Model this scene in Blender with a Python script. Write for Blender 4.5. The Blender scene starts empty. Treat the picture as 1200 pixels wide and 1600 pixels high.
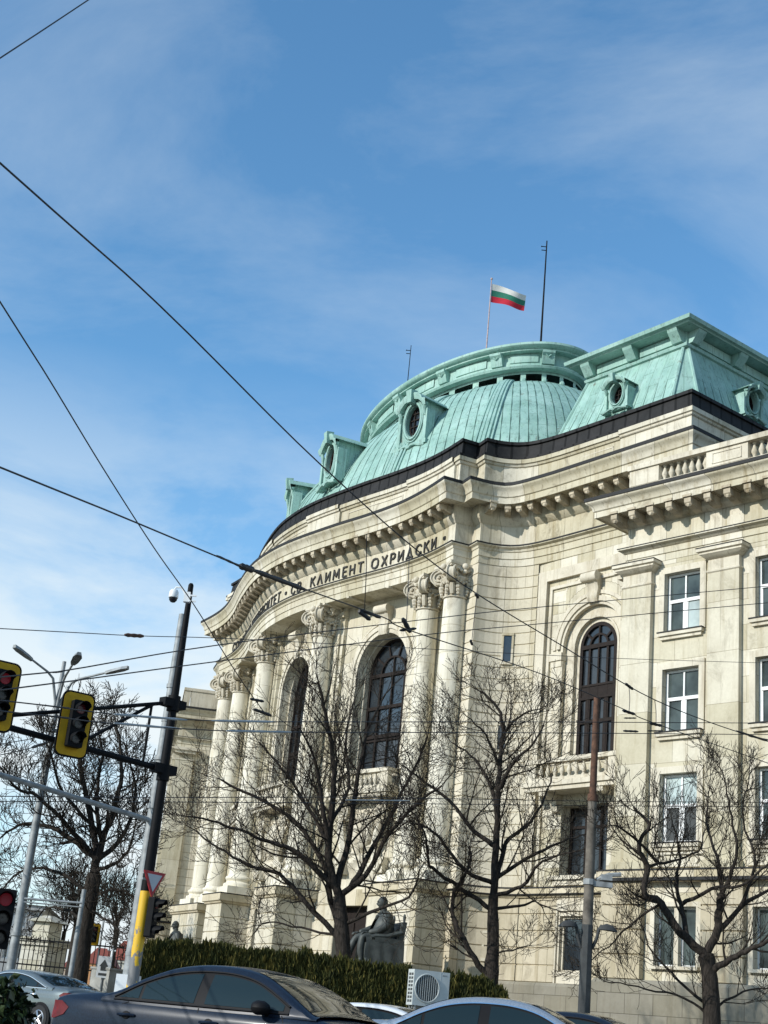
import bpy, bmesh, math, random
from mathutils import Vector, Matrix
PI = math.pi
R_ = math.radians
scene = bpy.context.scene
COL = scene.collection
random.seed(7)

# ------------------------------------------------------------------ site frame
# world axes: x to the right along the portico front, y into the building, z up, metres.
# The street is laid out in a second frame (X to the right, Y along the view) turned about z.
OX, OY = -2.821, 83.993
EXX, EXY = 0.42577929, -0.90482705
EYX, EYY = 0.90482705, 0.42577929
EYE = 1.15
FPX = 2219.0
PITCH, ROLL = R_(20.38), R_(5.66)

def s2w(X, Y, Z=0.0):
    qx, qy = X - OX, Y - OY
    return Vector((qx * EXX + qy * EXY, qx * EYX + qy * EYY, Z))

def sdir(X, Y, Z=0.0):
    return Vector((X * EXX + Y * EXY, X * EYX + Y * EYY, Z))

_cp, _sp, _cr, _sr = math.cos(PITCH), math.sin(PITCH), math.cos(ROLL), math.sin(ROLL)
CAM_R = Vector((_cr, -_sr * _sp, _sr * _cp))
CAM_U = Vector((-_sr, -_cr * _sp, _cr * _cp))
CAM_F = Vector((0, _cp, _sp))

def street(px, py, d):
    """street-frame point seen towards photo direction (px,py) at horizontal distance d"""
    v = CAM_R * ((px - 600) / FPX) - CAM_U * ((py - 800) / FPX) + CAM_F
    k = d / math.hypot(v.x, v.y)
    return Vector((v.x * k, v.y * k, EYE + v.z * k))

def at(px, py, d):
    p = street(px, py, d)
    return s2w(p.x, p.y, p.z)

def ground_z(X, Y):
    t = max(0.0, min(Y, 75.0)); x = max(-14.0, min(14.0, X)); k = min(1.0, t / 10.0)
    return 0.0185 * t + k * (-0.02 * x * max(0.0, 1 - max(0.0, t - 24) / 20) - 0.25 * max(0.0, min(1.8, -3.0 - X)) * max(0.0, 1 - max(0.0, t - 24) / 20))

def gz_w(p):
    q = Vector((p[0], p[1]))
    X = q.x * EXX + q.y * EYX + OX
    Y = q.x * EXY + q.y * EYY + OY
    return ground_z(X, Y)

# ------------------------------------------------------------------ mesh helper
class MB:
    def __init__(s, T=None):
        s.v = []; s.l = []; s.f = []; s.uv = []; s.mi = []; s.T = T; s.mat = 0; s.swap = False
    def add(s, pts, faces, uvs=None):
        b = len(s.v)
        for p in pts:
            p = Vector(p); s.l.append(p)
            s.v.append(Vector(s.T(p)) if s.T else p)
        for k, f in enumerate(faces):
            s.f.append([b + i for i in f]); s.mi.append(s.mat)
            s.uv.append(uvs[k] if uvs else None)
    def box(s, x0, x1, y0, y1, z0, z1, nx=1):
        if nx > 1:
            for i in range(nx):
                a = x0 + (x1 - x0) * i / nx; b = x0 + (x1 - x0) * (i + 1) / nx
                P = [(a, y0, z0), (b, y0, z0), (b, y1, z0), (a, y1, z0), (a, y0, z1), (b, y0, z1), (b, y1, z1), (a, y1, z1)]
                F = [(0, 1, 5, 4), (2, 3, 7, 6), (4, 5, 6, 7), (0, 3, 2, 1)]
                if i == 0: F.append((3, 0, 4, 7))
                if i == nx - 1: F.append((1, 2, 6, 5))
                s.add(P, F)
            return
        s.add([(x0, y0, z0), (x1, y0, z0), (x1, y1, z0), (x0, y1, z0), (x0, y0, z1), (x1, y0, z1), (x1, y1, z1), (x0, y1, z1)],
              [(0, 1, 5, 4), (1, 2, 6, 5), (2, 3, 7, 6), (3, 0, 4, 7), (4, 5, 6, 7), (0, 3, 2, 1)])
    def hexa(s, P):
        s.add(P, [(0, 1, 5, 4), (1, 2, 6, 5), (2, 3, 7, 6), (3, 0, 4, 7), (4, 5, 6, 7), (0, 3, 2, 1)])
    def grid(s, rows, us=None, vs=None, close=False):
        n = len(rows[0]); pts = [p for r in rows for p in r]; F = []; U = []
        for j in range(len(rows) - 1):
            for i in range(n - (0 if close else 1)):
                i2 = (i + 1) % n
                F.append((j * n + i, j * n + i2, (j + 1) * n + i2, (j + 1) * n + i))
                if us is not None:
                    ub = us[i + 1] if i + 1 < len(us) else us[-1]
                    U.append([(us[i], vs[j]), (ub, vs[j]), (ub, vs[j + 1]), (us[i], vs[j + 1])])
        s.add(pts, F, U if us is not None else None)
    def tube(s, pts, rad, n=8, cap=True):
        pts = [Vector(p) for p in pts]
        if not hasattr(rad, '__len__'): rad = [rad] * len(pts)
        rings = []; prev = None
        for i, p in enumerate(pts):
            a = pts[max(i - 1, 0)]; b = pts[min(i + 1, len(pts) - 1)]
            t = (b - a)
            if t.length < 1e-9: t = Vector((0, 0, 1))
            t.normalize()
            if prev is None:
                u = t.orthogonal().normalized()
            else:
                u = prev - t * prev.dot(t)
                if u.length < 1e-6: u = t.orthogonal()
                u.normalize()
            prev = u; w = t.cross(u)
            rings.append([p + (u * math.cos(2 * PI * k / n) + w * math.sin(2 * PI * k / n)) * rad[i] for k in range(n)])
        s.grid(rings, close=True)
        if cap:
            b = len(s.v)
            s.add(rings[0], [tuple(range(n))]); s.add(rings[-1], [tuple(range(n))])
    def lathe(s, prof, c=(0, 0, 0), n=24, us=None):
        rings = [[(c[0] + r * math.cos(2 * PI * k / n), c[1] + r * math.sin(2 * PI * k / n), c[2] + z) for k in range(n)] for r, z in prof]
        rmax = max(r for r, z in prof)
        s.grid(rings, [2 * PI * rmax * k / n for k in range(n + 1)], [z for r, z in prof], close=True)
    def prism(s, poly, y0, y1):
        """poly of (x,z) extruded in y"""
        n = len(poly)
        P = [(x, y0, z) for x, z in poly] + [(x, y1, z) for x, z in poly]
        F = [tuple(range(n)), tuple(range(2 * n - 1, n - 1, -1))] + [(i, (i + 1) % n, n + (i + 1) % n, n + i) for i in range(n)]
        s.add(P, F)
    def ball(s, c, r, n=8, m=6, sc=(1, 1, 1)):
        rings = []
        for j in range(m + 1):
            a = PI * j / m
            rr = max(math.sin(a), 1e-3)
            rings.append([(c[0] + sc[0] * r * rr * math.cos(2 * PI * k / n), c[1] + sc[1] * r * rr * math.sin(2 * PI * k / n), c[2] + sc[2] * r * math.cos(a)) for k in range(n)])
        s.grid(rings, close=True)
    def mesh(s, name, smooth=None, recalc=True):
        me = bpy.data.meshes.new(name)
        me.from_pydata([tuple(p) for p in s.v], [], s.f)
        uvl = me.uv_layers.new(name='UVMap')
        data = uvl.data
        for poly in me.polygons:
            fi = poly.index; uv = s.uv[fi]
            if uv is None:
                P = [s.l[i] for i in s.f[fi]]
                nx = ny = nz = 0.0
                for a in range(len(P)):
                    p, q = P[a], P[(a + 1) % len(P)]
                    nx += (p.y - q.y) * (p.z + q.z); ny += (p.z - q.z) * (p.x + q.x); nz += (p.x - q.x) * (p.y + q.y)
                nx, ny, nz = abs(nx), abs(ny), abs(nz)
                if nz > nx and nz > ny: uv = [(p.x, p.y) for p in P]
                elif nx > ny: uv = [(p.y, p.z) for p in P]
                else: uv = [(p.x, p.z) for p in P]
            for li, c in zip(poly.loop_indices, uv): data[li].uv = (c[1], c[0]) if s.swap else c
            poly.material_index = s.mi[fi]
        if recalc:
            bm = bmesh.new(); bm.from_mesh(me)
            bmesh.ops.recalc_face_normals(bm, faces=bm.faces)
            bm.to_mesh(me); bm.free()
        if smooth:
            me.shade_smooth()
            me.set_sharp_from_angle(angle=R_(smooth))
        me.update()
        return me

WM = {}
def obj(name, mb, mats, parent=None, smooth=None, recalc=True):
    me = mb.mesh(name, smooth, recalc) if isinstance(mb, MB) else mb
    if not isinstance(mats, (list, tuple)): mats = [mats]
    if not me.materials:
        for m in mats: me.materials.append(m)
    o = bpy.data.objects.new(name, me); COL.objects.link(o)
    if parent is not None:
        o.parent = parent
        pm = WM.get(parent.name, Matrix.Identity(4))
        o.matrix_parent_inverse = pm.inverted()
    return o

def tag(o, label, cat, group=None, kind=None):
    if label: o['label'] = label
    if cat: o['category'] = cat
    if group: o['group'] = group
    if kind: o['kind'] = kind
    return o

def thing(name, label, cat, loc=(0, 0, 0), group=None):
    o = bpy.data.objects.new(name, None); COL.objects.link(o)
    o.location = loc; o.empty_display_size = 0.3
    WM[o.name] = Matrix.Translation(Vector(loc))
    return tag(o, label, cat, group)

def structure(name, mb, m, smooth=None):
    o = obj(name, mb, m, None, smooth); o['kind'] = 'structure'; return o

class Frame:
    """local x along a wall, y into the building, z up; mirror flips world x"""
    def __init__(s, ox, oy, ang, mir=False):
        s.o = Vector((ox, oy)); c, sn = math.cos(ang), math.sin(ang)
        s.u = Vector((c, sn)); s.n = Vector((-sn, c)); s.m = -1 if mir else 1
    def __call__(s, p):
        q = s.o + s.u * p[0] + s.n * p[1]
        return Vector((q.x * s.m, q.y, p[2]))
MIR = lambda p: Vector((-p[0], p[1], p[2]))

# ------------------------------------------------------------------ materials
def mat(name):
    m = bpy.data.materials.new(name); m.use_nodes = True
    nt = m.node_tree; b = nt.nodes['Principled BSDF']
    return m, nt, b
def N(nt, t, **kw):
    n = nt.nodes.new(t)
    for k, v in kw.items():
        if k in n.inputs.keys(): n.inputs[k].default_value = v
        else: setattr(n, k, v)
    return n
def L(nt, a, b): nt.links.new(a, b)
def ramp(nt, fac, stops):
    r = nt.nodes.new('ShaderNodeValToRGB')
    e = r.color_ramp.elements
    while len(e) < len(stops): e.new(0.5)
    for el, (p, c) in zip(e, stops):
        el.position = p; el.color = (*c, 1) if len(c) == 3 else c
    L(nt, fac, r.inputs[0]); return r.outputs[0]
def mixc(nt, fac, a, b, mode='MIX'):
    n = nt.nodes.new('ShaderNodeMix'); n.data_type = 'RGBA'; n.blend_type = mode
    for k, v in ((0, fac), (6, a), (7, b)):
        if hasattr(v, 'links'): L(nt, v, n.inputs[k])
        elif isinstance(v, (int, float)): n.inputs[k].default_value = v
        else: n.inputs[k].default_value = (*v, 1)
    return n.outputs[2]
def noise(nt, scale, detail=4, rough=0.6, vec=None, dist=0.0):
    n = N(nt, 'ShaderNodeTexNoise', Scale=scale, Detail=detail, Roughness=rough, Distortion=dist)
    if vec is not None: L(nt, vec, n.inputs['Vector'])
    return n.outputs['Fac']
def mapping(nt, vec, sc):
    n = N(nt, 'ShaderNodeMapping'); n.inputs['Scale'].default_value = sc; L(nt, vec, n.inputs['Vector']); return n.outputs[0]
def bump(nt, b, h, strength=0.3, dist=0.02):
    n = N(nt, 'ShaderNodeBump', Strength=strength, Distance=dist); L(nt, h, n.inputs['Height']); L(nt, n.outputs[0], b.inputs['Normal'])

def stone_mat(name, c1, c2, bw=None, bh=0.6, joint=(0.12, 0.10, 0.07), dirt=0.5, mort=0.012, tint=0.32):
    m, nt, b = mat(name)
    tc = N(nt, 'ShaderNodeTexCoord'); ob = tc.outputs['Object']
    n1 = noise(nt, 0.55, 5, 0.6, ob)
    base = ramp(nt, n1, [(0.3, c1), (0.7, c2)])
    # rain streaks: noise squeezed sideways
    st = noise(nt, 1.0, 5, 0.7, mapping(nt, ob, (2.2, 2.2, 0.16)))
    sf = ramp(nt, st, [(0.52, (0, 0, 0)), (0.72, (1, 1, 1))])
    mul = N(nt, 'ShaderNodeMath', operation='MULTIPLY'); L(nt, sf, mul.inputs[0]); mul.inputs[1].default_value = dirt
    base = mixc(nt, mul.outputs[0], base, (c1[0] * 0.62, c1[1] * 0.55, c1[2] * 0.40))
    # soot patches and thin black run marks
    so = noise(nt, 0.9, 8, 0.75, mapping(nt, ob, (1.0, 1.0, 0.55)), 0.8)
    sm = N(nt, 'ShaderNodeMath', operation='MULTIPLY'); L(nt, ramp(nt, so, [(0.54, (0, 0, 0)), (0.74, (1, 1, 1))]), sm.inputs[0]); sm.inputs[1].default_value = min(0.95, dirt * 1.25)
    base = mixc(nt, sm.outputs[0], base, (0.21, 0.175, 0.12))
    rn = noise(nt, 1.0, 3, 0.5, mapping(nt, ob, (7.0, 7.0, 0.12)))
    rm = N(nt, 'ShaderNodeMath', operation='MULTIPLY'); L(nt, ramp(nt, rn, [(0.62, (0, 0, 0)), (0.72, (1, 1, 1))]), rm.inputs[0]); rm.inputs[1].default_value = dirt * 0.8
    base = mixc(nt, rm.outputs[0], base, (0.24, 0.20, 0.14))
    fine = noise(nt, 9.0, 5, 0.7, ob)
    base = mixc(nt, 0.22, base, ramp(nt, fine, [(0.3, (0.5, 0.47, 0.40)), (0.7, (1, 1, 1))]), 'MULTIPLY')
    if bw:
        br = N(nt, 'ShaderNodeTexBrick'); L(nt, tc.outputs['UV'], br.inputs['Vector'])
        br.inputs['Scale'].default_value = 1.0
        br.inputs['Brick Width'].default_value = bw; br.inputs['Row Height'].default_value = bh
        br.inputs['Mortar Size'].default_value = mort; br.inputs['Mortar Smooth'].default_value = 0.3
        br.inputs['Color1'].default_value = (1, 1, 1, 1); br.inputs['Color2'].default_value = (1 - tint, 1 - tint * 1.1, 1 - tint * 1.5, 1)
        br.inputs['Mortar'].default_value = (*joint, 1)
        br.offset = 0.5
        base = mixc(nt, 0.85, base, br.outputs['Color'], 'MULTIPLY')
        bump(nt, b, br.outputs['Fac'], -0.5, 0.02)
    else:
        bump(nt, b, fine, 0.25, 0.02)
    L(nt, base, b.inputs['Base Color']); b.inputs['Roughness'].default_value = 0.85
    return m
def simple(name, c, rough=0.6, metal=0.0, var=0.15, scale=6.0, coat=0.0, bmp=0.0):
    m, nt, b = mat(name)
    tc = N(nt, 'ShaderNodeTexCoord'); n1 = noise(nt, scale, 4, 0.6, tc.outputs['Object'])
    L(nt, ramp(nt, n1, [(0.3, tuple(x * (1 - var) for x in c)), (0.7, tuple(min(1, x * (1 + var)) for x in c))]), b.inputs['Base Color'])
    b.inputs['Roughness'].default_value = rough; b.inputs['Metallic'].default_value = metal
    b.inputs['Coat Weight'].default_value = coat
    if bmp: bump(nt, b, n1, bmp, 0.02)
    return m
STONE1, STONE2 = (0.555, 0.51, 0.405), (0.715, 0.675, 0.565)
M = {}
M['ashlar'] = stone_mat('ashlar_stone', STONE1, STONE2, 1.7, 1.05, joint=(0.34, 0.30, 0.23), dirt=0.55)
M['pier'] = stone_mat('pilaster_stone', STONE1, STONE2, 60, 2.1, joint=(0.34, 0.30, 0.23), dirt=0.5)
M['ashlar_small'] = stone_mat('small_ashlar_stone', STONE1, STONE2, 1.15, 0.58, joint=(0.25, 0.21, 0.15), dirt=0.55)
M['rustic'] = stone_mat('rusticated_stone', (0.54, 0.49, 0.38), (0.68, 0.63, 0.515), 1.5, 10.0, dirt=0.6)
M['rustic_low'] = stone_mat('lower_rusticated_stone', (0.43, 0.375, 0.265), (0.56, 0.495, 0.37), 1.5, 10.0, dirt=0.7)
M['orn'] = stone_mat('carved_stone', (0.49, 0.44, 0.34), (0.67, 0.62, 0.505), None, dirt=0.7)
M['dark_orn'] = stone_mat('dark_carved_stone', (0.34, 0.285, 0.20), (0.62, 0.55, 0.42), None, dirt=0.9)  # darker tones and stronger noise marks than carved_stone, used on all modillions
M['entab'] = stone_mat('entablature_stone', STONE1, STONE2, 1.9, 30.0, dirt=0.8)
M['base'] = stone_mat('base_stone', (0.54, 0.47, 0.335), (0.63, 0.56, 0.425), 1.6, 20.0, dirt=0.5)
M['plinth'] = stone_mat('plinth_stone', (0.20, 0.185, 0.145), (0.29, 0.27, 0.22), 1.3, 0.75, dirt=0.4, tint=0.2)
M['column'] = stone_mat('column_stone', (0.66, 0.61, 0.485), (0.79, 0.75, 0.635), None, dirt=0.7)
def copper_mat(name, bw, bh):
    m, nt, b = mat(name)
    tc = N(nt, 'ShaderNodeTexCoord'); ob = tc.outputs['Object']
    n1 = noise(nt, 0.5, 5, 0.65, ob)
    base = ramp(nt, n1, [(0.28, (0.18, 0.325, 0.28)), (0.5, (0.265, 0.43, 0.38)), (0.75, (0.385, 0.555, 0.50))])
    st = noise(nt, 1.0, 5, 0.7, mapping(nt, ob, (3, 3, 0.3)))
    base = mixc(nt, ramp(nt, st, [(0.5, (0, 0, 0)), (0.75, (0.7, 0.7, 0.7))]), base, (0.30, 0.50, 0.40))
    st2 = noise(nt, 2.3, 6, 0.75, mapping(nt, ob, (2.5, 2.5, 0.5)))
    base = mixc(nt, ramp(nt, st2, [(0.54, (0, 0, 0)), (0.72, (0.8, 0.8, 0.8))]), base, (0.075, 0.115, 0.085))
    st3 = noise(nt, 1.0, 4, 0.6, mapping(nt, ob, (6, 6, 0.25)))
    base = mixc(nt, ramp(nt, st3, [(0.58, (0, 0, 0)), (0.70, (0.55, 0.55, 0.55))]), base, (0.10, 0.165, 0.135))
    st4 = noise(nt, 1.4, 5, 0.7, ob)
    base = mixc(nt, ramp(nt, st4, [(0.62, (0, 0, 0)), (0.70, (0.75, 0.75, 0.75))]), base, (0.12, 0.10, 0.065))
    if bw:
        br = N(nt, 'ShaderNodeTexBrick'); L(nt, tc.outputs['UV'], br.inputs['Vector'])
        br.inputs['Scale'].default_value = 1.0
        br.inputs['Brick Width'].default_value = bw; br.inputs['Row Height'].default_value = bh
        br.inputs['Mortar Size'].default_value = 0.018; br.inputs['Mortar Smooth'].default_value = 0.2
        br.inputs['Color1'].default_value = (1, 1, 1, 1); br.inputs['Color2'].default_value = (0.88, 0.9, 0.88, 1)
        br.inputs['Mortar'].default_value = (0.5, 0.53, 0.5, 1); br.offset = 0.5
        base = mixc(nt, 0.9, base, br.outputs['Color'], 'MULTIPLY')
    L(nt, base, b.inputs['Base Color']); b.inputs['Roughness'].default_value = 0.7
    bump(nt, b, n1, 0.2, 0.03)
    return m
M['copper'] = copper_mat('copper_patina_sheets', 1.9, 0.62)
M['seam'] = simple('dark_copper_seam', (0.085, 0.165, 0.135), 0.7, var=0.3)
M['copper_plain'] = copper_mat('copper_patina', None, None)
def gutter_mat():
    m, nt, b = mat('black_roof_sheet')
    tc = N(nt, 'ShaderNodeTexCoord')
    br = N(nt, 'ShaderNodeTexBrick'); L(nt, tc.outputs['UV'], br.inputs['Vector'])
    br.inputs['Scale'].default_value = 1.0; br.inputs['Brick Width'].default_value = 0.8; br.inputs['Row Height'].default_value = 20
    br.inputs['Mortar Size'].default_value = 0.07; br.offset = 0
    br.inputs['Color1'].default_value = (0.024, 0.023, 0.023, 1); br.inputs['Color2'].default_value = (0.016, 0.016, 0.016, 1); br.inputs['Mortar'].default_value = (0.004, 0.004, 0.004, 1)
    n1 = noise(nt, 3, 4, 0.6, tc.outputs['Object'])
    L(nt, mixc(nt, 0.5, br.outputs['Color'], ramp(nt, n1, [(0.3, (0.5, 0.5, 0.5)), (0.7, (1.5, 1.5, 1.5))]), 'MULTIPLY'), b.inputs['Base Color'])
    b.inputs['Roughness'].default_value = 0.7; b.inputs['Specular IOR Level'].default_value = 0.2
    bump(nt, b, br.outputs['Fac'], 0.6, 0.03)
    return m
M['gutter'] = gutter_mat()
M['flashing'] = simple('dark_lead_flashing', (0.010, 0.010, 0.010), 0.75, bmp=0.2)
M['letter'] = simple('dark_bronze_letters', (0.022, 0.018, 0.012), 0.5)
M['darkwood'] = simple('dark_brown_window_wood', (0.014, 0.009, 0.007), 0.65, var=0.4, scale=8)
M['darkwood'].node_tree.nodes['Principled BSDF'].inputs['Specular IOR Level'].default_value = 0.2
M['whitewood'] = simple('white_window_frames', (0.72, 0.72, 0.70), 0.5, var=0.06)
def glass_mat(name, c, rough=0.06, var=0.5):
    m, nt, b = mat(name)
    tc = N(nt, 'ShaderNodeTexCoord'); n1 = noise(nt, 0.8, 3, 0.6, tc.outputs['Object'])
    L(nt, ramp(nt, n1, [(0.35, tuple(x * (1 - var) for x in c)), (0.65, tuple(x * (1 + var) for x in c))]), b.inputs['Base Color'])
    b.inputs['Roughness'].default_value = rough; b.inputs['IOR'].default_value = 1.52
    b.inputs['Specular IOR Level'].default_value = 0.8
    bump(nt, b, noise(nt, 0.6, 2, 0.5, tc.outputs['Object']), 0.06, 0.1)
    return m
M['glass'] = glass_mat('dark_window_glass', (0.02, 0.025, 0.03))
M['glass_blue'] = glass_mat('office_window_glass', (0.05, 0.065, 0.062))
M['glass_blue'].node_tree.nodes['Principled BSDF'].inputs['Specular IOR Level'].default_value = .4
M['curtain'] = glass_mat('net_curtain_glass', (0.34, 0.39, 0.37), 0.1, 0.3)
M['blind'] = simple('dark_flyscreen', (0.05, 0.055, 0.055), 0.8)
M['bronze'] = simple('weathered_bronze', (0.050, 0.056, 0.050), 0.6, metal=0.2, var=0.45, scale=3, bmp=0.3)
M['black_metal'] = simple('black_painted_steel', (0.006, 0.0065, 0.0075), 0.6, var=0.35)
M['black_metal'].node_tree.nodes['Principled BSDF'].inputs['Specular IOR Level'].default_value = 0.12
M['grey_metal'] = simple('galvanised_steel', (0.25, 0.265, 0.265), 0.6, metal=0.2, var=0.35, scale=4)
M['rust'] = simple('rusty_steel', (0.085, 0.04, 0.022), 0.85, var=0.55, scale=7, bmp=0.4)
M['wire'] = simple('black_cable', (0.012, 0.012, 0.013), 0.6)
M['contact'] = simple('grey_brass_fitting', (0.30, 0.33, 0.34), 0.5)
M['white_paint'] = simple('white_painted_metal', (0.72, 0.74, 0.74), 0.4, var=0.05)
# ------------------------------------------------------------------ path tools
def lerp(a, b, t): return a + (b - a) * t
def offpath(path, d, closed=False):
    out = []; n = len(path)
    for i in range(n):
        p = Vector(path[i][:2])
        if closed: a, c = Vector(path[(i - 1) % n][:2]), Vector(path[(i + 1) % n][:2])
        else: a, c = Vector(path[max(i - 1, 0)][:2]), Vector(path[min(i + 1, n - 1)][:2])
        t1 = p - a; t2 = c - p
        if t1.length < 1e-9: t1 = t2
        if t2.length < 1e-9: t2 = t1
        t1 = t1.normalized(); t2 = t2.normalized()
        n1 = Vector((t1.y, -t1.x)); n2 = Vector((t2.y, -t2.x))
        m = n1 + n2
        if m.length < 1e-6: m = n1
        m.normalize(); k = d / max(0.35, m.dot(n1))
        out.append(p + m * k)
    return out
def arclen(path):
    s = [0.0]
    for a, b in zip(path[:-1], path[1:]): s.append(s[-1] + (Vector(b[:2]) - Vector(a[:2])).length)
    return s
def sweep(mb, path, prof, us=None, u0=0.0):
    us = us or [u0 + x for x in arclen(path)]
    rows = []
    for o, z in prof:
        q = offpath(path, o) if abs(o) > 1e-9 else [Vector(p[:2]) for p in path]
        rows.append([(p.x, p.y, z) for p in q])
    vs = [0.0]
    for a, b in zip(prof[:-1], prof[1:]): vs.append(vs[-1] + math.hypot(b[0] - a[0], b[1] - a[1]))
    mb.grid(rows, us, [prof[0][1] + v for v in vs])
def sweep2(mb, F, C, prof):
    us = arclen(F); rows = []
    for q, z in prof:
        rows.append([(lerp(a[0], b[0], q), lerp(a[1], b[1], q), z) for a, b in zip(F, C)])
    vs = [0.0]
    for a, b in zip(prof[:-1], prof[1:]): vs.append(vs[-1] + math.hypot((b[0] - a[0]) * 1.5, b[1] - a[1]))
    mb.grid(rows, us, [prof[0][1] + v for v in vs])
def rust(mb, path, z0, z1, n, g=0.035, dep=0.06, close=False):
    us = arclen(path); h = (z1 - z0) / n
    q0 = [Vector(p[:2]) for p in path]; q1 = offpath(path, -dep)
    for k in range(n):
        za = z0 + k * h; zb = za + h
        rows = []
        for q, z in ((q1, za), (q1, za + g), (q0, za + g * 1.6), (q0, zb - g * 0.6), (q1, zb)):
            rows.append([(p.x, p.y, z) for p in q])
        v = k * 0.6
        mb.grid(rows, us, [v, v + 0.02, v + 0.04, v + 0.58, v + 0.6])
def resample(path, step):
    s = arclen(path); out = []; tot = s[-1]; n = max(1, int(round(tot / step))); j = 0
    for i in range(n + 1):
        d = tot * i / n
        while j < len(s) - 2 and s[j + 1] < d: j += 1
        t = (d - s[j]) / max(1e-9, s[j + 1] - s[j])
        out.append(Vector(path[j][:2]).lerp(Vector(path[j + 1][:2]), t))
    return out
class PathT:
    """local (s,y,z): s = arc length measured from the middle of the path, y into the building"""
    def __init__(s, path):
        s.p = [Vector(p[:2]) for p in path]; s.a = arclen(path); s.mid = s.a[-1] / 2
    def frame(s, d):
        d += s.mid; a = s.a; j = 0
        d2 = min(max(d, 0.0), a[-1] - 1e-6)
        lo, hi = 0, len(a) - 1
        while hi - lo > 1:
            m = (lo + hi) // 2
            if a[m] <= d2: lo = m
            else: hi = m
        j = lo; t = (d2 - a[j]) / max(1e-9, a[j + 1] - a[j])
        p = s.p[j].lerp(s.p[j + 1], t)
        def tan(i): 
            b = s.p[min(i + 1, len(s.p) - 1)] - s.p[max(i - 1, 0)]; return b.normalized()
        tg = tan(j).lerp(tan(j + 1), t).normalized()
        if d != d2: p = p + tg * (d - d2)
        return p, tg
    def __call__(s, q):
        p, t = s.frame(q[0]); n = Vector((-t.y, t.x))
        r = p + n * q[1]
        return Vector((r.x, r.y, q[2]))
def table(tb, x):
    x = abs(x)
    if x >= tb[-1][0]: return tb[-1][1]
    for i in range(len(tb) - 1):
        if tb[i][0] <= x <= tb[i + 1][0]:
            x0, y0 = tb[i]; x1, y1 = tb[i + 1]
            xm, ym = tb[i - 1] if i > 0 else (-x1, y1) if tb[0][0] == 0 and i == 0 else tb[i]
            xp, yp = tb[i + 2] if i + 2 < len(tb) else (x1 + (x1 - x0), y1 + (y1 - y0))
            m0 = (y1 - ym) / (x1 - xm); m1 = (yp - y0) / (xp - x0); h = x1 - x0; t = (x - x0) / h
            return ((2 * t**3 - 3 * t * t + 1) * y0 + (t**3 - 2 * t * t + t) * h * m0 + (-2 * t**3 + 3 * t * t) * y1 + (t**3 - t * t) * h * m1)
CT = [(0, -4.5), (2, -4.42), (4, -4.15), (6, -3.75), (8, -3.3), (10, -2.78), (12, -2.36), (13.5, -2.15), (15, -2.06), (16.5, -2.07), (17.9, -2.13)]
Cy = lambda x: table(CT, x)
KX = 16.75 / 17.9
HALF = []      # right half, centre to end: (frieze point, cornice point)
for i in range(0, 41):
    xc = 17.9 * i / 40; xf = xc * KX
    HALF.append(((xf, Cy(xf) + 1.45), (xc, Cy(xc))))
NB = len(HALF)
PN = (-0.2147, 0.9767); PU = (0.9767, 0.2147)
TAIL = [((16.75, 0.40), (17.9, -1.05)), ((17.62, 0.36), (18.78, -1.10)), ((17.66, 0.9), (18.8, -0.42)), ((17.76, 1.25), (18.83, -0.05)), ((17.90, 1.6), (18.90, 0.27)),
        ((18.16, 2.0), (19.1, 0.74)), ((18.5, 2.32), (19.40, 1.0)), ((19.0, 2.6), (19.8, 1.17)), ((19.6, 2.83), (20.4, 1.36)), ((20.6, 3.12), (21.93, 1.76)), ((24.6, 4.05), (26.2, 2.68)), ((28.67, 4.95), (30.5, 3.61)),
        ((28.67 + PN[0] * 12, 4.95 + PN[1] * 12), (30.5 + PN[0] * 12, 3.61 + PN[1] * 12))]
ALLH = HALF + TAIL
FULL = [((-a[0], a[1]), (-c[0], c[1])) for a, c in ALLH[:0:-1]] + ALLH
FF = [a for a, c in FULL]; CC = [c for a, c in FULL]
BOWF = [(-a[0], a[1]) for a, c in HALF[:0:-1]] + [a for a, c in HALF]
BOWC = [(-c[0], c[1]) for a, c in HALF[:0:-1]] + [c for a, c in HALF]
WALLP = [(x, y + 1.5) for x, y in BOWF]

# ------------------------------------------------------------------ the university building
B = thing('university_building', 'cream stone university palace with curved columned portico, inscription and green copper domes', 'building', (0, 0, 1.0))
def bpart(name, mb, mats, parent=None, smooth=None): return obj(name, mb, mats, parent or B, smooth)

# entablature: architrave and frieze
mb = MB()
sweep2(mb, FF, CC, [(-1.15, 24.3), (0, 24.3), (0, 24.66), (0.035, 24.68), (0.035, 25.02), (0.07, 25.05), (0.09, 25.16), (0.19, 25.24), (0.19, 25.33)])
sweep2(mb, FF, CC, [(0.19, 25.33), (0.0, 25.38), (0.0, 26.42), (0.06, 26.48), (0.10, 26.60), (0.17, 26.70), (0.19, 26.84), (0.19, 27.34)])
ent = bpart('entablature', mb, M['entab'], smooth=40)
mb = MB(); sweep2(mb, FF, CC, [(0.192, 25.285), (0.208, 25.29), (0.208, 25.36), (0.0, 25.42)])
bpart('ledge_flashing', mb, M['flashing'], ent)
# main cornice
mb = MB()
sweep2(mb, FF, CC, [(0.19, 27.32), (0.76, 27.32), (0.76, 27.24), (0.79, 27.24), (0.79, 27.56), (0.83, 27.60), (0.84, 27.66), (0.865, 27.80), (0.91, 27.92), (0.965, 28.0), (0.99, 28.06), (0.99, 28.16)])
cor = bpart('cornice', mb, M['entab'], smooth=40)
mb = MB(); sweep2(mb, FF, CC, [(0.975, 28.12), (1.008, 28.12), (1.008, 28.29), (0.9, 28.33), (-0.05, 28.47)])
bpart('cornice_flashing', mb, M['flashing'], cor)
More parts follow.
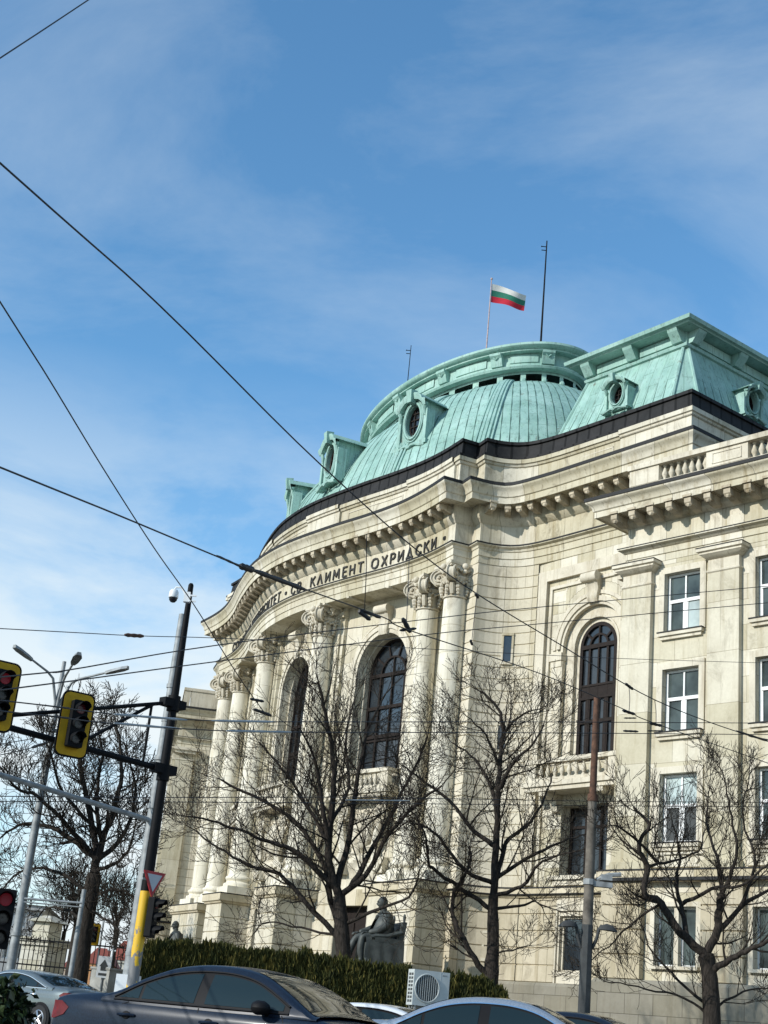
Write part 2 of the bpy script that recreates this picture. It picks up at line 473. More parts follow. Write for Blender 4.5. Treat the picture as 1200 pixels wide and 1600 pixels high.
# modillions
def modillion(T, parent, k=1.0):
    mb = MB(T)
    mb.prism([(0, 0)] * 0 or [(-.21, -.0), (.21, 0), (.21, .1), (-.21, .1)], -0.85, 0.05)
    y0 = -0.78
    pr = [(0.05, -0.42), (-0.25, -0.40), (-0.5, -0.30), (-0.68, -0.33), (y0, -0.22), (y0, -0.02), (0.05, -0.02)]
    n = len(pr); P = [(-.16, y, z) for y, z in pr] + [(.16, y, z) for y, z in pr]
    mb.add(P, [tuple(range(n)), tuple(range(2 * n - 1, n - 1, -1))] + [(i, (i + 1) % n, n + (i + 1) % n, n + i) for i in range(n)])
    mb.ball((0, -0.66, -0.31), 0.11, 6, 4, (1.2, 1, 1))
    return obj('modillion', mb, M['dark_orn'], parent)
def place_mod(fa, fb, parent):
    pass
def local_T(p, t, z, sc=1.0):
    n = Vector((-t.y, t.x))
    return lambda q: Vector((p.x + t.x * q[0] + n.x * q[1] * sc, p.y + t.y * q[0] + n.y * q[1] * sc, z + q[2]))
midF = [Vector(lerp(Vector(a), Vector(c), 0.19)) for a, c in zip(FF, CC)]
bowT0 = PathT([lerp(Vector(a), Vector(c), 0.19) for a, c in zip(BOWF, BOWC)])
nm = 35
for i in range(nm):
    d = -bowT0.mid + 0.35 + (2 * bowT0.mid - 0.7) * i / (nm - 1)
    p, t = bowT0.frame(d)
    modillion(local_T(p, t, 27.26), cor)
tailT = PathT([lerp(Vector(a), Vector(c), 0.19) for a, c in TAIL[1:-1]])
tl = 2 * tailT.mid
for d in (0.45, 1.55, 2.5, 3.35, 4.3, 5.25, 6.2, 7.15, 8.1, 9.05, 10.0, 10.95, 11.9, 12.85):
    if d < tl - 0.2:
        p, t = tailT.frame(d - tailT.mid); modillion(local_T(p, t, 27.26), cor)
# attic with raised blocks and black gutter band
mb = MB()
AF = [lerp(Vector(a), Vector(c), 0.02) for a, c in zip(FF, CC)]
sweep(mb, AF, [(0.02, 28.3), (0.02, 28.62), (-0.03, 28.66), (-0.03, 29.72), (0.05, 29.76), (0.09, 29.86), (0.17, 29.9), (0.17, 30.12), (-0.3, 30.2)])
def block(path_pts, o, z0, z1, mbx):
    sweep(mbx, path_pts, [(-0.05, z0), (o, z0), (o, z1 - 0.42), (o + .08, z1 - .38), (o + .1, z1 - .26), (o + .18, z1 - .22), (o + .18, z1), (-0.25, z1 + 0.05)])
    for e in (0, -1):
        a = offpath(path_pts, -0.05)[e]; b = offpath(path_pts, o)[e]
        mbx.add([(a.x, a.y, z0), (b.x, b.y, z0), (b.x, b.y, z1), (a.x, a.y, z1)], [(0, 1, 2, 3)])
bt = PathT([Vector(p) for p in AF[len(TAIL):-len(TAIL)]])
def sub(T, s0, s1, n=8): return [T((lerp(s0, s1, i / n), 0, 0)).xy for i in range(n + 1)]
for s0, s1 in ((-16.6, -12.0), (-5.9, -2.6), (2.6, 5.9), (12.0, 16.6)):
    block(sub(bt, s0, s1), 0.12, 28.4, 30.16, mb)
pv = Frame(28.67, 4.95, math.atan2(PU[1], PU[0]))
block([pv((-4.3, 0, 0)).xy, pv((-0.02, 0, 0)).xy, pv((-0.02, 4, 0)).xy], 0.10, 28.4, 30.16, mb)
# sunk panels on the attic
bpart('attic', mb, M['entab'], smooth=35)
for s0, s1 in ((-11.4, -6.6), (-2.1, 2.1), (6.6, 11.4)):
    mb = MB(bt)
    for a, b, c, d in ((s0, s1, 29.5, 29.56), (s0, s1, 28.85, 28.91), (s0, s0 + .06, 28.85, 29.56), (s1 - .06, s1, 28.85, 29.56)): mb.box(a, b, 0.0, 0.06 - 0.005, c, d, 6 if b - a > 1 else 1)
    bpart('panel_moulding', mb, M['orn'])
mb = MB(pv)
for a, b, c, d in ((-9.3, -4.8, 29.46, 29.52), (-9.3, -4.8, 28.85, 28.91), (-9.3, -9.24, 28.85, 29.52), (-4.86, -4.8, 28.85, 29.52)): mb.box(a, b, -0.04, 0.05, c, d)
bpart('panel_moulding', mb, M['orn'])
mb = MB()
sweep(mb, AF, [(0.05, 30.14), (0.16, 30.14), (0.16, 30.27), (-0.05, 30.3), (-0.12, 31.0), (-0.02, 31.03), (-0.02, 31.2), (-0.5, 31.32), (-1.6, 31.42)])
bpart('roof_gutter', mb, M['gutter'], smooth=30)

# inscription on the frieze
STROKES = {
 'С': (.72, [[(.70,.78),(.58,.95),(.36,1),(.14,.88),(.04,.62),(.04,.38),(.14,.12),(.36,0),(.58,.05),(.70,.22)]]),
 'О': (.82, [[(.41,1),(.18,.93),(.05,.7),(.05,.3),(.18,.07),(.41,0),(.64,.07),(.77,.3),(.77,.7),(.64,.93),(.41,1)]]),
 'Ф': (.95, [[(.47,0),(.47,1)],[(.47,.88),(.2,.84),(.06,.65),(.06,.45),(.2,.25),(.47,.22),(.74,.25),(.88,.45),(.88,.65),(.74,.84),(.47,.88)]]),
 'И': (.72, [[(.08,1),(.08,0)],[(.08,.05),(.64,.95)],[(.64,1),(.64,0)]]),
 'Й': (.72, [[(.08,1),(.08,0)],[(.08,.05),(.64,.95)],[(.64,1),(.64,0)],[(.2,1.22),(.36,1.12),(.52,1.22)]]),
 'К': (.68, [[(.08,1),(.08,0)],[(.62,1),(.1,.48)],[(.24,.62),(.66,0)]]),
 'У': (.70, [[(.04,1),(.36,.36)],[(.66,1),(.22,0)]]),
 'Н': (.72, [[(.08,1),(.08,0)],[(.64,1),(.64,0)],[(.08,.52),(.64,.52)]]),
 'В': (.64, [[(.08,0),(.08,1),(.4,1),(.54,.88),(.54,.64),(.4,.53),(.08,.53)],[(.4,.53),(.58,.42),(.58,.13),(.42,0),(.08,0)]]),
 'Е': (.58, [[(.54,1),(.08,1),(.08,0),(.54,0)],[(.08,.52),(.46,.52)]]),
 'Р': (.62, [[(.08,0),(.08,1),(.42,1),(.57,.87),(.57,.6),(.42,.46),(.08,.46)]]),
 'Т': (.66, [[(.02,1),(.64,1)],[(.33,1),(.33,0)]]),
 'Л': (.74, [[(.04,0),(.36,1),(.70,0)]]),
 'М': (.88, [[(.06,0),(.12,1),(.44,.25),(.76,1),(.82,0)]]),
 'Д': (.80, [[(.04,-.12),(.04,.06),(.74,.06),(.74,-.12)],[(.12,.06),(.38,1),(.66,.06)]]),
 'Х': (.70, [[(.06,1),(.64,0)],[(.64,1),(.06,0)]]),
 '·': (.34, [[(.06,.42),(.28,.42)],[(.04,.5),(.30,.5)],[(.06,.58),(.28,.58)]]), '.': (.24, [[(.06,.04),(.18,.04)]]), ' ': (.36, []),
}
TEXT = 'СОФИЙСКИ УНИВЕРСИТЕТ · СВ. КЛИМЕНТ ОХРИДСКИ ·'
LH = 0.56
FT = PathT(BOWF)
tot = sum(STROKES[c][0] + 0.20 for c in TEXT)
span = 30.9; sx = span / tot
cur = -span / 2 + 0.75
for ch in TEXT:
    w, st = STROKES[ch]
    if st:
        mb = MB(FT); th = 0.047
        for pl in st:
            for a, b in zip(pl[:-1], pl[1:]):
                ax, az = cur + a[0] * sx * .86, 25.6 + a[1] * LH; bx, bz = cur + b[0] * sx * .86, 25.6 + b[1] * LH
                dx, dz = bx - ax, bz - az; l = math.hypot(dx, dz); dx /= l; dz /= l
                ax -= dx * th * .5; az -= dz * th * .5; bx += dx * th * .5; bz += dz * th * .5
                px, pz = -dz * th, dx * th
                Q = [(ax + px, az + pz), (bx + px, bz + pz), (bx - px, bz - pz), (ax - px, az - pz)]
                mb.hexa([(x, 0.0, z) for x, z in Q] + [(x, -0.07, z) for x, z in Q])
        bpart('letter', mb, M['letter'], ent)
    cur += (w + 0.20) * sx

# ------------------------------------------------------------------ columns
def column(x, y, ang):
    c, sn = math.cos(ang), math.sin(ang)
    T = lambda p: Vector((x + c * p[0] - sn * p[1], y + sn * p[0] + c * p[1], p[2]))
    mb = MB(T); n = 36
    prof = []; z = 9.62; zt = 22.5; r0, r1 = 0.68, 0.59
    nj = 9
    for k in range(nj):
        za, zb = z + (zt - z) * k / nj, z + (zt - z) * (k + 1) / nj
        for f in (0.012, 0.5, 0.988):
            zz = lerp(za, zb, f); t = (zz - z) / (zt - z)
            prof.append((r0 + (r1 - r0) * t ** 1.6, zz))
        if k < nj - 1:
            t = (zb - z) / (zt - z); prof.append((r0 + (r1 - r0) * t ** 1.6 - 0.022, zb))
    mb.lathe(prof, (0, 0, 0), n)
    sh = bpart('column', mb, M['column'], smooth=50)
    K = 1.13
    T2 = lambda p: T((p[0] * K, p[1] * K, p[2]))
    mb = MB(T2)
    mb.lathe([(0.84, 8.85), (0.86, 8.95), (0.84, 9.06), (0.74, 9.1), (0.68, 9.18), (0.70, 9.26), (0.76, 9.3), (0.78, 9.38), (0.75, 9.46), (0.65, 9.5), (0.62, 9.63)], n=32)
    mb.box(-.92, .92, -.92, .92, 8.4, 8.86)
    obj('column_base', mb, M['column'], sh, 45)
    mb = MB(T2)
    mb.lathe([(.515, 22.5), (.58, 22.53), (.58, 22.6), (.52, 22.64), (.52, 23.3), (.56, 23.36), (.66, 23.5), (.66, 23.6), (.5, 23.7), (.5, 24.0)], n=28)
    ab = []
    for k in range(4):
        a0 = PI / 4 + k * PI / 2
        P0 = Vector((math.cos(a0), math.sin(a0))) * 1.12; P1 = Vector((math.cos(a0 + PI / 2), math.sin(a0 + PI / 2))) * 1.12
        for j in range(6):
            t = j / 6; q = P0.lerp(P1, t); mid = 1 - 0.16 * math.sin(PI * t)
            ab.append(q * mid)
    m_ = len(ab)
    for z0, z1, k in ((24.05, 24.16, 0.95), (24.16, 24.3, 1.0)):
        mb.add([(p.x * k, p.y * k, z0) for p in ab] + [(p.x * k, p.y * k, z1) for p in ab], [tuple(range(m_)), tuple(range(2 * m_ - 1, m_ - 1, -1))] + [(i, (i + 1) % m_, m_ + (i + 1) % m_, m_ + i) for i in range(m_)])
    for k in range(4):
        a = k * PI / 2
        ca, sa = math.cos(a), math.sin(a)
        def Q(u, v, w): return (ca * u - sa * v, sa * u + ca * v, w)   # v<0 is outward
        for s in (-1, 1):
            for j, (dz, rr) in enumerate(((23.45, .10), (23.25, .11), (23.05, .12), (22.86, .11), (22.7, .08))):
                q = Q(s * (0.30 - 0.02 * j), -0.60, dz); mb.ball(q, rr, 6, 4)
        # scrolled volute on the diagonal, spiral on both cheeks
        dg_ = PI / 4; cd, sd2 = math.cos(a - dg_), math.sin(a - dg_)
        def D(u, v, w): return (cd * u - sd2 * v, sd2 * u + cd * v, w)      # u outward along the diagonal
        R0, uc, zc = 0.40, 0.80, 23.66
        for s in (-1, 1):
            sp = []; rad = []
            for i in range(40):
                t = i / 39; aa = PI / 2 + t * 2 * PI * 2.4; r = R0 * (1 - t) ** 0.9 + 0.03
                sp.append(D(uc - r * math.cos(aa), s * (0.15 + .05 * t), zc + r * math.sin(aa))); rad.append(0.050 * (1 - 0.3 * t))
            mb.tube(sp, rad, 5); mb.ball(D(uc, s * .2, zc), .07, 6, 4)
        rim = [[D(uc + .37 * math.cos(2 * PI * i / 18), s * .14, zc + .37 * math.sin(2 * PI * i / 18)) for i in range(18)] for s in (-1, 1)]
        mb.grid(rim, close=True); mb.add(rim[0], [tuple(range(18))]); mb.add(rim[1], [tuple(range(18))])
        mb.tube([D(uc - .1, 0, zc + .36), D(.62, 0, 24.0), D(.3, 0, 24.0)], [.13, .12, .1], 6)
        mb.tube([D(.60, 0, 22.66), D(.66, 0, 23.0), D(.74, 0, 23.22)], [.10, .14, .10], 6)
        q0 = Q(0, -0.72, 24.12); mb.ball(q0, 0.17, 8, 5, (1, 1, 1.1))
        for i in range(5):
            t = i / 4; q = Q(lerp(-.3, .3, t), -0.62, 23.5 - 0.22 * math.sin(PI * t)); mb.ball(q, 0.085, 6, 4)
        mb.ball(Q(0, -0.66, 23.86), 0.14, 6, 4, (1.3, 1, 1)); mb.ball(Q(-.17, -0.66, 23.92), 0.1, 6, 4); mb.ball(Q(.17, -0.66, 23.92), 0.1, 6, 4)
        mb.tube([Q(-.6, -0.7, 24.0), Q(-.3, -0.64, 23.98), Q(0, -0.6, 24.0), Q(.3, -0.64, 23.98), Q(.6, -0.7, 24.0)], 0.07, 5)
    obj('capital', mb, M['orn'], sh, 40)
for x, y, a in ((-16.18, 0, 0), (-13.3, -0.03, 0), (-4.2, -1.93, 0.06), (4.2, -1.93, -0.06), (13.3, -0.03, 0), (16.18, 0, 0)):
    column(x, y, -a)

# pedestals under the columns
def pedestal(x0, x1, y0, y1):
    cx = (x0 + x1) / 2
    mb = MB(); P = [(x0, y1), (x0, y0), (x1, y0), (x1, y1)]
    rust(mb, P, 0.6, 7.8, 9, dep=0.07)
    o = bpart('pedestal', mb, M['rustic'])
    mb = MB()
    sweep(mb, P, [(-.05, 7.78), (.10, 7.82), (.14, 7.9), (.24, 7.95), (.24, 8.36), (-.3, 8.4), (-1.2, 8.41)])
    mb.add([(x0 + .6, y0 + .6, 8.405), (x1 - .6, y0 + .6, 8.405), (x1 - .6, y1, 8.405), (x0 + .6, y1, 8.405)], [(0, 1, 2, 3)])
    q = obj('pedestal_cap', mb, M['base'], o)
    mb = MB(); sweep(mb, P, [(.22, 8.33), (.26, 8.33), (.26, 8.39), (-.2, 8.43)]); obj('ledge_flashing', mb, M['flashing'], o)
pedestal(12.2, 17.3, -1.4, 2.3); pedestal(-17.3, -12.2, -1.4, 2.3)
pedestal(2.85, 5.35, -3.4, -0.3); pedestal(-5.35, -2.85, -3.4, -0.3)

# ------------------------------------------------------------------ walls with arched openings
def wall_arch(mb, s0, s1, z0, z1, sc, hw, zsill, zspr, dep, ns=6, na=20):
    def strip(a, b, za, zb, n):
        mb.grid([[(lerp(a, b, i / n), 0, za) for i in range(n + 1)], [(lerp(a, b, i / n), 0, zb) for i in range(n + 1)]], [lerp(a, b, i / n) for i in range(n + 1)], [za, zb])
    strip(s0, sc - hw, z0, z1, ns); strip(sc + hw, s1, z0, z1, ns)
    if zsill > z0: strip(sc - hw, sc + hw, z0, zsill, 4)
    A = [(sc - hw * math.cos(PI * i / na), zspr + hw * math.sin(PI * i / na)) for i in range(na + 1)]
    mb.grid([[(x, 0, z) for x, z in A], [(x, 0, z1) for x, z in A]], [x for x, z in A], [zspr + hw, z1])
    edge = [(sc - hw, zsill)] + A + [(sc + hw, zsill)]
    mb.grid([[(x, 0, z) for x, z in edge], [(x, dep, z) for x, z in edge]])
    mb.add([(sc - hw, 0, zsill), (sc + hw, 0, zsill), (sc + hw, dep, zsill), (sc - hw, dep, zsill)], [(0, 1, 2, 3)])
def arch_ring(mb, sc, zspr, zsill, r0, r1, y0, y1, na=24):
    """raised moulding round an arch and down its jambs: front at y0, back at y1"""
    def E(r): return [(sc - r, zsill)] + [(sc - r * math.cos(PI * i / na), zspr + r * math.sin(PI * i / na)) for i in range(na + 1)] + [(sc + r, zsill)]
    a, b = E(r0), E(r1)
    mb.grid([[(x, y1, z) for x, z in a], [(x, y0, z) for x, z in a], [(x, y0, z) for x, z in b], [(x, y1, z) for x, z in b]])
def annulus(mb, sc, zspr, zsill, r0, r1, y, na=24):
    def E(r): return [(sc - r, zsill)] + [(sc - r * math.cos(PI * i / na), zspr + r * math.sin(PI * i / na)) for i in range(na + 1)] + [(sc + r, zsill)]
    a, b = E(r0), E(r1)
    mb.grid([[(x, y, z) for x, z in a], [(x, y, z) for x, z in b]])
def bar(mb, a, b, w, y0, y1):
    ax, az = a; bx, bz = b; dx, dz = bx - ax, bz - az; l = math.hypot(dx, dz); px, pz = -dz / l * w / 2, dx / l * w / 2
    Q = [(ax + px, az + pz), (bx + px, bz + pz), (bx - px, bz - pz), (ax - px, az - pz)]
    mb.hexa([(x, y1, z) for x, z in Q] + [(x, y0, z) for x, z in Q])
def arched_window(T, sc, r, zsill, zspr, y, parent, kind):
    """dark timber window with fanlight; one part with its glass below it"""
    mb = MB(T); w = 0.16
    arch_ring(mb, sc, zspr, zsill, r - w, r + 0.02, y - 0.08, y + 0.1)
    def arc(rr, ww):
        P = [(sc - rr * math.cos(PI * i / 14), zspr + rr * math.sin(PI * i / 14)) for i in range(15)]
        for a, b in zip(P[:-1], P[1:]): bar(mb, a, b, ww, y - 0.06, y + 0.06)
    arc(r * 0.5, 0.10)
    for a in (36, 72, 108, 144) if kind == 'wide' else (40, 90, 140):
        ca, sa = math.cos(R_(a)), math.sin(R_(a))
        bar(mb, (sc + r * .5 * ca, zspr + r * .5 * sa), (sc + (r - .05) * ca, zspr + (r - .05) * sa), 0.10, y - .05, y + .05)
    bar(mb, (sc, zspr), (sc, zspr + r * .5), 0.07, y - .05, y + .05)
    bar(mb, (sc - r, zspr), (sc + r, zspr), 0.20, y - .09, y + .09)
    xs = [-0.5, 0, 0.5] if kind == 'wide' else [-.5, 0, .5]
    for f in xs: bar(mb, (sc + f * r * 1.0, zspr), (sc + f * r, zsill), 0.09 if f == 0 else 0.13, y - .06, y + .06)
    H = zspr - zsill
    if kind == 'wide':
        for z, ww in ((zspr - H * .33, .18), (zspr - H * .62, .2), (zspr - H * .66, .1), (zsill + .1, .22)): bar(mb, (sc - r, z), (sc + r, z), ww, y - .08, y + .08)
    else:
        bar(mb, (sc - r, zspr - H * .40), (sc + r, zspr - H * .40), 0.55, y - .05, y + .07)
        for z, ww in ((zspr - H * .345, .10), (zspr - H * .455, .12), (zspr - H * .66, .16), (zsill + .14, .28)): bar(mb, (sc - r, z), (sc + r, z), ww, y - .09, y + .08)
        for f in (-.93, -.57, -.43, -.07, .07, .43, .57, .93): bar(mb, (sc + f * r, zspr - H * .46), (sc + f * r, zsill), 0.12, y - .045, y + .04)
    wnd = bpart('arched_window', mb, M['darkwood'], parent)
    mb = MB(T)
    P = [(sc - r, y + .03, zsill)] + [(sc - r * math.cos(PI * i / 20), y + .03, zspr + r * math.sin(PI * i / 20)) for i in range(21)] + [(sc + r, y + .03, zsill)]
    mb.add(P, [tuple(range(len(P)))])
    obj('window_glass', mb, M['glass'], wnd)
    return wnd
def keystone(T, sc, z0, z1, w0, w1, y0, parent=None):
    mb = MB(T); n = 9; rows = []
    for i in range(n):
        t = i / (n - 1); z = lerp(z0, z1, t); w = lerp(w0, w1, t)
        y = y0 - 0.10 - 0.30 * t ** 1.5 - 0.06 * math.sin(t * PI * 3)
        rows.append([(sc - w / 2, 0.02, z), (sc - w / 2, y, z), (sc - w * .32, y - .05, z), (sc - w * .25, y - .01, z), (sc + w * .25, y - .01, z), (sc + w * .32, y - .05, z), (sc + w / 2, y, z), (sc + w / 2, 0.02, z)])
    mb.grid(rows); mb.add(rows[-1], [tuple(range(8))]); mb.add(rows[0], [tuple(range(8))])
    r = 0.24; y = y0 - 0.36
    ring = [[(sc + s * w1 * .56, y + r * .8 * math.cos(2 * PI * i / 14), z1 - .2 + r * math.sin(2 * PI * i / 14)) for i in range(14)] for s in (-1, 1)]
    mb.grid(ring, close=True); mb.add(ring[0], [tuple(range(14))]); mb.add(ring[1], [tuple(range(14))])
    return bpart('keystone', mb, M['orn'], parent, 40)
BAL = [(.07, 0), (.12, .0), (.12, .06), (.07, .1), (.075, .16), (.135, .3), (.14, .38), (.09, .55), (.055, .68), (.06, .74), (.1, .78), (.1, .84)]
def baluster(T, x, y, z, h, parent, k=1.0):
    mb = MB(T); mb.lathe([(r * k, zz * h / .84) for r, zz in BAL], (x, y, z), 8)
    obj('baluster', mb, M['orn'], parent, 50)
def balcony(T, sc, hw, z0, proj, y, nb, parent=None, curved=4):
    """stone balcony: slab, end blocks, rail and balusters"""
    mb = MB(T)
    mb.box(sc - hw - .15, sc + hw + .15, y - proj - .15, y + .05, z0 - .22, z0, curved)
    mb.box(sc - hw - .05, sc + hw + .05, y - proj - .05, y + .05, z0 - .42, z0 - .22 - .003, curved)
    mb.box(sc - hw, sc + hw, y - proj, y - proj + .3, z0 + .003, z0 + .18, curved)
    mb.box(sc - hw - .03, sc + hw + .03, y - proj - .05, y - proj + .33, z0 + .86, z0 + 1.06, curved)
    for s in (-1, 1):
        a, b = (sc - hw, sc - hw + .62) if s < 0 else (sc + hw - .62, sc + hw)
        mb.box(a + .004, b - .004, y - proj + .005, y - proj + .295, z0 + .17, z0 + .87)
        e = sc + s * hw
        mb.box(e - .3 if s > 0 else e, e if s > 0 else e + .3, y - proj + .31, y, z0 + .01, z0 + .18)
        mb.box(e - .32 if s > 0 else e - .02, e + .02 if s > 0 else e + .32, y - proj + .34, y, z0 + .865, z0 + 1.055)
    o = bpart('balcony', mb, M['orn'], parent)
    for i in range(nb):
        x = sc - hw + .62 + (2 * hw - 1.24) * (i + .5) / nb
        baluster(T, x, y - proj + .15, z0 + .18, .69, o, 0.9)
    for s in (-.62, .62):
        mb = MB(T); x = sc + hw * s; pr = [(y, z0 - 1.25), (y - .25, z0 - 1.2), (y - .35, z0 - .95), (y - .4, z0 - .7), (y - proj + .05, z0 - .62), (y - proj, z0 - .43), (y, z0 - .43)]
        n = len(pr); mb.add([(x - .2, a, b) for a, b in pr] + [(x + .2, a, b) for a, b in pr], [tuple(range(n)), tuple(range(2 * n - 1, n - 1, -1))] + [(i, (i + 1) % n, n + (i + 1) % n, n + i) for i in range(n)])
        obj('bracket', mb, M['orn'], o)
    return o

# portico inner wall
WT = PathT(WALLP)
WS = [WT.mid]
BAY = [(-8.9, -12.9, -4.6), (0, -4.6, 4.6), (8.9, 4.6, 12.9)]
mb = MB(WT)
for sc, a, b in BAY: wall_arch(mb, a, b, 8.4, 24.32, sc, 2.12, 14.55, 20.15, 0.95, 5)
for a, b in ((-17.0, -12.9), (12.9, 17.0)):
    mb.grid([[(lerp(a, b, i / 6), 0, z) for i in range(7)] for z in (8.4, 24.32)], [lerp(a, b, i / 6) for i in range(7)], [8.4, 24.32])
pw = bpart('portico_wall', mb, M['ashlar'], smooth=30)
for sc, a, b in BAY:
    mb = MB(WT)
    arch_ring(mb, sc, 20.15, 14.55, 2.12, 2.36, -0.10, 0.02); arch_ring(mb, sc, 20.15, 14.55, 2.36, 2.6, -0.17, 0.0); arch_ring(mb, sc, 20.15, 20.15, 2.75, 2.85, -0.06, 0.0)
    arch_ring(mb, sc, 20.15, 14.55, 1.98, 2.13, 0.45, 0.95)
    bpart('archivolt', mb, M['orn'], pw, 40)
    keystone(WT, sc, 22.15, 23.75, 0.62, 0.95, -0.12, pw)
    arched_window(WT, sc, 2.0, 14.6, 20.15, 0.82, pw, 'wide')
    balcony(WT, sc, 2.35, 13.45, 0.9, 0, 9, pw)
    # carved relief with scrolls between balcony and door
    mb = MB(WT); n, m2 = 26, 30; rows = []
    rr = random.Random(int(sc * 10) + 77)
    for j in range(m2 + 1):
        row = []
        for i in range(n + 1):
            u, v = i / n, j / m2; e = min(1, 5 * min(u, 1 - u), 5 * min(v, 1 - v))
            h = 0.16 + 0.16 * math.sin(u * 19 + 3 * math.sin(v * 11)) * math.sin(v * 17 + 2 * math.cos(u * 9)) + rr.uniform(-.07, .07)
            row.append((sc - 1.9 + 3.8 * u, -max(0.0, h) * e - .02, 9.0 + 3.9 * v))
        rows.append(row)
    mb.grid(rows)
    for s in (-1, 1):
        for (zc, r0) in ((12.35, .5), (9.6, .42)):
            sp = [(sc + s * 1.55 + r0 * (1 - t / 24) * math.cos(t * .55) * s, -0.5, zc + r0 * (1 - t / 24) * math.sin(t * .55)) for t in range(24)]
            mb.tube(sp, 0.11, 5)
            mb.box(sc + s * 1.55 - .42, sc + s * 1.55 + .42, -0.42, 0, zc - .4, zc + .4)
        mb.tube([(sc + s * 1.75, -.4, 12.0), (sc + s * 1.5, -.5, 11.2), (sc + s * 1.25, -.45, 10.4), (sc + s * 1.5, -.5, 9.7)], [.2, .26, .22, .24], 6)
    mb.ball((sc, -.25, 11.4), .75, 12, 9, (1, .5, 1.25))
    bpart('carved_relief', mb, M['orn'], pw, 30)
# flat pilaster strips behind the columns
for s0, s1 in ((-16.9, -15.4), (-14.3, -12.1), (-5.35, -3.1), (3.1, 5.35), (12.1, 14.3), (15.4, 16.9)):
    mb = MB(WT); mb.box(s0, s1, -0.22, 0.02, 8.45, 24.3, 2); mb.box(s0 + .25, s1 - .25, -0.34, -0.22, 8.45, 24.29, 2)
    mb.box(s0 - .06, s1 + .06, -0.40, 0.0, 23.7, 24.0, 2)
    bpart('pilaster', mb, M['ashlar_small'], pw)
# base storey of the portico with doors
for s0, s1 in ((-17, -10.6), (-7.2, -1.7), (1.7, 7.2), (10.6, 17)):
    mb = MB(); rust(mb, [WT((lerp(s0, s1, i / 6), -.25, 0)).xy for i in range(7)], 0.6, 8.4, 10)
    bpart('portico_base', mb, M['rustic'])
for sc in (-8.9, 0, 8.9):
    mb = MB(WT); w = 1.72
    mb.box(sc - w, sc + w, .35, .42, .6, 8.0, 3)
    for s in (-1, 0, 1):
        for z in (1.2, 3.2, 5.2): mb.box(sc + s * 1.1 - .42, sc + s * 1.1 + .42, .29, .36, z, z + 1.6)
    d = bpart('entrance_door', mb, M['darkwood'])
    mb = MB(WT); mb.box(sc - w - .02, sc + w + .02, -.25, .6, 7.6, 8.42, 3)
    for s in (-1, 1): mb.box(sc + s * w - .05, sc + s * w + .05, -.24, .6, .6, 7.6)
    obj('door_frame', mb, M['base'], d)
# portico ceiling beams
for s in (-12.6, -10.6, -7.2, -5.0, 5.0, 7.2, 10.6, 12.6):
    mb = MB(WT); mb.box(s - .1, s + .1, -1.6, 0, 24.18, 24.29); bpart('soffit_rib', mb, M['orn'], ent)
# ------------------------------------------------------------------ flat walls with rectangular openings
def wall_rect(mb, s0, s1, z0, z1, holes, dep, y=0.0):
    xs = sorted({s0, s1, *[h[0] for h in holes], *[h[1] for h in holes]})
    zs = sorted({z0, z1, *[h[2] for h in holes], *[h[3] for h in holes]})
    for xa, xb in zip(xs[:-1], xs[1:]):
        for za, zb in zip(zs[:-1], zs[1:]):
            cx, cz = (xa + xb) / 2, (za + zb) / 2
            if any(h[0] < cx < h[1] and h[2] < cz < h[3] for h in holes): continue
            mb.add([(xa, y, za), (xb, y, za), (xb, y, zb), (xa, y, zb)], [(0, 1, 2, 3)])
    for a, b, c, d in holes:
        mb.add([(a, y, c), (b, y, c), (b, y, d), (a, y, d), (a, y + dep, c), (b, y + dep, c), (b, y + dep, d), (a, y + dep, d)],
               [(0, 4, 5, 1), (1, 5, 6, 2), (2, 6, 7, 3), (3, 7, 4, 0)])
def sash(T, a, b, c, d, y, parent, look='plain', trans=0.46):
    """white two-by-two window; look: plain, curtain, screens, tilt"""
    mb = MB(T); w = 0.095; cx = (a + b) / 2; zt = lerp(d, c, trans)
    mb.box(a, a + w, y - .05, y + .05, c, d); mb.box(b - w, b, y - .05, y + .05, c, d)
    mb.box(a + w, b - w, y - .05, y + .05, c, c + w); mb.box(a + w, b - w, y - .05, y + .05, d - w, d)
    mb.box(a + w, b - w, y - .06, y + .055, zt - .07, zt + .07)
    mb.box(cx - .035, cx + .035, y - .045, y + .045, zt + .07, d - w); mb.box(cx - .075, cx + .075, y - .045, y + .045, c + w, zt - .07)
    for p, q in ((a + w, cx - .075), (cx + .075, b - w)):
        for e in (p, q - .05): mb.box(e, e + .05, y - .03, y + .03, c + w, zt - .07)
    wnd = bpart('sash_window', mb, M['whitewood'], parent)
    cells = [(a + w, cx, zt, d - w), (cx, b - w, zt, d - w), (a + w, cx, c + w, zt), (cx, b - w, c + w, zt)]
    kinds = {'plain': 'gggg', 'curtain': 'ggnn', 'upcurtain': 'ggcg', 'screens': 'ccbb', 'mixed': 'gggc'}[look]
    ms = {'g': M['glass_blue'], 'n': M['curtain'], 'c': M['curtain'], 'b': M['blind']}
    mb = MB(T); used = []; rg = random.Random(int(a * 97 + c * 31)); dy = lambda: rg.uniform(-.012, .012)
    for k, (p, q, r, s2) in zip(kinds, cells):
        if ms[k] not in used: used.append(ms[k])
        mb.mat = used.index(ms[k]); mb.add([(p, y + .01 + dy(), r), (q, y + .01 + dy(), r), (q, y + .01 + dy(), s2), (p, y + .01 + dy(), s2)], [(0, 1, 2), (0, 2, 3)])
    obj('window_glass', mb, used, wnd)
    return wnd

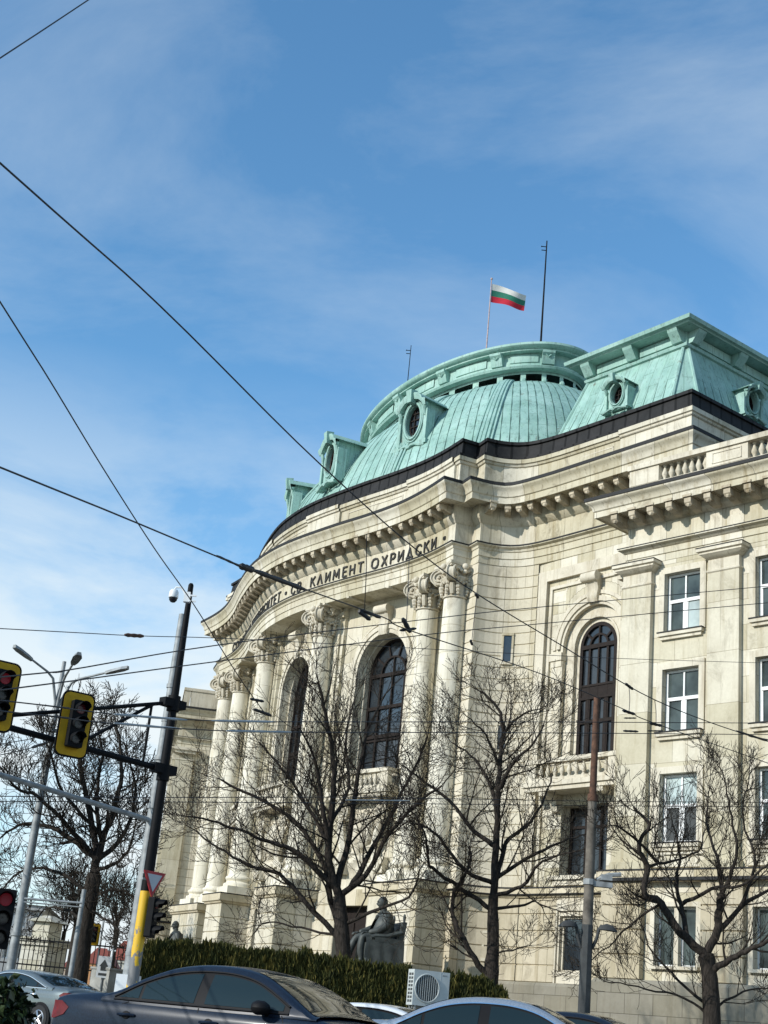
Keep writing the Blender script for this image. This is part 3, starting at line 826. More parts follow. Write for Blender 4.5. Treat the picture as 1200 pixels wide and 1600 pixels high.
def side(mir):
    cmp_ = (lambda T: (lambda p: MIR(T(p)))) if mir else (lambda T: T)
    mm = (lambda pts: [Vector((-p[0], p[1])) for p in pts][::-1]) if mir else (lambda pts: pts)
    PV = cmp_(pv)
    # --- concave corner wall beside the portico
    conc = [(16.1, 0.42)] + [f for f, c in TAIL[1:9]] + [(19.3, 2.72)]
    conc = [(16.1, .40), (17.6, .40), (17.63, .9), (17.73, 1.25), (17.87, 1.62), (18.13, 2.03), (18.47, 2.36), (18.98, 2.65), (19.45, 2.83)]
    cpath = mm(resample(conc[1:], 0.3)); cpath0 = mm(conc[:2])
    mb = MB(); rust(mb, mm([conc[0], conc[1]] + [tuple(p) for p in resample(conc[1:], 0.3)[1:]]), 8.36, 24.3, 27, g=.03, dep=.05)
    cw = bpart('corner_wall', mb, M['rustic'])
    for f, za, zb in ((.5, 19.3, 20.65), (.5, 14.9, 16.1), (.5, 5.2, 6.3)):
        i = int(len(cpath) * f); p = cpath[i]; t = (cpath[i + 1] - cpath[i - 1]).normalized()
        T = local_T(p, t, 0)
        mb = MB(T); mb.box(-.2, .2, -.03, .02, za, zb); o = bpart('slit_window', mb, M['glass'], cw)
        mb = MB(T); mb.box(-.3, -.2, -.10, .02, za - .02, zb + .05); mb.box(.2, .3, -.10, .02, za - .02, zb + .05); mb.box(-.3, .3, -.12, .02, zb, zb + .12); mb.box(-.3, .3, -.14, .02, za - .14, za)
        obj('window_frame', mb, M['rustic'], o)
    # --- pavilion wall
    mb = MB(PV); wall_arch(mb, -9.6, 0, 12.6, 24.3, -5.6, 1.95, 14.0, 19.6, 0.2, 2)
    wall_rect(mb, -9.6, 0, 8.36, 12.6, [(-7.15, -4.3, 8.9, 12.05)], 0.9)
    mb.add([(0, 0, 8.36), (0, 12, 8.36), (0, 12, 28), (0, 0, 28)], [(0, 1, 2, 3)])
    pw2 = bpart('pavilion_wall', mb, M['ashlar_small'])
    if not mir:
        mb = MB(PV)
        annulus(mb, -5.6, 19.6, 14.0, 1.4, 1.95, 0.2)
        arch_ring(mb, -5.6, 19.6, 14.0, 1.36, 1.46, .15, .4); arch_ring(mb, -5.6, 19.6, 14.0, 1.12, 1.38, .36, .5)
        arch_ring(mb, -5.6, 19.6, 14.0, 1.93, 2.08, -.06, .1); arch_ring(mb, -5.6, 19.6, 19.6, 2.08, 2.32, -.14, 0.0); arch_ring(mb, -5.6, 19.6, 19.6, 2.44, 2.62, -.07, 0.0)
        for s in (-1, 1):
            a, b = sorted((-5.6 + s * 1.9, -5.6 + s * 2.72))
            mb.box(a, b, -.18, .2, 19.05, 19.42); mb.box(a + .06, b - .06, -.11, .18, 18.75, 19.05); mb.box(a + .1, b - .1, -.07, .16, 14, 18.75); mb.box(a + .05, b - .05, -.12, .17, 17.95, 18.05)
        for a, b, c, d in ((-9.3, -8.72, 8.5, 23.75), (-2.5, -1.9, 8.5, 23.75), (-8.72, -2.5, 23.2, 23.75)): mb.box(a, b, -.20, .02, c, d)
        for a, b, c, d in ((-8.55, -8.4, 8.5, 22.9), (-2.8, -2.65, 8.5, 22.9), (-8.4, -2.8, 22.75, 22.9)): mb.box(a, b, -.1, .02, c, d)
        bpart('niche_moulding', mb, M['orn'], pw2, 40)
        keystone(PV, -5.6, 21.6, 23.0, .6, .85, -.1, pw2)
        arched_window(PV, -5.6, 1.14, 14.1, 19.6, .42, pw2, 'door')
        balcony(PV, -5.6, 2.85, 12.98, 1.15, 0, 10, pw2, 1)
        mb = MB(PV); mb.box(-7.15, -4.3, .7, .76, 8.9, 12.05)
        o = bpart('square_window', mb, M['glass'], pw2)
        mb = MB(PV)
        for x in (-7.15, -6.22, -5.3, -4.42): mb.box(x, x + .12, .6, .72, 8.9, 12.05)
        for z in (8.9, 11.1, 11.93): mb.box(-7.02, -4.42, .62, .71, z, z + .12)
        obj('window_frame', mb, M['darkwood'], o)
        mb = MB(PV); mb.box(-7.6, -3.85, -.25, .3, 8.72, 8.9); mb.box(-7.4, -4.05, -.12, .1, 8.48, 8.72)
        obj('window_sill', mb, M['orn'], o)
    # --- base storey and plinth of corner and pavilion
    bp = mm([(16.1, .3), (17.72, .3)] + [tuple(p) for p in resample(conc[1:], 0.3)[1:]])
    mb = MB(); rust(mb, offpath(bp, .08), 4.25, 7.95, 5, dep=.06)
    sq = [(-9.75, -7.07, 4.25, 7.95), (-4.8, 0.1, 4.25, 7.95)]
    for a, b, c, d in sq: rust(mb, mm([PVp.xy for PVp in (pv((a, -.12, 0)), pv((b, -.12, 0)))]), c, d, 5, dep=.06)
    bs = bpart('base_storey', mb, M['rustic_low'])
    mb = MB(PV); wall_rect(mb, -7.07, -4.8, 4.25, 7.95, [(-6.9, -4.95, 4.75, 7.15)], .35, -.02); mb.box(-7.07, -4.8, -.12, .0, 7.36, 7.95)
    for a, b in ((-7.07, -7.0), (-4.87, -4.8)): mb.box(a, b, -.12, 0, 4.25, 7.36)
    mb.box(-7.0, -4.87, -.05, .05, 4.6, 4.75)
    obj('window_surround', mb, M['orn'], bs)
    mb = MB(PV)
    for x in (-6.9, -5.65, -5.05): mb.box(x, x + .1, .15, .3, 4.75, 7.15)
    mb.box(-6.9, -4.95, .16, .29, 4.75, 4.85); mb.box(-6.9, -4.95, .16, .29, 7.05, 7.15)
    o = obj('window', mb, M['orn'], bs)
    mb = MB(PV); mb.add([(-6.9, .25, 4.75), (-4.95, .25, 4.75), (-4.95, .25, 7.15), (-6.9, .25, 7.15)], [(0, 1, 2, 3)]); obj('window_glass', mb, M['glass'], o) if False else bpart('window_glass', mb, M['glass'], bs)
    strp = mm([(16.1, .3), (17.72, .3)] + [tuple(p) for p in resample(conc[1:], 0.3)[1:]] + [tuple(pv((0.0, 0, 0)).xy)])
    mb = MB(); sweep(mb, strp, [(-.05, 7.93), (.14, 7.95), (.22, 8.05), (.30, 8.08), (.30, 8.34), (.0, 8.42), (-.2, 8.43)])
    sc_ = bpart('string_course', mb, M['base'])
    mb = MB(); sweep(mb, strp, [(.20, 8.02), (.315, 8.06), (.315, 8.1)]); sweep(mb, strp, [(.28, 8.33), (.32, 8.33), (.32, 8.37), (.1, 8.43)]); obj('ledge_flashing', mb, M['flashing'], sc_)
    mb = MB(); sweep(mb, strp, [(.28, -1), (.28, 4.12), (.18, 4.26), (-.2, 4.27)])
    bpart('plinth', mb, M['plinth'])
    # --- wing
    wf = Frame(29.336, 1.116, R_(16.96)); WV = cmp_(wf)
    P = lambda s, y: tuple(wf((s, y, 0)).xy)
    ret = [P(-1.3, 3.9), P(-.95, 3.86), P(-.55, 3.68), P(-.22, 3.33), P(-.05, 2.95), P(0, 2.5), P(0, 0)]
    SW = 22.0
    fpath = mm(ret + [P(SW, 0)])
    mb = MB()
    sweep(mb, fpath, [(-.1, 21.18), (0.02, 21.2), (0.02, 21.5), (.07, 21.52), (.07, 21.78), (.15, 21.82), (.2, 21.9), (.32, 21.94), (.32, 22.02), (0, 22.06), (0, 22.95), (.1, 23.0), (.2, 23.1), (.26, 23.14), (.26, 23.45)])
    we = bpart('wing_entablature', mb, M['entab'], smooth=40)
    mb = MB(); sweep(mb, fpath, [(.31, 21.99), (.335, 21.99), (.335, 22.03), (0, 22.08)]); obj('ledge_flashing', mb, M['flashing'], we)
    mb = MB()
    sweep(mb, fpath, [(.26, 23.42), (1.02, 23.42), (1.02, 23.36), (1.06, 23.36), (1.06, 23.62), (1.12, 23.66), (1.15, 23.8), (1.24, 23.92), (1.34, 23.98), (1.37, 24.02), (1.37, 24.1)])
    wc = bpart('wing_cornice', mb, M['entab'], smooth=40)
    mb = MB(); sweep(mb, fpath, [(1.34, 24.07), (1.41, 24.07), (1.41, 24.22), (1.2, 24.27), (-.1, 24.42)]); obj('cornice_flashing', mb, M['flashing'], wc)
    for k in range(9 if not mir else 0):
        s = -.02 + .945 * k
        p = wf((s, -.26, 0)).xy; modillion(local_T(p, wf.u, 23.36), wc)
    if mir:
        for y in (.3, 1.25, 2.2):
            p = MIR(wf((-.26, y, 0))).xy; t = Vector((wf.n.x, -wf.n.y)) * 1
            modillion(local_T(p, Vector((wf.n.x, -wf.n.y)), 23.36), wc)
    # wing front
    nb = 4 if not mir else 2
    mb = MB(WV)
    holes = []
    for k in range(nb):
        c = 2.9 + 4.35 * k
        holes += [(c - .88, c + .88, 17.98, 20.56), (c - .88, c + .88, 13.8, 16.43), (c - .88, c + .88, 9.42, 12.15)]
    wall_rect(mb, 0, SW, 8.36, 21.2, holes, .36)
    ww = bpart('wing_wall', mb, M['ashlar'])
    looks = [('mixed', 'plain', 'screens'), ('mixed', 'plain', 'plain'), ('plain', 'plain', 'plain'), ('plain', 'plain', 'plain')]
    for k in range(nb):
        c = 2.9 + 4.35 * k
        for j, (za, zb) in enumerate(((17.98, 20.56), (13.8, 16.43), (9.42, 12.15))):
            mb = MB(WV); a, b = c - .88, c + .88
            for p, q, r, t in ((a - .27, a, za, zb + .27), (b, b + .27, za, zb + .27), (a, b, zb, zb + .27)): mb.box(p, q, -.075, .02, r, t)
            mb.box(a - .2, b + .2, -.22, .05, za - .16, za - .0); mb.box(a - .12, b + .12, -.13, .05, za - .3, za - .16)
            sr = bpart('window_surround', mb, M['orn'], ww)
            mb = MB(WV); mb.box(a - .22, b + .22, -.24, -.02, za - .025, za + .03); obj('sill_flashing', mb, M['flashing'], sr)
            if not mir: sash(WV, a + .02, b - .02, za + .03, zb - .02, .25, ww, looks[k][j])
            if j == 2:
                mb = MB(WV)
                mb.box(a - .35, b + .35, -.10, .02, 8.5, 8.6); mb.box(a - .35, b + .35, -.09, .02, 8.98, 9.06)
                for q in (0, 1):
                    cx = c + (q - .5) * 1.5
                    mb.tube([(cx + .24 * math.cos(i * PI / 8), -.05, 8.79 + .17 * math.sin(i * PI / 8)) for i in range(17)], .035, 5)
                bpart('panel_moulding', mb, M['orn'], ww)
    # pilasters
    for s in ([0.0, 4.27, 8.62, 12.97, 17.3] if not mir else [0.0, 4.27]):
        mb = MB(WV); a, b = s, s + 1.46
        y0 = -.24
        mb.box(a, b, y0, .02, 8.7, 20.25); mb.box(a - .1, b + .1, y0 - .1, .02, 8.42, 8.7)
        o = bpart('wing_pilaster', mb, M['pier'], ww)
        mb = MB(WV)
        rows = []
        for e, z in ((0.0, 20.15), (.05, 20.2), (.05, 20.27), (.0, 20.3), (0.0, 20.72), (.06, 20.75), (.18, 20.86), (.27, 20.92), (.27, 21.0), (.36, 21.03), (.36, 21.17)):
            rows.append([(a - e, .02, z), (a - e, y0 - e, z), (b + e, y0 - e, z), (b + e, .02, z)])
        mb.grid(rows); mb.add(rows[-1], [(0, 1, 2, 3)])
        q = obj('pilaster_capital', mb, M['orn'], o, 40)
        mb = MB(WV); mb.box(a - .37, b + .37, y0 - .375, 0, 21.16, 21.2); obj('ledge_flashing', mb, M['flashing'], o)
    # return wall towards the portico
    mb = MB(); rust(mb, mm(ret), 8.36, 21.2, 21, g=.03, dep=.045)
    rw = bpart('return_wall', mb, M['rustic'])
    RT = cmp_(lambda p: wf((p[1], p[0], p[2])))
    mb = MB(RT); mb.box(0, 1.4, -.26, .02, 8.7, 20.3); mb.box(-.05, 1.5, -.36, .02, 8.42, 8.7)
    o = bpart('wing_pilaster', mb, M['pier'], rw)
    mb = MB(RT); mb.box(-.0, 1.42, -.31, .02, 20.2, 20.3); mb.box(-.1, 1.55, -.42, .02, 20.72, 20.95); mb.box(-.2, 1.72, -.55, .02, 20.95, 21.18)
    obj('pilaster_capital', mb, M['orn'], o)
    # ground floor of wing
    mb = MB()
    rust(mb, mm([P(-.5, 3.9), P(-.5, -.3), P(1.45, -.3), P(1.45, .0)]), 4.25, 7.95, 4, dep=.08)
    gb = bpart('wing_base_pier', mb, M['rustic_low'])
    for k in range(nb):
        c = 2.9 + 4.35 * k; mb = MB()
        rust(mb, mm([P(c + .93 + .35, 0), P(c + .93 + .35, -.3), P(c + 3.1, -.3), P(c + 3.1, 0)]), 4.25, 7.95, 4, dep=.08)
        bpart('wing_base_pier', mb, M['rustic_low'])
    mb = MB(WV)
    wall_rect(mb, 1.4, SW, 4.25, 7.95, [(2.9 + 4.35 * k - .95, 2.9 + 4.35 * k + .95, 4.82, 7.02) for k in range(nb)], .4, -.02)
    gw = bpart('ground_wall', mb, M['ashlar_small'])
    for k in range(nb):
        c = 2.9 + 4.35 * k
        mb = MB(WV); mb.box(c - 1.1, c + 1.1, -.2, .1, 4.7, 4.82); mb.box(c - .1, c + .1, -.0, .3, 4.82, 7.02)
        for s in (-1, 1): mb.box(min(c + s * .95, c + s * 1.15), max(c + s * .95, c + s * 1.15), -.1, .02, 4.82, 7.2)
        mb.box(c - .95, c + .95, -.1, .02, 7.02, 7.2)
        bpart('window_surround', mb, M['orn'], gw)
        if not mir:
            for s in (-1, 1):
                a, b = sorted((c + s * .1, c + s * .95)); mb = MB(WV); y = .22
                for p, q, r, t in ((a, a + .07, 4.82, 7.02), (b - .07, b, 4.82, 7.02), (a, b, 4.82, 4.9), (a, b, 6.94, 7.02)): mb.box(p, q, y, y + .08, r, t)
                w_ = bpart('ground_window', mb, M['whitewood'], gw)
                mb = MB(WV); mb.add([(a, y + .05, 4.82), (b, y + .05, 4.82), (b, y + .05, 7.02), (a, y + .05, 7.02)], [(0, 1, 2, 3)]); obj('window_glass', mb, M['glass_blue'], w_)
    sp = mm([P(-.5, 3.9), P(-.5, -.3), P(SW, -.3)])
    mb = MB(); sweep(mb, sp, [(-.2, 7.93), (.05, 7.95), (.1, 8.03), (.16, 8.06), (.16, 8.34), (-.1, 8.4), (-.4, 8.42)])
    ss = bpart('string_course', mb, M['base'])
    mb = MB(); sweep(mb, sp, [(.06, 7.93), (.17, 7.95), (.17, 8.07)]); sweep(mb, sp, [(.14, 8.33), (.18, 8.33), (.18, 8.37), (0, 8.42)]); obj('ledge_flashing', mb, M['flashing'], ss)
    mb = MB(); sweep(mb, sp, [(.2, -1), (.2, 4.12), (.1, 4.26), (-.5, 4.28)]); bpart('plinth', mb, M['plinth'])
    # roof balustrade of wing
    mb = MB(WV); y0, y1 = .02, .5
    dies = [(-.05, 1.5), (3.93, 5.95), (8.35, 10.3), (12.7, 14.6), (17, 19)]
    mb.box(-.05, SW, y0 + .02, y1 - .02, 24.3, 24.98)
    mb.box(-.12, SW, y0 - .08, y1 + .06, 25.72, 25.95)
    for a, b in dies: mb.box(a, b, y0, y1, 24.981, 25.719)
    for a, b in dies[1:3]:
        for p, q, r, t in ((a + .3, b - .3, 25.55, 25.59), (a + .3, b - .3, 25.1, 25.14), (a + .3, a + .34, 25.1, 25.59), (b - .34, b - .3, 25.1, 25.59)): mb.box(p, q, y0 - .03, y0, r, t)
    mb.box(-.05, .45, .53, 3.2, 24.3, 25.72); mb.box(-.12, .51, .57, 3.3, 25.722, 25.95)
    ro = bpart('roof_balustrade', mb, M['orn'])
    if not mir:
        for (a, b), n in (((1.5, 3.93), 7), ((5.95, 8.35), 7)):
            for i in range(n): baluster(WV, lerp(a, b, (i + .5) / n), .26, 24.98, .74, ro, 1.0)
    mb = MB(WV); mb.add([(0, .3, 24.38), (SW, .3, 24.38), (SW, 12, 24.38), (0, 12, 24.38)], [(0, 1, 2, 3)]); mb.add([(SW, 0, 0), (SW, 12, 0), (SW, 12, 24.38), (SW, 0, 24.38)], [(0, 1, 2, 3)])
    bpart('wing_roof', mb, M['flashing'])
    # --- mansard of the pavilion
    def octa(s0, s1, y0, y1, c): return [(s0, y0), (s1 - c, y0), (s1, y0 + c), (s1, y1), (s0, y1)]
    mb = MB(PV); mb.swap = True
    b0 = [(-9.5, .55), (-1.75, .55), (-.75, 1.55), (-.75, 10.6), (-9.5, 10.6)]; b1 = [(-8.45, 1.85), (-2.1, 1.85), (-1.95, 2.0), (-1.95, 9.4), (-8.45, 9.4)]
    for i in range(5):
        j = (i + 1) % 5; a, b, c, d = b0[i], b0[j], b1[j], b1[i]
        w1 = math.dist(a, b); k = (w1 - math.dist(c, d)) / 2
        mb.add([(*a, 31.05), (*b, 31.05), (*c, 34.9), (*d, 34.9)], [(0, 1, 2, 3)], [[(0, 0), (w1, 0), (w1 - k, 4), (k, 4)]])
    ms_ = bpart('mansard_roof', mb, M['copper'])
    mb = MB(PV)
    for i in range(5):
        a, d = b0[i], b1[i]; mb = MB(PV); mb.tube([(*a, 31.05), (*d, 34.9)], .09, 6); obj('hip_roll', mb, M['copper_plain'], ms_, 50)
    mb = MB(PV)
    for q in range(1, 12):
        t = q / 12; a = (lerp(-9.5, -1.75, t), .55, 31.05); d = (lerp(-8.45, -2.1, t), 1.85, 34.72); mb.tube([(a[0], a[1] - .01, a[2]), (d[0], d[1] - .01, d[2])], .028, 4)
    for q in range(1, 13):
        t = q / 13; mb.tube([(-.74, lerp(1.55, 10.6, t), 31.05), (-1.94, lerp(2.0, 9.4, t), 34.72)], .028, 4)
    obj('standing_seams', mb, M['seam'], ms_)
    mb = MB(PV)
    tp = [(p[0], p[1]) for p in b1]
    def ringp(e): return [(-8.45 - e, 1.85 - e), (-2.05 + e, 1.85 - e), (-1.95 + e, 1.95 - e) if False else (-1.95 + e, 1.85 - e), (-1.95 + e, 9.4 + e), (-8.45 - e, 9.4 + e)]
    rows = []
    for e, z in ((.02, 34.75), (.16, 34.8), (.2, 34.92), (.12, 35.0), (.05, 35.05), (.05, 35.62), (.75, 35.66), (.8, 35.72), (.95, 35.76), (1.0, 35.95), (.9, 36.0), (-1.5, 36.3)):
        rows.append([(p[0], p[1], z) for p in ringp(e)])
    mb.grid(rows, close=True); mb.add(rows[-1], [tuple(range(5))])
    obj('roof_cornice', mb, M['copper_plain'], ms_)
    if not mir:
        def bracket(T):
            mb = MB(T); pr = [(0, 35.0), (-.25, 35.02), (-.38, 35.2), (-.62, 35.5), (-.68, 35.64), (0, 35.64)]; n = len(pr)
            mb.add([(-.3, a, b) for a, b in pr] + [(.3, a, b) for a, b in pr], [tuple(range(n)), tuple(range(2 * n - 1, n - 1, -1))] + [(i, (i + 1) % n, n + (i + 1) % n, n + i) for i in range(n)])
            mb.tube([(-.13, -.47, 35.42), (0, -.45, 35.32), (.13, -.47, 35.42)], .035, 5)
            obj('roof_bracket', mb, M['copper_plain'], ms_)
        for s in (-8.2, -5.25, -2.3): bracket(lambda p, s=s: PV((s + p[0], 1.80 + p[1], p[2])))
        for y in (2.25, 5.6, 9.0): bracket(lambda p, y=y: PV((-1.9 - p[1], y + p[0], p[2])))
        for s0, s1 in ((-7.8, -5.65), (-4.85, -2.7)):
            mb = MB(PV); mb.box(s0, s1, 1.72, 1.81, 35.1, 35.55); obj('roof_panel', mb, M['copper_plain'], ms_)
        for y0, y1 in ((2.7, 5.2), (6.0, 8.5)):
            mb = MB(PV); mb.box(-1.93, -1.82, y0, y1, 35.1, 35.55); obj('roof_panel', mb, M['copper_plain'], ms_)
        dormer(lambda p: PV((-5.3 + p[0] * .62, .80 + p[1], 32.75 + p[2] * .54)), 'mansard_dormer', ms_, True)
        dormer(lambda p: PV((-.95 - p[1], 5.6 + p[0] * .62, 32.75 + p[2] * .54)), 'mansard_dormer', ms_, True)
        mb = MB(PV)
        for x, z in ((-3.2, 33.9), (-2.75, 32.3), (-3.0, 32.9), (-4.1, 34.0)):
            k = (z - 31.05) / 3.85; y = .55 + 1.3 * k - .01
            mb.add([(x - .1, y, z - .2), (x + .1, y, z - .2), (x + .12, y + .14, z + .22), (x - .08, y + .14, z + .22)], [(0, 1, 2, 3)])
        obj('rust_patch', mb, M['rust'], ms_)

def dormer(T, name, parent, small=False):
    """oval window in a copper aedicule; local x along, y into, z up, origin at the middle of the oval"""
    rx, ry = (.62, .98)
    n = 28
    W, H0, H1 = .92, -1.55, 1.2
    mb = MB(T)
    ov = [(rx * math.cos(2 * PI * i / n), ry * math.sin(2 * PI * i / n)) for i in range(n)]
    def outline(c, s):
        k = min(W / max(abs(c), 1e-6), (H1 if s > 0 else -H0) / max(abs(s), 1e-6)); return (c * k, s * k)
    ou = [outline(math.cos(2 * PI * i / n), math.sin(2 * PI * i / n)) for i in range(n)]
    y0 = -.15
    mb.grid([[(x, y0, z) for x, z in ov], [(x, y0, z) for x, z in ou]], close=True)
    mb.grid([[(x, y0, z) for x, z in ou], [(x * .96, y0 + 2.6, z * .95) for x, z in ou]], close=True)
    mb.grid([[(x * 1.02, y0 + .4, z * 1.02) for x, z in ov], [(x, y0, z) for x, z in ov]], close=True)
    dm = bpart(name, mb, M['copper_plain'], parent, 30)
    mb = MB(T)
    for k, rr in ((1.14, .085), (1.34, .05)):
        mb.tube([(x * k, y0 - .05, z * k) for x, z in ov + ov[:2]], rr, 6, False)
    # hood: curved over the oval and stepping down to the sides
    hood = [(-1.3, 0.95), (-1.0, 1.04), (-.92, 1.22), (-.62, 1.48), (0, 1.66), (.62, 1.48), (.92, 1.22), (1.0, 1.04), (1.3, .95)]
    lo = [(x * .97, z - .17) for x, z in hood]
    rows = []
    rows.append([(x * .94, y0 - .05, z - .28) for x, z in hood])
    rows.append([(x, y0 - .32, z - .16) for x, z in lo]); rows.append([(x, y0 - .42, z - .05) for x, z in hood]); rows.append([(x, y0 - .42, z + .06) for x, z in hood]); rows.append([(x * .95, y0 + 2.5, z + .05) for x, z in hood])
    mb.grid(rows)
    for s in (-1, 1):
        mb.tube([(s * 1.15, y0 - .22, .85), (s * 1.02, y0 - .16, .5), (s * 1.06, y0 - .1, .1)], [.16, .12, .06], 6)
        mb.box(min(s * .98, s * 1.25), max(s * .98, s * 1.25), y0 - .12, y0 + .5, -1.5, .5)
        mb.box(min(s * .85, s * 1.45), max(s * .85, s * 1.45), y0 - .25, y0 + .3, -1.75, -1.5)
        mb.tube([(s * 1.3, y0 - .15, -1.8), (s * .9, y0 - .2, -1.75), (s * .5, y0 - .2, -1.6), (s * .2, y0 - .22, -1.62), (0, y0 - .22, -1.78)], .11, 6)
    mb.hexa([(-.16, y0 - .1, 1.0), (.16, y0 - .1, 1.0), (.16, y0 - .5, 1.05), (-.16, y0 - .5, 1.05), (-.24, y0 - .1, 1.85), (.24, y0 - .1, 1.85), (.24, y0 - .6, 1.8), (-.24, y0 - .6, 1.8)])
    obj('dormer_hood', mb, M['copper_plain'], dm, 35)
    mb = MB(T); mb.add([(x * 1.02, y0 + .32, z * 1.02) for x, z in ov], [tuple(range(n))]); obj('window_glass', mb, M['glass'], dm)
    mb = MB(T)
    for x in (-.22, .22): mb.box(x - .03, x + .03, y0 + .24, y0 + .31, -.92, .92)
    for z in (-.62, -.2, .22, .62): mb.box(-.58, .58, y0 + .25, y0 + .3, z - .03, z + .03)
    mb.tube([(x * .97, y0 + .27, z * .97) for x, z in ov + ov[:2]], .06, 5, False)
    obj('window_frame', mb, M['darkwood'], dm)
    return dm

# ------------------------------------------------------------------ central dome
YC = 9.0
def sup(t, a, b, n): 
    c, s = math.cos(t), math.sin(t)
    return (a * math.copysign(abs(c) ** (2 / n), c), b * math.copysign(abs(s) ** (2 / n), s))
NT = 120
def dome_pt(t, ph):
    bx, by = sup(t, 18.0, 10.55, 2.9); tx, ty = sup(t, 11.0, 5.0, 2.1)
    h = math.sin(ph) / math.sin(R_(76)); k = .62 * (1 - math.cos(ph)) / (1 - math.cos(R_(76))) + .38 * h
    return Vector((lerp(bx, tx, k), YC - lerp(by, ty, k), lerp(31.0, 39.3, h)))
mb = MB(); mb.swap = True
rows = []; phs = [R_(76) * i / 22 for i in range(23)]
for ph in phs: rows.append([dome_pt(2 * PI * i / NT, ph) for i in range(NT)])
per = [0.0]
for i in range(NT): per.append(per[-1] + 0.62)
hs = [0.0]
for a, b in zip(phs[:-1], phs[1:]): hs.append(hs[-1] + (dome_pt(PI / 2, b) - dome_pt(PI / 2, a)).length)
mb.grid(rows, per, hs, close=True)
dome = bpart('central_dome', mb, M['copper'], smooth=40)
for t0, t1 in ((39, 32), (69, 63), (111, 117), (141, 148)):
    mb = MB()
    for dt, r in ((-2.6, .09), (-1.3, .13), (0, .16), (1.3, .13), (2.6, .09)):
        mb.tube([dome_pt(R_(lerp(t0, t1, i / (len(phs) - 1)) + dt), ph) + Vector((0, -.03, .03)) for i, ph in enumerate(phs)], r, 6)
    obj('dome_rib', mb, M['copper_plain'], dome, 50)
# standing seams
mb = MB()
acc = 0; 
for i in range(0, NT, 1):
    t = 2 * PI * i / NT
    if not (R_(-10) < t < R_(190)): continue
    mb.tube([dome_pt(t, ph) for ph in phs[::3]], .042, 4)
obj('standing_seams', mb, M['seam'], dome)
def ell(a, b, z, n=96): return [(a * math.cos(2 * PI * i / n), YC - b * math.sin(2 * PI * i / n), z) for i in range(n)]
mb = MB()
mb.grid([ell(*p) for p in ((11.2, 5.2, 39.98), (11.2, 5.2, 40.0), (11.6, 5.55, 40.05), (11.68, 5.62, 40.18), (11.55, 5.5, 40.28), (11.45, 5.4, 40.34), (11.45, 5.4, 41.08), (11.95, 5.75, 41.1), (11.95, 5.75, 41.2), (12.15, 5.9, 41.24), (12.3, 6.0, 41.36), (12.3, 6.0, 41.5), (12.0, 5.8, 41.55), (9, 4, 41.75))], close=True)
mb.add(ell(9, 4, 41.75), [tuple(range(96))])
crown = bpart('dome_crown', mb, M['copper_plain'], dome, 40)
mb = MB(); mb.grid([ell(10.4, 4.4, 38.9), ell(10.4, 4.4, 40.1)], close=True); obj('vent_shadow_wall', mb, M['flashing'], dome) if False else None
mb = MB()
for k in range(30):
    if k % 1 == 0:
        a0 = 2 * PI * (k + .0) / 30; a1 = a0 + 2 * PI * .24 / 30
        rows = []
        for z in (38.95, 40.02):
            rows.append([((11.12) * math.cos(lerp(a0, a1, j / 3)), YC - 5.12 * math.sin(lerp(a0, a1, j / 3)), z) for j in range(4)])
        mb.grid(rows)
        mb.ball(((11.15) * math.cos(a0 + .02), YC - 5.15 * math.sin(a0 + .02), 39.42), .17, 6, 4)
mb.grid([ell(11.2, 5.2, 39.1), ell(11.05, 5.05, 39.28), ell(10.6, 4.6, 39.32)], close=True)
mb.grid([ell(11.14, 5.14, 39.84), ell(11.14, 5.14, 40.02)], close=True)
obj('dome_vents', mb, M['copper_plain'], dome, 40)
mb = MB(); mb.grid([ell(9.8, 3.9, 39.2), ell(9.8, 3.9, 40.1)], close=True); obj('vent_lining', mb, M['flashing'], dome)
for k in range(14):
    a = 2 * PI * (k + .5) / 14
    if math.sin(a) < -.25: continue
    c = Vector((11.45 * math.cos(a), YC - 5.4 * math.sin(a), 0)); nrm = Vector((math.cos(a) / 11.45, -math.sin(a) / 5.4, 0)).normalized(); tg = Vector((-nrm.y, nrm.x, 0))
    T = lambda p, c=c, nrm=nrm, tg=tg: c + tg * p[0] - nrm * p[1] + Vector((0, 0, p[2]))
    mb = MB(T); pr = [(.1, 40.3), (-.2, 40.32), (-.26, 40.5), (-.34, 40.8), (-.5, 40.95), (-.52, 41.1), (.1, 41.1)]; n = len(pr)
    mb.add([(-.38, q, z) for q, z in pr] + [(.38, q, z) for q, z in pr], [tuple(range(n)), tuple(range(2 * n - 1, n - 1, -1))] + [(i, (i + 1) % n, n + (i + 1) % n, n + i) for i in range(n)])
    mb.tube([(-.16, -.40, 40.85), (0, -.36, 40.72), (.16, -.40, 40.85)], .05, 5)
    obj('crown_bracket', mb, M['copper_plain'], crown)
    a2 = 2 * PI * (k + 1) / 14
    if k < 13 and math.sin(2 * PI * (k + 1.5) / 14) >= -.25:
        mb = MB()
        rows = [[((11.52 + e) * math.cos(2 * PI * (k + .5 + .22 + .56 * j / 6) / 14), YC - (5.47 + e) * math.sin(2 * PI * (k + .5 + .22 + .56 * j / 6) / 14), z) for j in range(7)] for e, z in ((-.1, 40.46), (0, 40.48), (0, 40.98), (-.1, 41.0))]
        mb.grid(rows); obj('crown_panel', mb, M['copper_plain'], crown)
def dome_dormer(x, y, ang, z):
    c, s = math.cos(ang), math.sin(ang)
    dormer(lambda p: Vector((x + c * p[0] - s * p[1], y + s * p[0] + c * p[1], z + p[2])), 'dome_dormer', dome)
dome_dormer(.5, -1.0, 0, 35.1); dome_dormer(9.4, .15, R_(14), 34.95); dome_dormer(-8.7, .3, R_(-14), 35.2)
side(False); side(True)
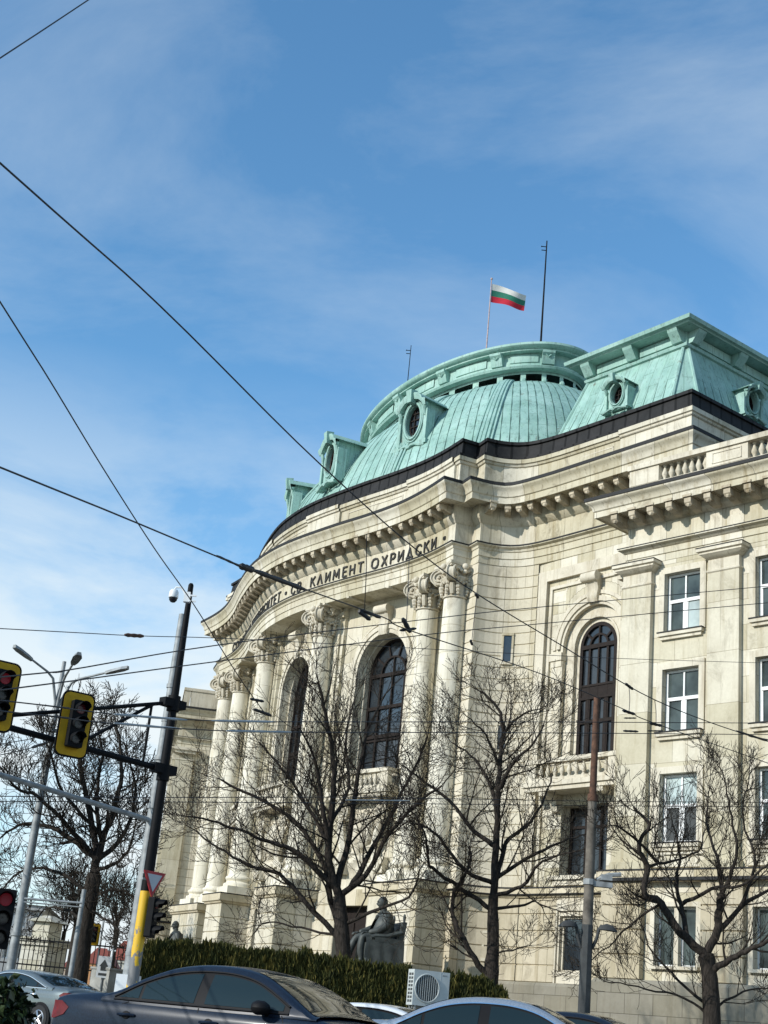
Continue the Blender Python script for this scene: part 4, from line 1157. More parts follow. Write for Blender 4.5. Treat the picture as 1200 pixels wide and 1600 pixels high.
# flat roof behind the parapets
mb = MB(); inn = offpath(AF, -1.3)
mb.grid([[(p.x, p.y, 31.28) for p in inn], [(max(-26, min(26, p.x)), 20, 31.2) for p in inn]])
bpart('roof_deck', mb, M['flashing'])
# ------------------------------------------------------------------ ground
def gpt(X, Y): return s2w(X, Y, ground_z(X, Y))
mb = MB()
xs = [-1500, -600, -250, -120, -70, -40, -25, -18, -14, -11, -9, -7, -5, -3, -1, 1, 4, 8, 14, 20, 30, 50, 90, 200, 600, 1500]
ys = [-400, -100, -30, -10, 0, 3, 6, 10, 14, 18, 22, 24, 28, 32, 36, 40, 45, 50, 60, 75, 90, 130, 200, 400, 900, 1800]
mb.grid([[gpt(X, Y) for X in xs] for Y in ys])
M['soil'] = simple('bare_winter_ground', (0.11, 0.10, 0.075), 0.95, var=0.4, scale=0.7, bmp=0.3)
M['asphalt'] = simple('street_asphalt', (0.048, 0.048, 0.05), 0.85, var=0.25, scale=4, bmp=0.3)
M['paving'] = simple('pavement_slabs', (0.24, 0.235, 0.225), 0.9, var=0.15, scale=3, bmp=0.2)
structure('ground', mb, M['soil'])
def sheet(name, X0, X1, Y0, Y1, dz, m, nx=40, ny=10):
    mb = MB(); rows = []
    for j in range(ny + 1):
        Y = lerp(Y0, Y1, j / ny)
        rows.append([gpt(lerp(X0, X1, i / nx), Y) + Vector((0, 0, dz)) for i in range(nx + 1)])
    mb.grid(rows); return structure(name, mb, m)
sheet('road', -60, 60, -8, 27, 0.03, M['asphalt'])
sheet('pavement', -60, 60, 27.3, 35, 0.14, M['paving'])
mb = MB()
for X in range(-60, 60, 4):
    P = [gpt(X, 27), gpt(X + 4, 27), gpt(X + 4, 27.3), gpt(X, 27.3)]
    mb.hexa([p + Vector((0, 0, -.1)) for p in P] + [p + Vector((0, 0, .15)) for p in P])
structure('kerb', mb, M['paving'])
mb = MB()
for X in range(-56, 56, 6):
    mb.add([gpt(X, 13.0 + .0) + Vector((0, 0, .035)), gpt(X + 3, 13.0) + Vector((0, 0, .035)), gpt(X + 3, 13.12) + Vector((0, 0, .035)), gpt(X, 13.12) + Vector((0, 0, .035))], [(0, 1, 2, 3)])
structure('road_markings', mb, M['white_paint'])

# ------------------------------------------------------------------ bare trees
def bark_mat():
    m, nt, b = mat('bark')
    tc = N(nt, 'ShaderNodeTexCoord'); n1 = noise(nt, 5, 6, 0.7, mapping(nt, tc.outputs['Object'], (3, 3, .7)))
    L(nt, ramp(nt, n1, [(.3, (0.012, 0.010, 0.008)), (.7, (0.060, 0.050, 0.042))]), b.inputs['Base Color']); b.inputs['Roughness'].default_value = .95
    b.inputs['Specular IOR Level'].default_value = 0.15
    bump(nt, b, n1, .9, .06); return m
M['bark'] = bark_mat()
M['twig'] = simple('twig_bark', (0.032, 0.026, 0.020), 0.95, var=0.35, scale=3)
M['twig'].node_tree.nodes['Principled BSDF'].inputs['Specular IOR Level'].default_value = 0.15
def rvec(rng): 
    while True:
        v = Vector((rng.uniform(-1, 1), rng.uniform(-1, 1), rng.uniform(-1, 1)))
        if 0.05 < v.length < 1: return v.normalized()
CAMP = s2w(0, 0, EYE)
def grow(mb, p, d, r, ln, lvl, rng, st):
    """one branch and its side shoots; shoots spread wide and lift at their ends"""
    n = 5 if lvl <= 1 else 4 if lvl == 2 else 3
    pts = [p.copy()]; rad = [r]; q = p.copy(); d = d.normalized()
    dirs = [d.copy()]
    for i in range(n):
        w = (0.20 if lvl < 2 else 0.30) * st['wob']
        d = (d + rvec(rng) * w + Vector((0, 0, st['up'] * (0.10 if lvl < 3 else .16)))).normalized()
        q = q + d * ln / n; pts.append(q.copy()); dirs.append(d.copy())
        rad.append(max(st['rmin'], r * (1 - .72 * (i + 1) / n)))
    mb.tube(pts, rad, 5 if lvl <= 1 else 3, False)
    if lvl >= st['max']: return
    k = rng.randint(*st['kids'][min(lvl, len(st['kids']) - 1)])
    side_ = rng.choice((-1, 1))
    for j in range(k):
        t = lerp(.22, 1.0, (j + rng.uniform(.2, .9)) / k); i = min(n - 1, int(t * n)); f = t * n - i
        base = pts[i].lerp(pts[i + 1], min(1, f)); dd = dirs[min(n, i + 1)]
        pr = dd.cross(rvec(rng)).normalized(); ang = R_(rng.uniform(28, 62))
        nd = dd * math.cos(ang) + pr * math.sin(ang)
        grow(mb, base, nd, max(st['rmin'], lerp(rad[i], rad[i + 1], min(1, f)) * rng.uniform(.5, .75)), ln * rng.uniform(.42, .68) * (1.15 - .35 * t), lvl + 1, rng, st)
def tree(name, label, limbs, trunk, dist, seed, group=None, st=None, cat='tree'):
    rng = random.Random(seed)
    S = dict(wob=1.0, up=1.0, rmin=.0065, max=3, kids=[(10, 13), (6, 8), (3, 5)], len=2.15); S.update(st or {})
    b0 = street(*trunk[0][:2], dist); base = Vector((b0.x, b0.y, ground_z(b0.x, b0.y)))
    bw = s2w(base.x, base.y, base.z - .15)
    o = thing(name, label, cat, bw, group)
    mbT = MB(); pts = [bw]; rad = [trunk[0][2] * 1.35]
    for px, py, r in trunk: pts.append(at(px, py, dist)); rad.append(r)
    # bend-free smooth trunk
    fine = []; fr = []
    for i in range(len(pts) - 1):
        for k in range(4): fine.append(pts[i].lerp(pts[i + 1], k / 4) + rvec(rng) * .015); fr.append(lerp(rad[i], rad[i + 1], k / 4) * rng.uniform(.95, 1.06))
    fine.append(pts[-1]); fr.append(rad[-1]); mbT.tube(fine, fr, 12)
    obj('trunk', mbT, M['bark'], o, 60)
    mbL = MB(); mbC = MB(); known = list(fine)
    for limb in limbs:
        r0, r1, depth = limb[0]; r0 *= .74; r1 *= .72
        P = limb[1:]
        n = len(P); W = []
        dd = 0.0
        for i, (px, py) in enumerate(P):
            t = i / (n - 1); W.append(at(px, py, dist + depth * t + rng.uniform(-.15, .15) * (i > 0)))
        near = min(known, key=lambda q: (q - W[0]).length)
        if (near - W[0]).length < 1.6: W[0] = near.copy()
        # subdivide with Catmull-Rom and small wander
        F = []; 
        for i in range(n - 1):
            a, b, c, d = W[max(i - 1, 0)], W[i], W[i + 1], W[min(i + 2, n - 1)]
            for k in range(4):
                t = k / 4; F.append(0.5 * ((2 * b) + (c - a) * t + (2 * a - 5 * b + 4 * c - d) * t * t + (3 * b - a - 3 * c + d) * t**3) + rvec(rng) * .03 * (i + k > 0))
        F.append(W[-1]); m_ = len(F) - 1
        rr = [lerp(r0, r1, (i / m_) ** .8) for i in range(m_ + 1)]
        mbL.tube(F, rr, 8, False); known += F
        tot = sum((F[i + 1] - F[i]).length for i in range(m_))
        nk = max(3, int(tot * S.get('dens', 2.6)))
        for j in range(nk + 2):
            t = 1.0 if j >= nk else lerp(.12, 1.0, (j + rng.random()) / nk)
            i = min(m_ - 1, int(t * m_)); f = t * m_ - i
            base = F[i].lerp(F[i + 1], f); dv = (F[i + 1] - F[i]).normalized()
            if j >= nk: nd = (dv + rvec(rng) * .35).normalized()
            else:
                pr = dv.cross(rvec(rng)).normalized(); a = R_(rng.uniform(30, 65)); nd = dv * math.cos(a) + pr * math.sin(a)
            r = max(.012, lerp(rr[i], rr[min(m_, i + 1)], f) * rng.uniform(.35, .6))
            grow(mbC, base, nd, min(r * .9, .038), S['len'] * rng.uniform(.6, 1.25) * (1.1 - .45 * t), 1, rng, S)
    if len(mbL.f): obj('limbs', mbL, M['bark'], o, 60)
    obj('crown', mbC, M['twig'], o)
    return o
tree('bare_tree', 'bare tree with limbs fanning up before the columns, left of the nearer seated statue',
     [[(.20, .05, -1), (527, 1405), (513, 1340), (520, 1240), (520, 1180), (505, 1100), (497, 1065)],
      [(.17, .04, 1.5), (535, 1385), (545, 1310), (560, 1210), (575, 1140), (602, 1085)],
      [(.15, .04, -1.5), (542, 1400), (571, 1366), (610, 1300), (664, 1246), (690, 1228)],
      [(.15, .04, 1), (546, 1390), (574, 1340), (612, 1270), (645, 1205), (668, 1150)],
      [(.16, .04, 1.2), (531, 1460), (517, 1407), (505, 1350), (472, 1295), (427, 1260), (368, 1231), (345, 1218)],
      [(.13, .03, -1.2), (517, 1395), (467, 1335), (427, 1318), (389, 1303), (328, 1281), (293, 1276)],
      [(.13, .03, .5), (523, 1471), (475, 1407), (437, 1367), (389, 1351), (341, 1324), (304, 1297)],
      [(.15, .03, -2), (515, 1350), (507, 1273), (491, 1188), (470, 1140)],
      [(.10, .03, 2.2), (520, 1330), (480, 1260), (440, 1200), (405, 1160)],
      [(.10, .03, 2.0), (530, 1300), (545, 1230), (540, 1160), (555, 1090)],
      [(.10, .03, -2), (540, 1440), (590, 1420), (640, 1400), (655, 1360)],
      [(.06, .02, 2), (525, 1470), (470, 1450), (420, 1440), (395, 1460)]],
     [(537, 1512, .25), (535, 1460, .225), (530, 1400, .19)], 45, 11, 'bare trees before the facade')
tree('bare_tree', 'bare tree with a straight leader and low side trunk, just right of the air conditioner',
     [[(.17, .05, .5), (771, 1400), (776, 1300), (779, 1235), (781, 1185), (786, 1140), (778, 1105), (750, 1080)],
      [(.13, .03, 1.5), (781, 1370), (786, 1336), (796, 1310), (828, 1284), (850, 1250), (862, 1215)],
      [(.11, .03, -1.5), (769, 1429), (718, 1387), (676, 1357), (670, 1342), (662, 1300), (640, 1260)],
      [(.11, .03, -.8), (768, 1390), (727, 1360), (688, 1312), (661, 1290), (640, 1286)],
      [(.12, .03, 1), (770, 1330), (742, 1300), (700, 1249), (660, 1218), (628, 1196)],
      [(.15, .05, -.6), (761, 1537), (748, 1507), (724, 1468), (709, 1432), (709, 1393), (730, 1363), (735, 1330)],
      [(.10, .03, 1.2), (786, 1368), (824, 1342), (876, 1316), (914, 1304)],
      [(.10, .03, -1.2), (786, 1402), (816, 1384), (836, 1356), (862, 1340), (900, 1330)],
      [(.08, .02, 1), (785, 1425), (812, 1415), (838, 1408), (850, 1425)],
      [(.05, .02, -.6), (780, 1483), (800, 1484), (824, 1478)],
      [(.10, .03, 2), (779, 1270), (760, 1215), (735, 1180), (705, 1160)],
      [(.10, .03, -2), (780, 1240), (805, 1190), (830, 1165), (850, 1130)],
      [(.08, .02, -1), (780, 1190), (760, 1150), (730, 1120)],
      [(.08, .02, 1), (786, 1150), (810, 1120), (850, 1105)]],
     [(765, 1545, .26), (770, 1490, .20), (771, 1400, .155)], 45, 23, 'bare trees before the facade', dict(len=1.8))
tree('bare_tree', 'low wide forking tree before the stone wing, with a sawn off stub in its fork',
     [[(.19, .05, -1), (1098, 1486), (1062, 1456), (1032, 1411), (1008, 1396), (1011, 1354), (999, 1330), (1005, 1306), (1014, 1288), (990, 1261)],
      [(.12, .03, 1), (1078, 1468), (1066, 1425), (1056, 1385), (1062, 1340), (1052, 1290)],
      [(.17, .14, .2), (1108, 1490), (1120, 1455), (1124, 1420), (1128, 1396)],
      [(.15, .04, -1.5), (1122, 1520), (1143, 1498), (1173, 1483), (1210, 1466), (1240, 1440)],
      [(.12, .03, 1.5), (1122, 1452), (1164, 1411), (1200, 1390), (1230, 1360)],
      [(.09, .03, -1.5), (1068, 1408), (1110, 1390), (1155, 1384), (1200, 1351), (1225, 1320)],
      [(.09, .02, 1), (1132, 1396), (1120, 1340), (1104, 1285), (1108, 1235)],
      [(.08, .02, -1), (1128, 1400), (1150, 1340), (1146, 1290), (1136, 1240), (1128, 1205)],
      [(.08, .02, 1.5), (1165, 1411), (1180, 1350), (1160, 1280), (1170, 1220)],
      [(.07, .02, 2), (1011, 1356), (1050, 1345), (1090, 1330), (1100, 1300)],
      [(.07, .02, .6), (1110, 1580), (1060, 1530), (1020, 1490), (1000, 1440)],
      [(.06, .02, -1), (1112, 1585), (1070, 1560), (1010, 1545), (960, 1535)],
      [(.06, .02, 1), (1120, 1575), (1160, 1550), (1200, 1545)],
      [(.07, .02, -2), (1004, 1320), (980, 1300), (955, 1290)],
      [(.06, .02, 1), (1030, 1412), (990, 1440), (960, 1470), (925, 1500)]],
     [(1112, 1592, .24), (1110, 1530, .215), (1103, 1492, .22)], 42, 37, 'bare trees before the facade', dict(len=1.6, up=1.6, kids=[(8, 11), (5, 7), (3, 5)]))
tree('bare_tree', 'thick dark tree with a dense tangled crown behind the hanging traffic lights',
     [[(.22, .05, 1), (147, 1370), (150, 1330), (140, 1270), (128, 1210), (125, 1150), (135, 1120)],
      [(.18, .05, -1), (150, 1350), (165, 1300), (185, 1240), (190, 1180), (180, 1130)],
      [(.15, .04, 1.5), (146, 1340), (110, 1310), (70, 1290), (30, 1290), (0, 1310)],
      [(.14, .03, -1.5), (150, 1335), (105, 1290), (60, 1245), (25, 1230), (-5, 1190)],
      [(.14, .03, 1), (152, 1345), (190, 1310), (207, 1270), (210, 1220), (198, 1175)],
      [(.12, .03, 2), (148, 1310), (150, 1250), (160, 1180), (150, 1130)],
      [(.10, .03, -1), (145, 1300), (100, 1240), (80, 1180), (70, 1150)],
      [(.10, .03, -2), (155, 1360), (185, 1345), (205, 1320), (212, 1290)],
      [(.10, .03, 1), (140, 1395), (105, 1370), (60, 1355), (20, 1370), (0, 1400)],
      [(.09, .03, -1), (140, 1400), (180, 1390), (205, 1400), (215, 1430)],
      [(.08, .02, 2), (135, 1440), (100, 1420), (70, 1420), (50, 1450)],
      [(.08, .02, -2), (138, 1430), (170, 1440), (195, 1460)]],
     [(120, 1545, .30), (133, 1440, .265), (148, 1365, .235)], 48, 41, None, dict(len=1.5, wob=1.3, dens=4.0, rmin=.009))
FAR = [(112, 1500, 1385, 70), (175, 1500, 1400, 95), (205, 1505, 1415, 110), (95, 1490, 1420, 120)]
FL = ['slim bare street tree just left of the thick dark trunk', 'thin bare tree far behind the concrete cabinet', 'distant bare tree nearest to the yellow based pole', 'faint bare tree beside the white gate pier']
for k, (px, py, pt, d) in enumerate(FAR):
    tp = [(px, py, .2), (px + (py - pt) * .08, lerp(py, pt, .5), .16)]
    lim = []
    rr = random.Random(60 + k)
    for j in range(7):
        a = rr.uniform(-1, 1)
        x0, y0 = tp[1][0], tp[1][1] + rr.uniform(-10, 15)
        lim.append([(.10, .03, rr.uniform(-1.5, 1.5)), (x0, y0), (x0 + a * 14, y0 - 28), (x0 + a * 30 + rr.uniform(-6, 6), y0 - rr.uniform(45, 75))])
    tree('bare_tree', FL[k], lim, tp, d, 70 + k, 'distant bare street trees', dict(len=2.0, kids=[(5, 7), (3, 5), (2, 3)], rmin=.012))

# ------------------------------------------------------------------ hedges and shrubs
def leaf_mat(name, stops, rough=0.75):
    m, nt, b = mat(name)
    tc = N(nt, 'ShaderNodeTexCoord'); g = N(nt, 'ShaderNodeNewGeometry')
    n1 = noise(nt, 2.2, 4, .6, tc.outputs['Object'])
    mx = N(nt, 'ShaderNodeMath', operation='ADD'); L(nt, n1, mx.inputs[0])
    mm_ = N(nt, 'ShaderNodeMath', operation='MULTIPLY_ADD'); L(nt, g.outputs['Random Per Island'], mm_.inputs[0]); mm_.inputs[1].default_value = .6; mm_.inputs[2].default_value = -.3
    L(nt, mm_.outputs[0], mx.inputs[1])
    L(nt, ramp(nt, mx.outputs[0], stops), b.inputs['Base Color']); b.inputs['Roughness'].default_value = rough
    b.inputs['Specular IOR Level'].default_value = .25
    return m
M['thuja'] = leaf_mat('thuja_sprays', [(.15, (0.022, 0.028, 0.008)), (.5, (0.062, 0.066, 0.016)), (.85, (0.145, 0.12, 0.03))])
M['ivy'] = leaf_mat('glossy_leaves', [(.2, (0.006, 0.012, 0.005)), (.6, (0.02, 0.035, 0.012)), (.9, (0.05, 0.07, 0.025))], .4)
def hedge(label, path, d, depth, seed, n):
    """path: (px, py_top) along its top edge seen from the street"""
    rng = random.Random(seed)
    T0 = [street(px, py, d) for px, py in path]
    o = thing('hedge', label, 'hedge', s2w(T0[0].x, T0[0].y, ground_z(T0[0].x, T0[0].y)), 'clipped evergreen hedges')
    core = MB(); rows = []
    for off, k in ((-.0, 0), (0, 1), (depth, 1), (depth, 0)):
        rows.append([s2w(p.x, p.y + (off if off else .18) - (.18 if off else 0), ground_z(p.x, p.y) + k * (p.z - .14 - ground_z(p.x, p.y))) for p in T0])
    core.grid(rows); obj('hedge_core', core, M['twig'], o)
    mb = MB()
    for i in range(n):
        u = rng.random() * (len(T0) - 1); j = int(u); p = T0[j].lerp(T0[j + 1], u - j); gz = ground_z(p.x, p.y)
        top = rng.random() < .38
        bulge = .12 * math.sin(p.x * 2.1 + seed) + .08 * math.sin(p.x * 5.3) + .07 * math.sin(p.x * 11.7)
        if top: y = p.y + rng.uniform(-.05, depth); z = p.z - .12 + rng.uniform(-.1, .1) + bulge * .6
        else: y = p.y + rng.uniform(-.12, .08) + bulge * .4; z = lerp(gz, p.z, rng.random() ** .8)
        c = s2w(p.x, y, z); h = rng.uniform(.08, .30) * (1.25 if rng.random() < .1 else 1); w = rng.uniform(.018, .055)
        up = (Vector((0, 0, 1)) + sdir(rng.uniform(-.35, .35), rng.uniform(-.7, .15))).normalized()
        a = sdir(math.cos(rng.random() * PI), math.sin(rng.random() * PI)); a = (a - up * a.dot(up)).normalized()
        b_ = up.cross(a)
        for q in (a, b_):
            mb.add([c - q * w * .5, c + q * w * .5, c + up * h * .55 + q * w, c + up * h, c + up * h * .55 - q * w], [(0, 1, 2, 3, 4)])
    obj('hedge_foliage', mb, M['thuja'], o, recalc=False) if False else obj('hedge_foliage', mb, M['thuja'], o)
hedge('long dark green hedge below the two statues, ending at the air conditioner', [(216, 1512), (226, 1487), (245, 1478), (300, 1483), (370, 1489), (430, 1494), (500, 1502), (570, 1511), (640, 1521)], 40, 1.3, 3, 24000)
hedge('short dark green hedge sloping down right of the air conditioner', [(698, 1527), (725, 1530), (760, 1543), (785, 1556), (792, 1572)], 40, 1.3, 5, 6000)
def shrub(label, px, py, d, R, n, seed):
    rng = random.Random(seed); c = street(px, py, d); g = ground_z(c.x, c.y)
    o = thing('shrub', label, 'shrub', s2w(c.x, c.y, g))
    mb = MB(); st = MB()
    cw = s2w(c.x, c.y, c.z)
    for k in range(14):
        v = rvec(rng); v.z = abs(v.z); st.tube([s2w(c.x, c.y, g), s2w(c.x, c.y, c.z) + v * R * .4, cw + v * R * .9], [.02, .012, .006], 4, False)
    obj('stems', st, M['twig'], o)
    for i in range(n):
        v = rvec(rng) * R * (rng.random() ** .35) * (1 + .25 * math.sin(7 * rng.random()))
        p = cw + Vector((v.x, v.y, v.z * 1.25)); 
        if p.z < g: continue
        nrm = (rvec(rng) + Vector((0, 0, .6))).normalized(); a = nrm.orthogonal().normalized(); a = (a * math.cos(i) + nrm.cross(a) * math.sin(i)); b = nrm.cross(a); s = rng.uniform(.016, .032)
        mb.add([p - a * s * 1.3, p - b * s * .7 + nrm * s * .2, p + a * s * 1.3, p + b * s * .7 + nrm * s * .2], [(0, 1, 2, 3)])
    obj('leaves', mb, M['ivy'], o)
shrub('glossy dark leafed shrub at the near left corner of the street', 6, 1585, 9.0, .155, 900, 9)
# ------------------------------------------------------------------ street furniture
def SF(X, Y, Z=0.0, yaw=0.0, tilt=0.0):
    c, s = math.cos(yaw), math.sin(yaw)
    return lambda p: s2w(X + c * p[0] - s * p[1], Y + s * p[0] + c * p[1], Z + p[2])
def gpos(px, py, d):
    p = street(px, py, d); return p.x, p.y, ground_z(p.x, p.y)
M['yellow'] = simple('yellow_paint', (0.50, 0.285, 0.012), 0.6, var=0.18, scale=3)
M['yellow'].node_tree.nodes['Principled BSDF'].inputs['Specular IOR Level'].default_value = .2
def flaked():
    m, nt, b = mat('flaking_yellow_paint')
    tc = N(nt, 'ShaderNodeTexCoord'); ob = tc.outputs['Object']
    n1 = noise(nt, 3.0, 4, .6, mapping(nt, ob, (1.6, 1.6, 1.0)))
    sep = N(nt, 'ShaderNodeSeparateXYZ'); L(nt, ob, sep.inputs[0])
    mr = N(nt, 'ShaderNodeMapRange'); L(nt, sep.outputs[2], mr.inputs[0]); mr.inputs[1].default_value = 2.1; mr.inputs[2].default_value = 3.0; mr.inputs[3].default_value = -.07; mr.inputs[4].default_value = .16
    ad = N(nt, 'ShaderNodeMath', operation='ADD'); L(nt, n1, ad.inputs[0]); L(nt, mr.outputs[0], ad.inputs[1])
    L(nt, mixc(nt, ramp(nt, ad.outputs[0], [(.47, (0, 0, 0)), (.50, (1, 1, 1))]), (0.16, 0.16, 0.16), (0.62, 0.38, 0.012)), b.inputs['Base Color'])
    b.inputs['Roughness'].default_value = .55; return m
M['flaked'] = flaked()
M['concrete'] = simple('weathered_concrete', (0.30, 0.30, 0.275), 0.9, var=0.25, scale=2.5, bmp=0.3)
M['lens_red'] = simple('dull_red_lens', (0.10, 0.008, 0.012), 0.25)
M['lens_dark'] = simple('dark_lens', (0.015, 0.015, 0.017), 0.25)
M['red'] = simple('red_paint', (0.33, 0.012, 0.018), 0.5)
M['sign_grey'] = simple('sign_face_grey', (0.40, 0.42, 0.45), 0.5, var=.04)
def lit_red():
    m, nt, b = mat('lit_red_lamp'); b.inputs['Base Color'].default_value = (.16, .006, .016, 1); b.inputs['Emission Color'].default_value = (1, .03, .08, 1); b.inputs['Emission Strength'].default_value = .03; return m
M['lit_red'] = lit_red()
def rrect(w, h, r, n=5):
    P = []
    for cx, cz, a0 in ((w / 2 - r, h / 2 - r, 0), (-w / 2 + r, h / 2 - r, 90), (-w / 2 + r, -h / 2 + r, 180), (w / 2 - r, -h / 2 + r, 270)):
        for i in range(n + 1): a = R_(a0 + 90 * i / n); P.append((cx + r * math.cos(a), cz + r * math.sin(a)))
    return P
def signal_head(name, label, X, Y, Z, yaw, lit=None, board=True, group=None, k=1.0):
    o = thing(name, label, 'traffic light', s2w(X, Y, Z), group)
    T0 = SF(X, Y, Z, yaw); T = lambda p: T0((p[0] * k, p[1] * k, p[2] * k))
    if board:
        mb = MB(T); mb.prism(rrect(.80, 1.50, .17), -.012, .02); obj('backboard', mb, M['black_metal'], o)
        mb = MB(T); mb.prism(rrect(.72, 1.42, .14), -.020, -.0125); obj('yellow_face', mb, M['yellow'], o)
    mb = MB(T); mb.prism(rrect(.36, 1.06, .04), -.20, -.021 if board else -.02); obj('housing', mb, M['black_metal'], o)
    for i, z in enumerate((.34, 0, -.34)):
        mb = MB(T); mb.lathe([(.001, 0), (.08, .006), (.115, .0), (.12, -.02)], n=16)
        q = mb
        pts = [(v.x, v.y, v.z) for v in q.l]
        q2 = MB(T); q2.add([(p[0], -.215 - p[2], z + p[1]) for p in pts], q.f)
        ln = obj('lens', q2, M['lit_red'] if lit == i else (M['lens_red'] if i == 0 else M['lens_dark']), o, 60)
        v = MB(T); rows = []
        for yy, cut in ((-.20, 0), (-.46, 0)):
            rows.append([(.145 * math.cos(R_(a)), yy - (0.0 if yy > -.3 else .02 * math.cos(R_(a - 90)) - .14 * (1 if a < 10 or a > 170 else 0)), z + .145 * math.sin(R_(a))) for a in range(-30, 211, 15)])
        inner = [[(x * .93, y, z + (zz - z) * .93) for x, y, zz in r] for r in rows]
        v.grid(rows + inner[::-1]); obj('visor', v, M['black_metal'], o, 50)
    return o
# black mast pole with its arm
X, Y, g = gpos(207, 1510, 30)
XP, YP, GP = -4.03, 29.73, ground_z(-4.03, 29.73)
o = thing('traffic_mast', 'tall black tapering mast with a yellow foot and braced side arm carrying traffic lights', 'traffic mast', s2w(XP, YP, GP))
mb = MB(SF(XP, YP)); mb.tube([(0, 0, 3.55), (0, 0, 6.0), (0, 0, 10.05)], [.112, .10, .058], 20); mb.ball((0, 0, 10.05), .058, 12, 5)
for z in (5.95, 7.42): mb.tube([(0, 0, z - .16), (0, 0, z + .16)], .135, 16)
obj('pole', mb, M['black_metal'], o, 50)
mb = MB(SF(XP, YP)); mb.tube([(0, 0, GP - .1), (0, 0, 2.0), (0, 0, 3.55)], [.118, .116, .1145], 20); obj('yellow_foot', mb, M['flaked'], o, 50)
AX, AY = -7.3, 26.6
dirA = Vector((AX - XP, AY - YP)); LA = dirA.length; yawA = math.atan2(dirA.y, dirA.x)
TA = SF(XP, YP, 0, yawA)
mb = MB(TA)
mb.tube([(.1, 0, 6.02), (LA, 0, 6.12)], .062, 10)
mb.tube([(.1, 0, 7.42), (LA * .93, 0, 6.20)], .04, 8)
mb.tube([(.5, 0, 7.3), (LA * .48, 0, 6.1)], .036, 8); mb.tube([(.55, 0, 7.28), (.55, 0, 6.08)], .03, 8)
mb.box(-.26, .3, -.11, .11, 5.93, 6.12); mb.box(-.26, .3, -.11, .11, 7.33, 7.5)
obj('arm', mb, M['black_metal'], o, 50)
def on_arm(t, z): 
    p = Vector((XP, YP)) + dirA * t; return p.x, p.y
sx_, sy_ = on_arm(.55, 0)
signal_head('traffic_light', 'unlit black traffic light on a yellow backboard hanging from the mast arm', -5.58, 27.55, 6.36, R_(34), None, group='traffic lights on the mast', k=.86)
p2 = street(-2, 1087, 26.3)
signal_head('traffic_light', 'traffic light on a yellow backboard with a faint red figure, cut by the left edge', p2.x, p2.y, p2.z, R_(34), 0, group='traffic lights on the mast', k=.86)
p3 = street(233, 1433, 29.9)
signal_head('traffic_light', 'small black traffic light seen from the side, low on the mast under the yield sign', XP + .13, YP - .10, p3.z, R_(72), None, False, 'traffic lights on the mast', k=.74)
# yield sign
ps = street(240, 1377, 29.75)
T = SF(ps.x, ps.y, ps.z + .02, R_(48))
o = thing('yield_sign', 'inverted triangle yield sign with red border and grey face on the black mast', 'road sign', s2w(ps.x, ps.y, ps.z))
tri = lambda r: [(0, -r), (r * .866, r * .5), (-r * .866, r * .5)]
mb = MB(T); mb.prism(tri(.335), -.01, .012); obj('sign_border', mb, M['red'], o)
mb = MB(T); mb.prism(tri(.225), -.016, -.0105); obj('sign_face', mb, M['sign_grey'], o)
mb = MB(T); mb.box(-.28, .05, .013, .05, -.02, .02); mb.box(-.28, -.05, .013, .05, .1, .13); obj('bracket', mb, M['grey_metal'], o)
# cctv
pc = street(271, 932, 29.7)
o = thing('security_camera', 'white dome security camera on a curved bracket near the top of the black mast', 'security camera', s2w(pc.x, pc.y, pc.z))
T = SF(pc.x, pc.y, pc.z)
mb = MB(T); mb.lathe([(.02, .16), (.07, .15), (.10, .10), (.105, -.02), (.10, -.03)], n=18); obj('camera_housing', mb, M['white_paint'], o, 50)
mb = MB(T); mb.lathe([(.092, -.03), (.085, -.08), (.05, -.125), (.002, -.14)], n=18); obj('camera_dome', mb, M['lens_dark'], o, 60)
mb = MB(T); mb.tube([(0, 0, .15), (.03, 0, .21), (.14, 0, .22), (.22, 0, .12), (.26, 0, .02)], .02, 8); mb.box(.23, .36, -.06, .06, -.10, .12); mb.box(.36, .5, -.1, -.07, .02, .05); mb.box(.36, .5, -.1, -.07, -.1, -.07); obj('camera_bracket', mb, M['white_paint'], o, 50)
# grey tram pole behind the mast
XG, YG = -4.53, 32.68; GG = ground_z(XG, YG)
o = thing('tram_pole', 'grey steel tramway pole standing close behind the black mast', 'pole', s2w(XG, YG, GG))
mb = MB(SF(XG, YG)); mb.tube([(0, 0, GG - .1), (0, 0, 4), (0, 0, 8.2), (0, 0, 10.2)], [.15, .135, .105, .082], 12); obj('pole', mb, M['grey_metal'], o, 50)
mb = MB(SF(XG, YG))
for z in (2.4, 5.6, 6.7, 7.6, 8.4): mb.tube([(0, 0, z), (0, 0, z + .09)], .15 if z < 7 else .125, 12)
obj('clamp', mb, M['grey_metal'], o, 50)
zb = street(238, 1279, 32.6); zl = street(-40, 1248, 29.5)
mb = MB(); mb.tube([s2w(XG, YG, zb.z), s2w(zl.x, zl.y, zb.z + .15)], .055, 10); obj('cantilever_arm', mb, M['grey_metal'], o, 50)
mb = MB(SF(XG, YG)); mb.box(-.24, .24, -.24, .24, GG - .1, 2.0); bq = obj('white_base', mb, M['white_paint'], o)
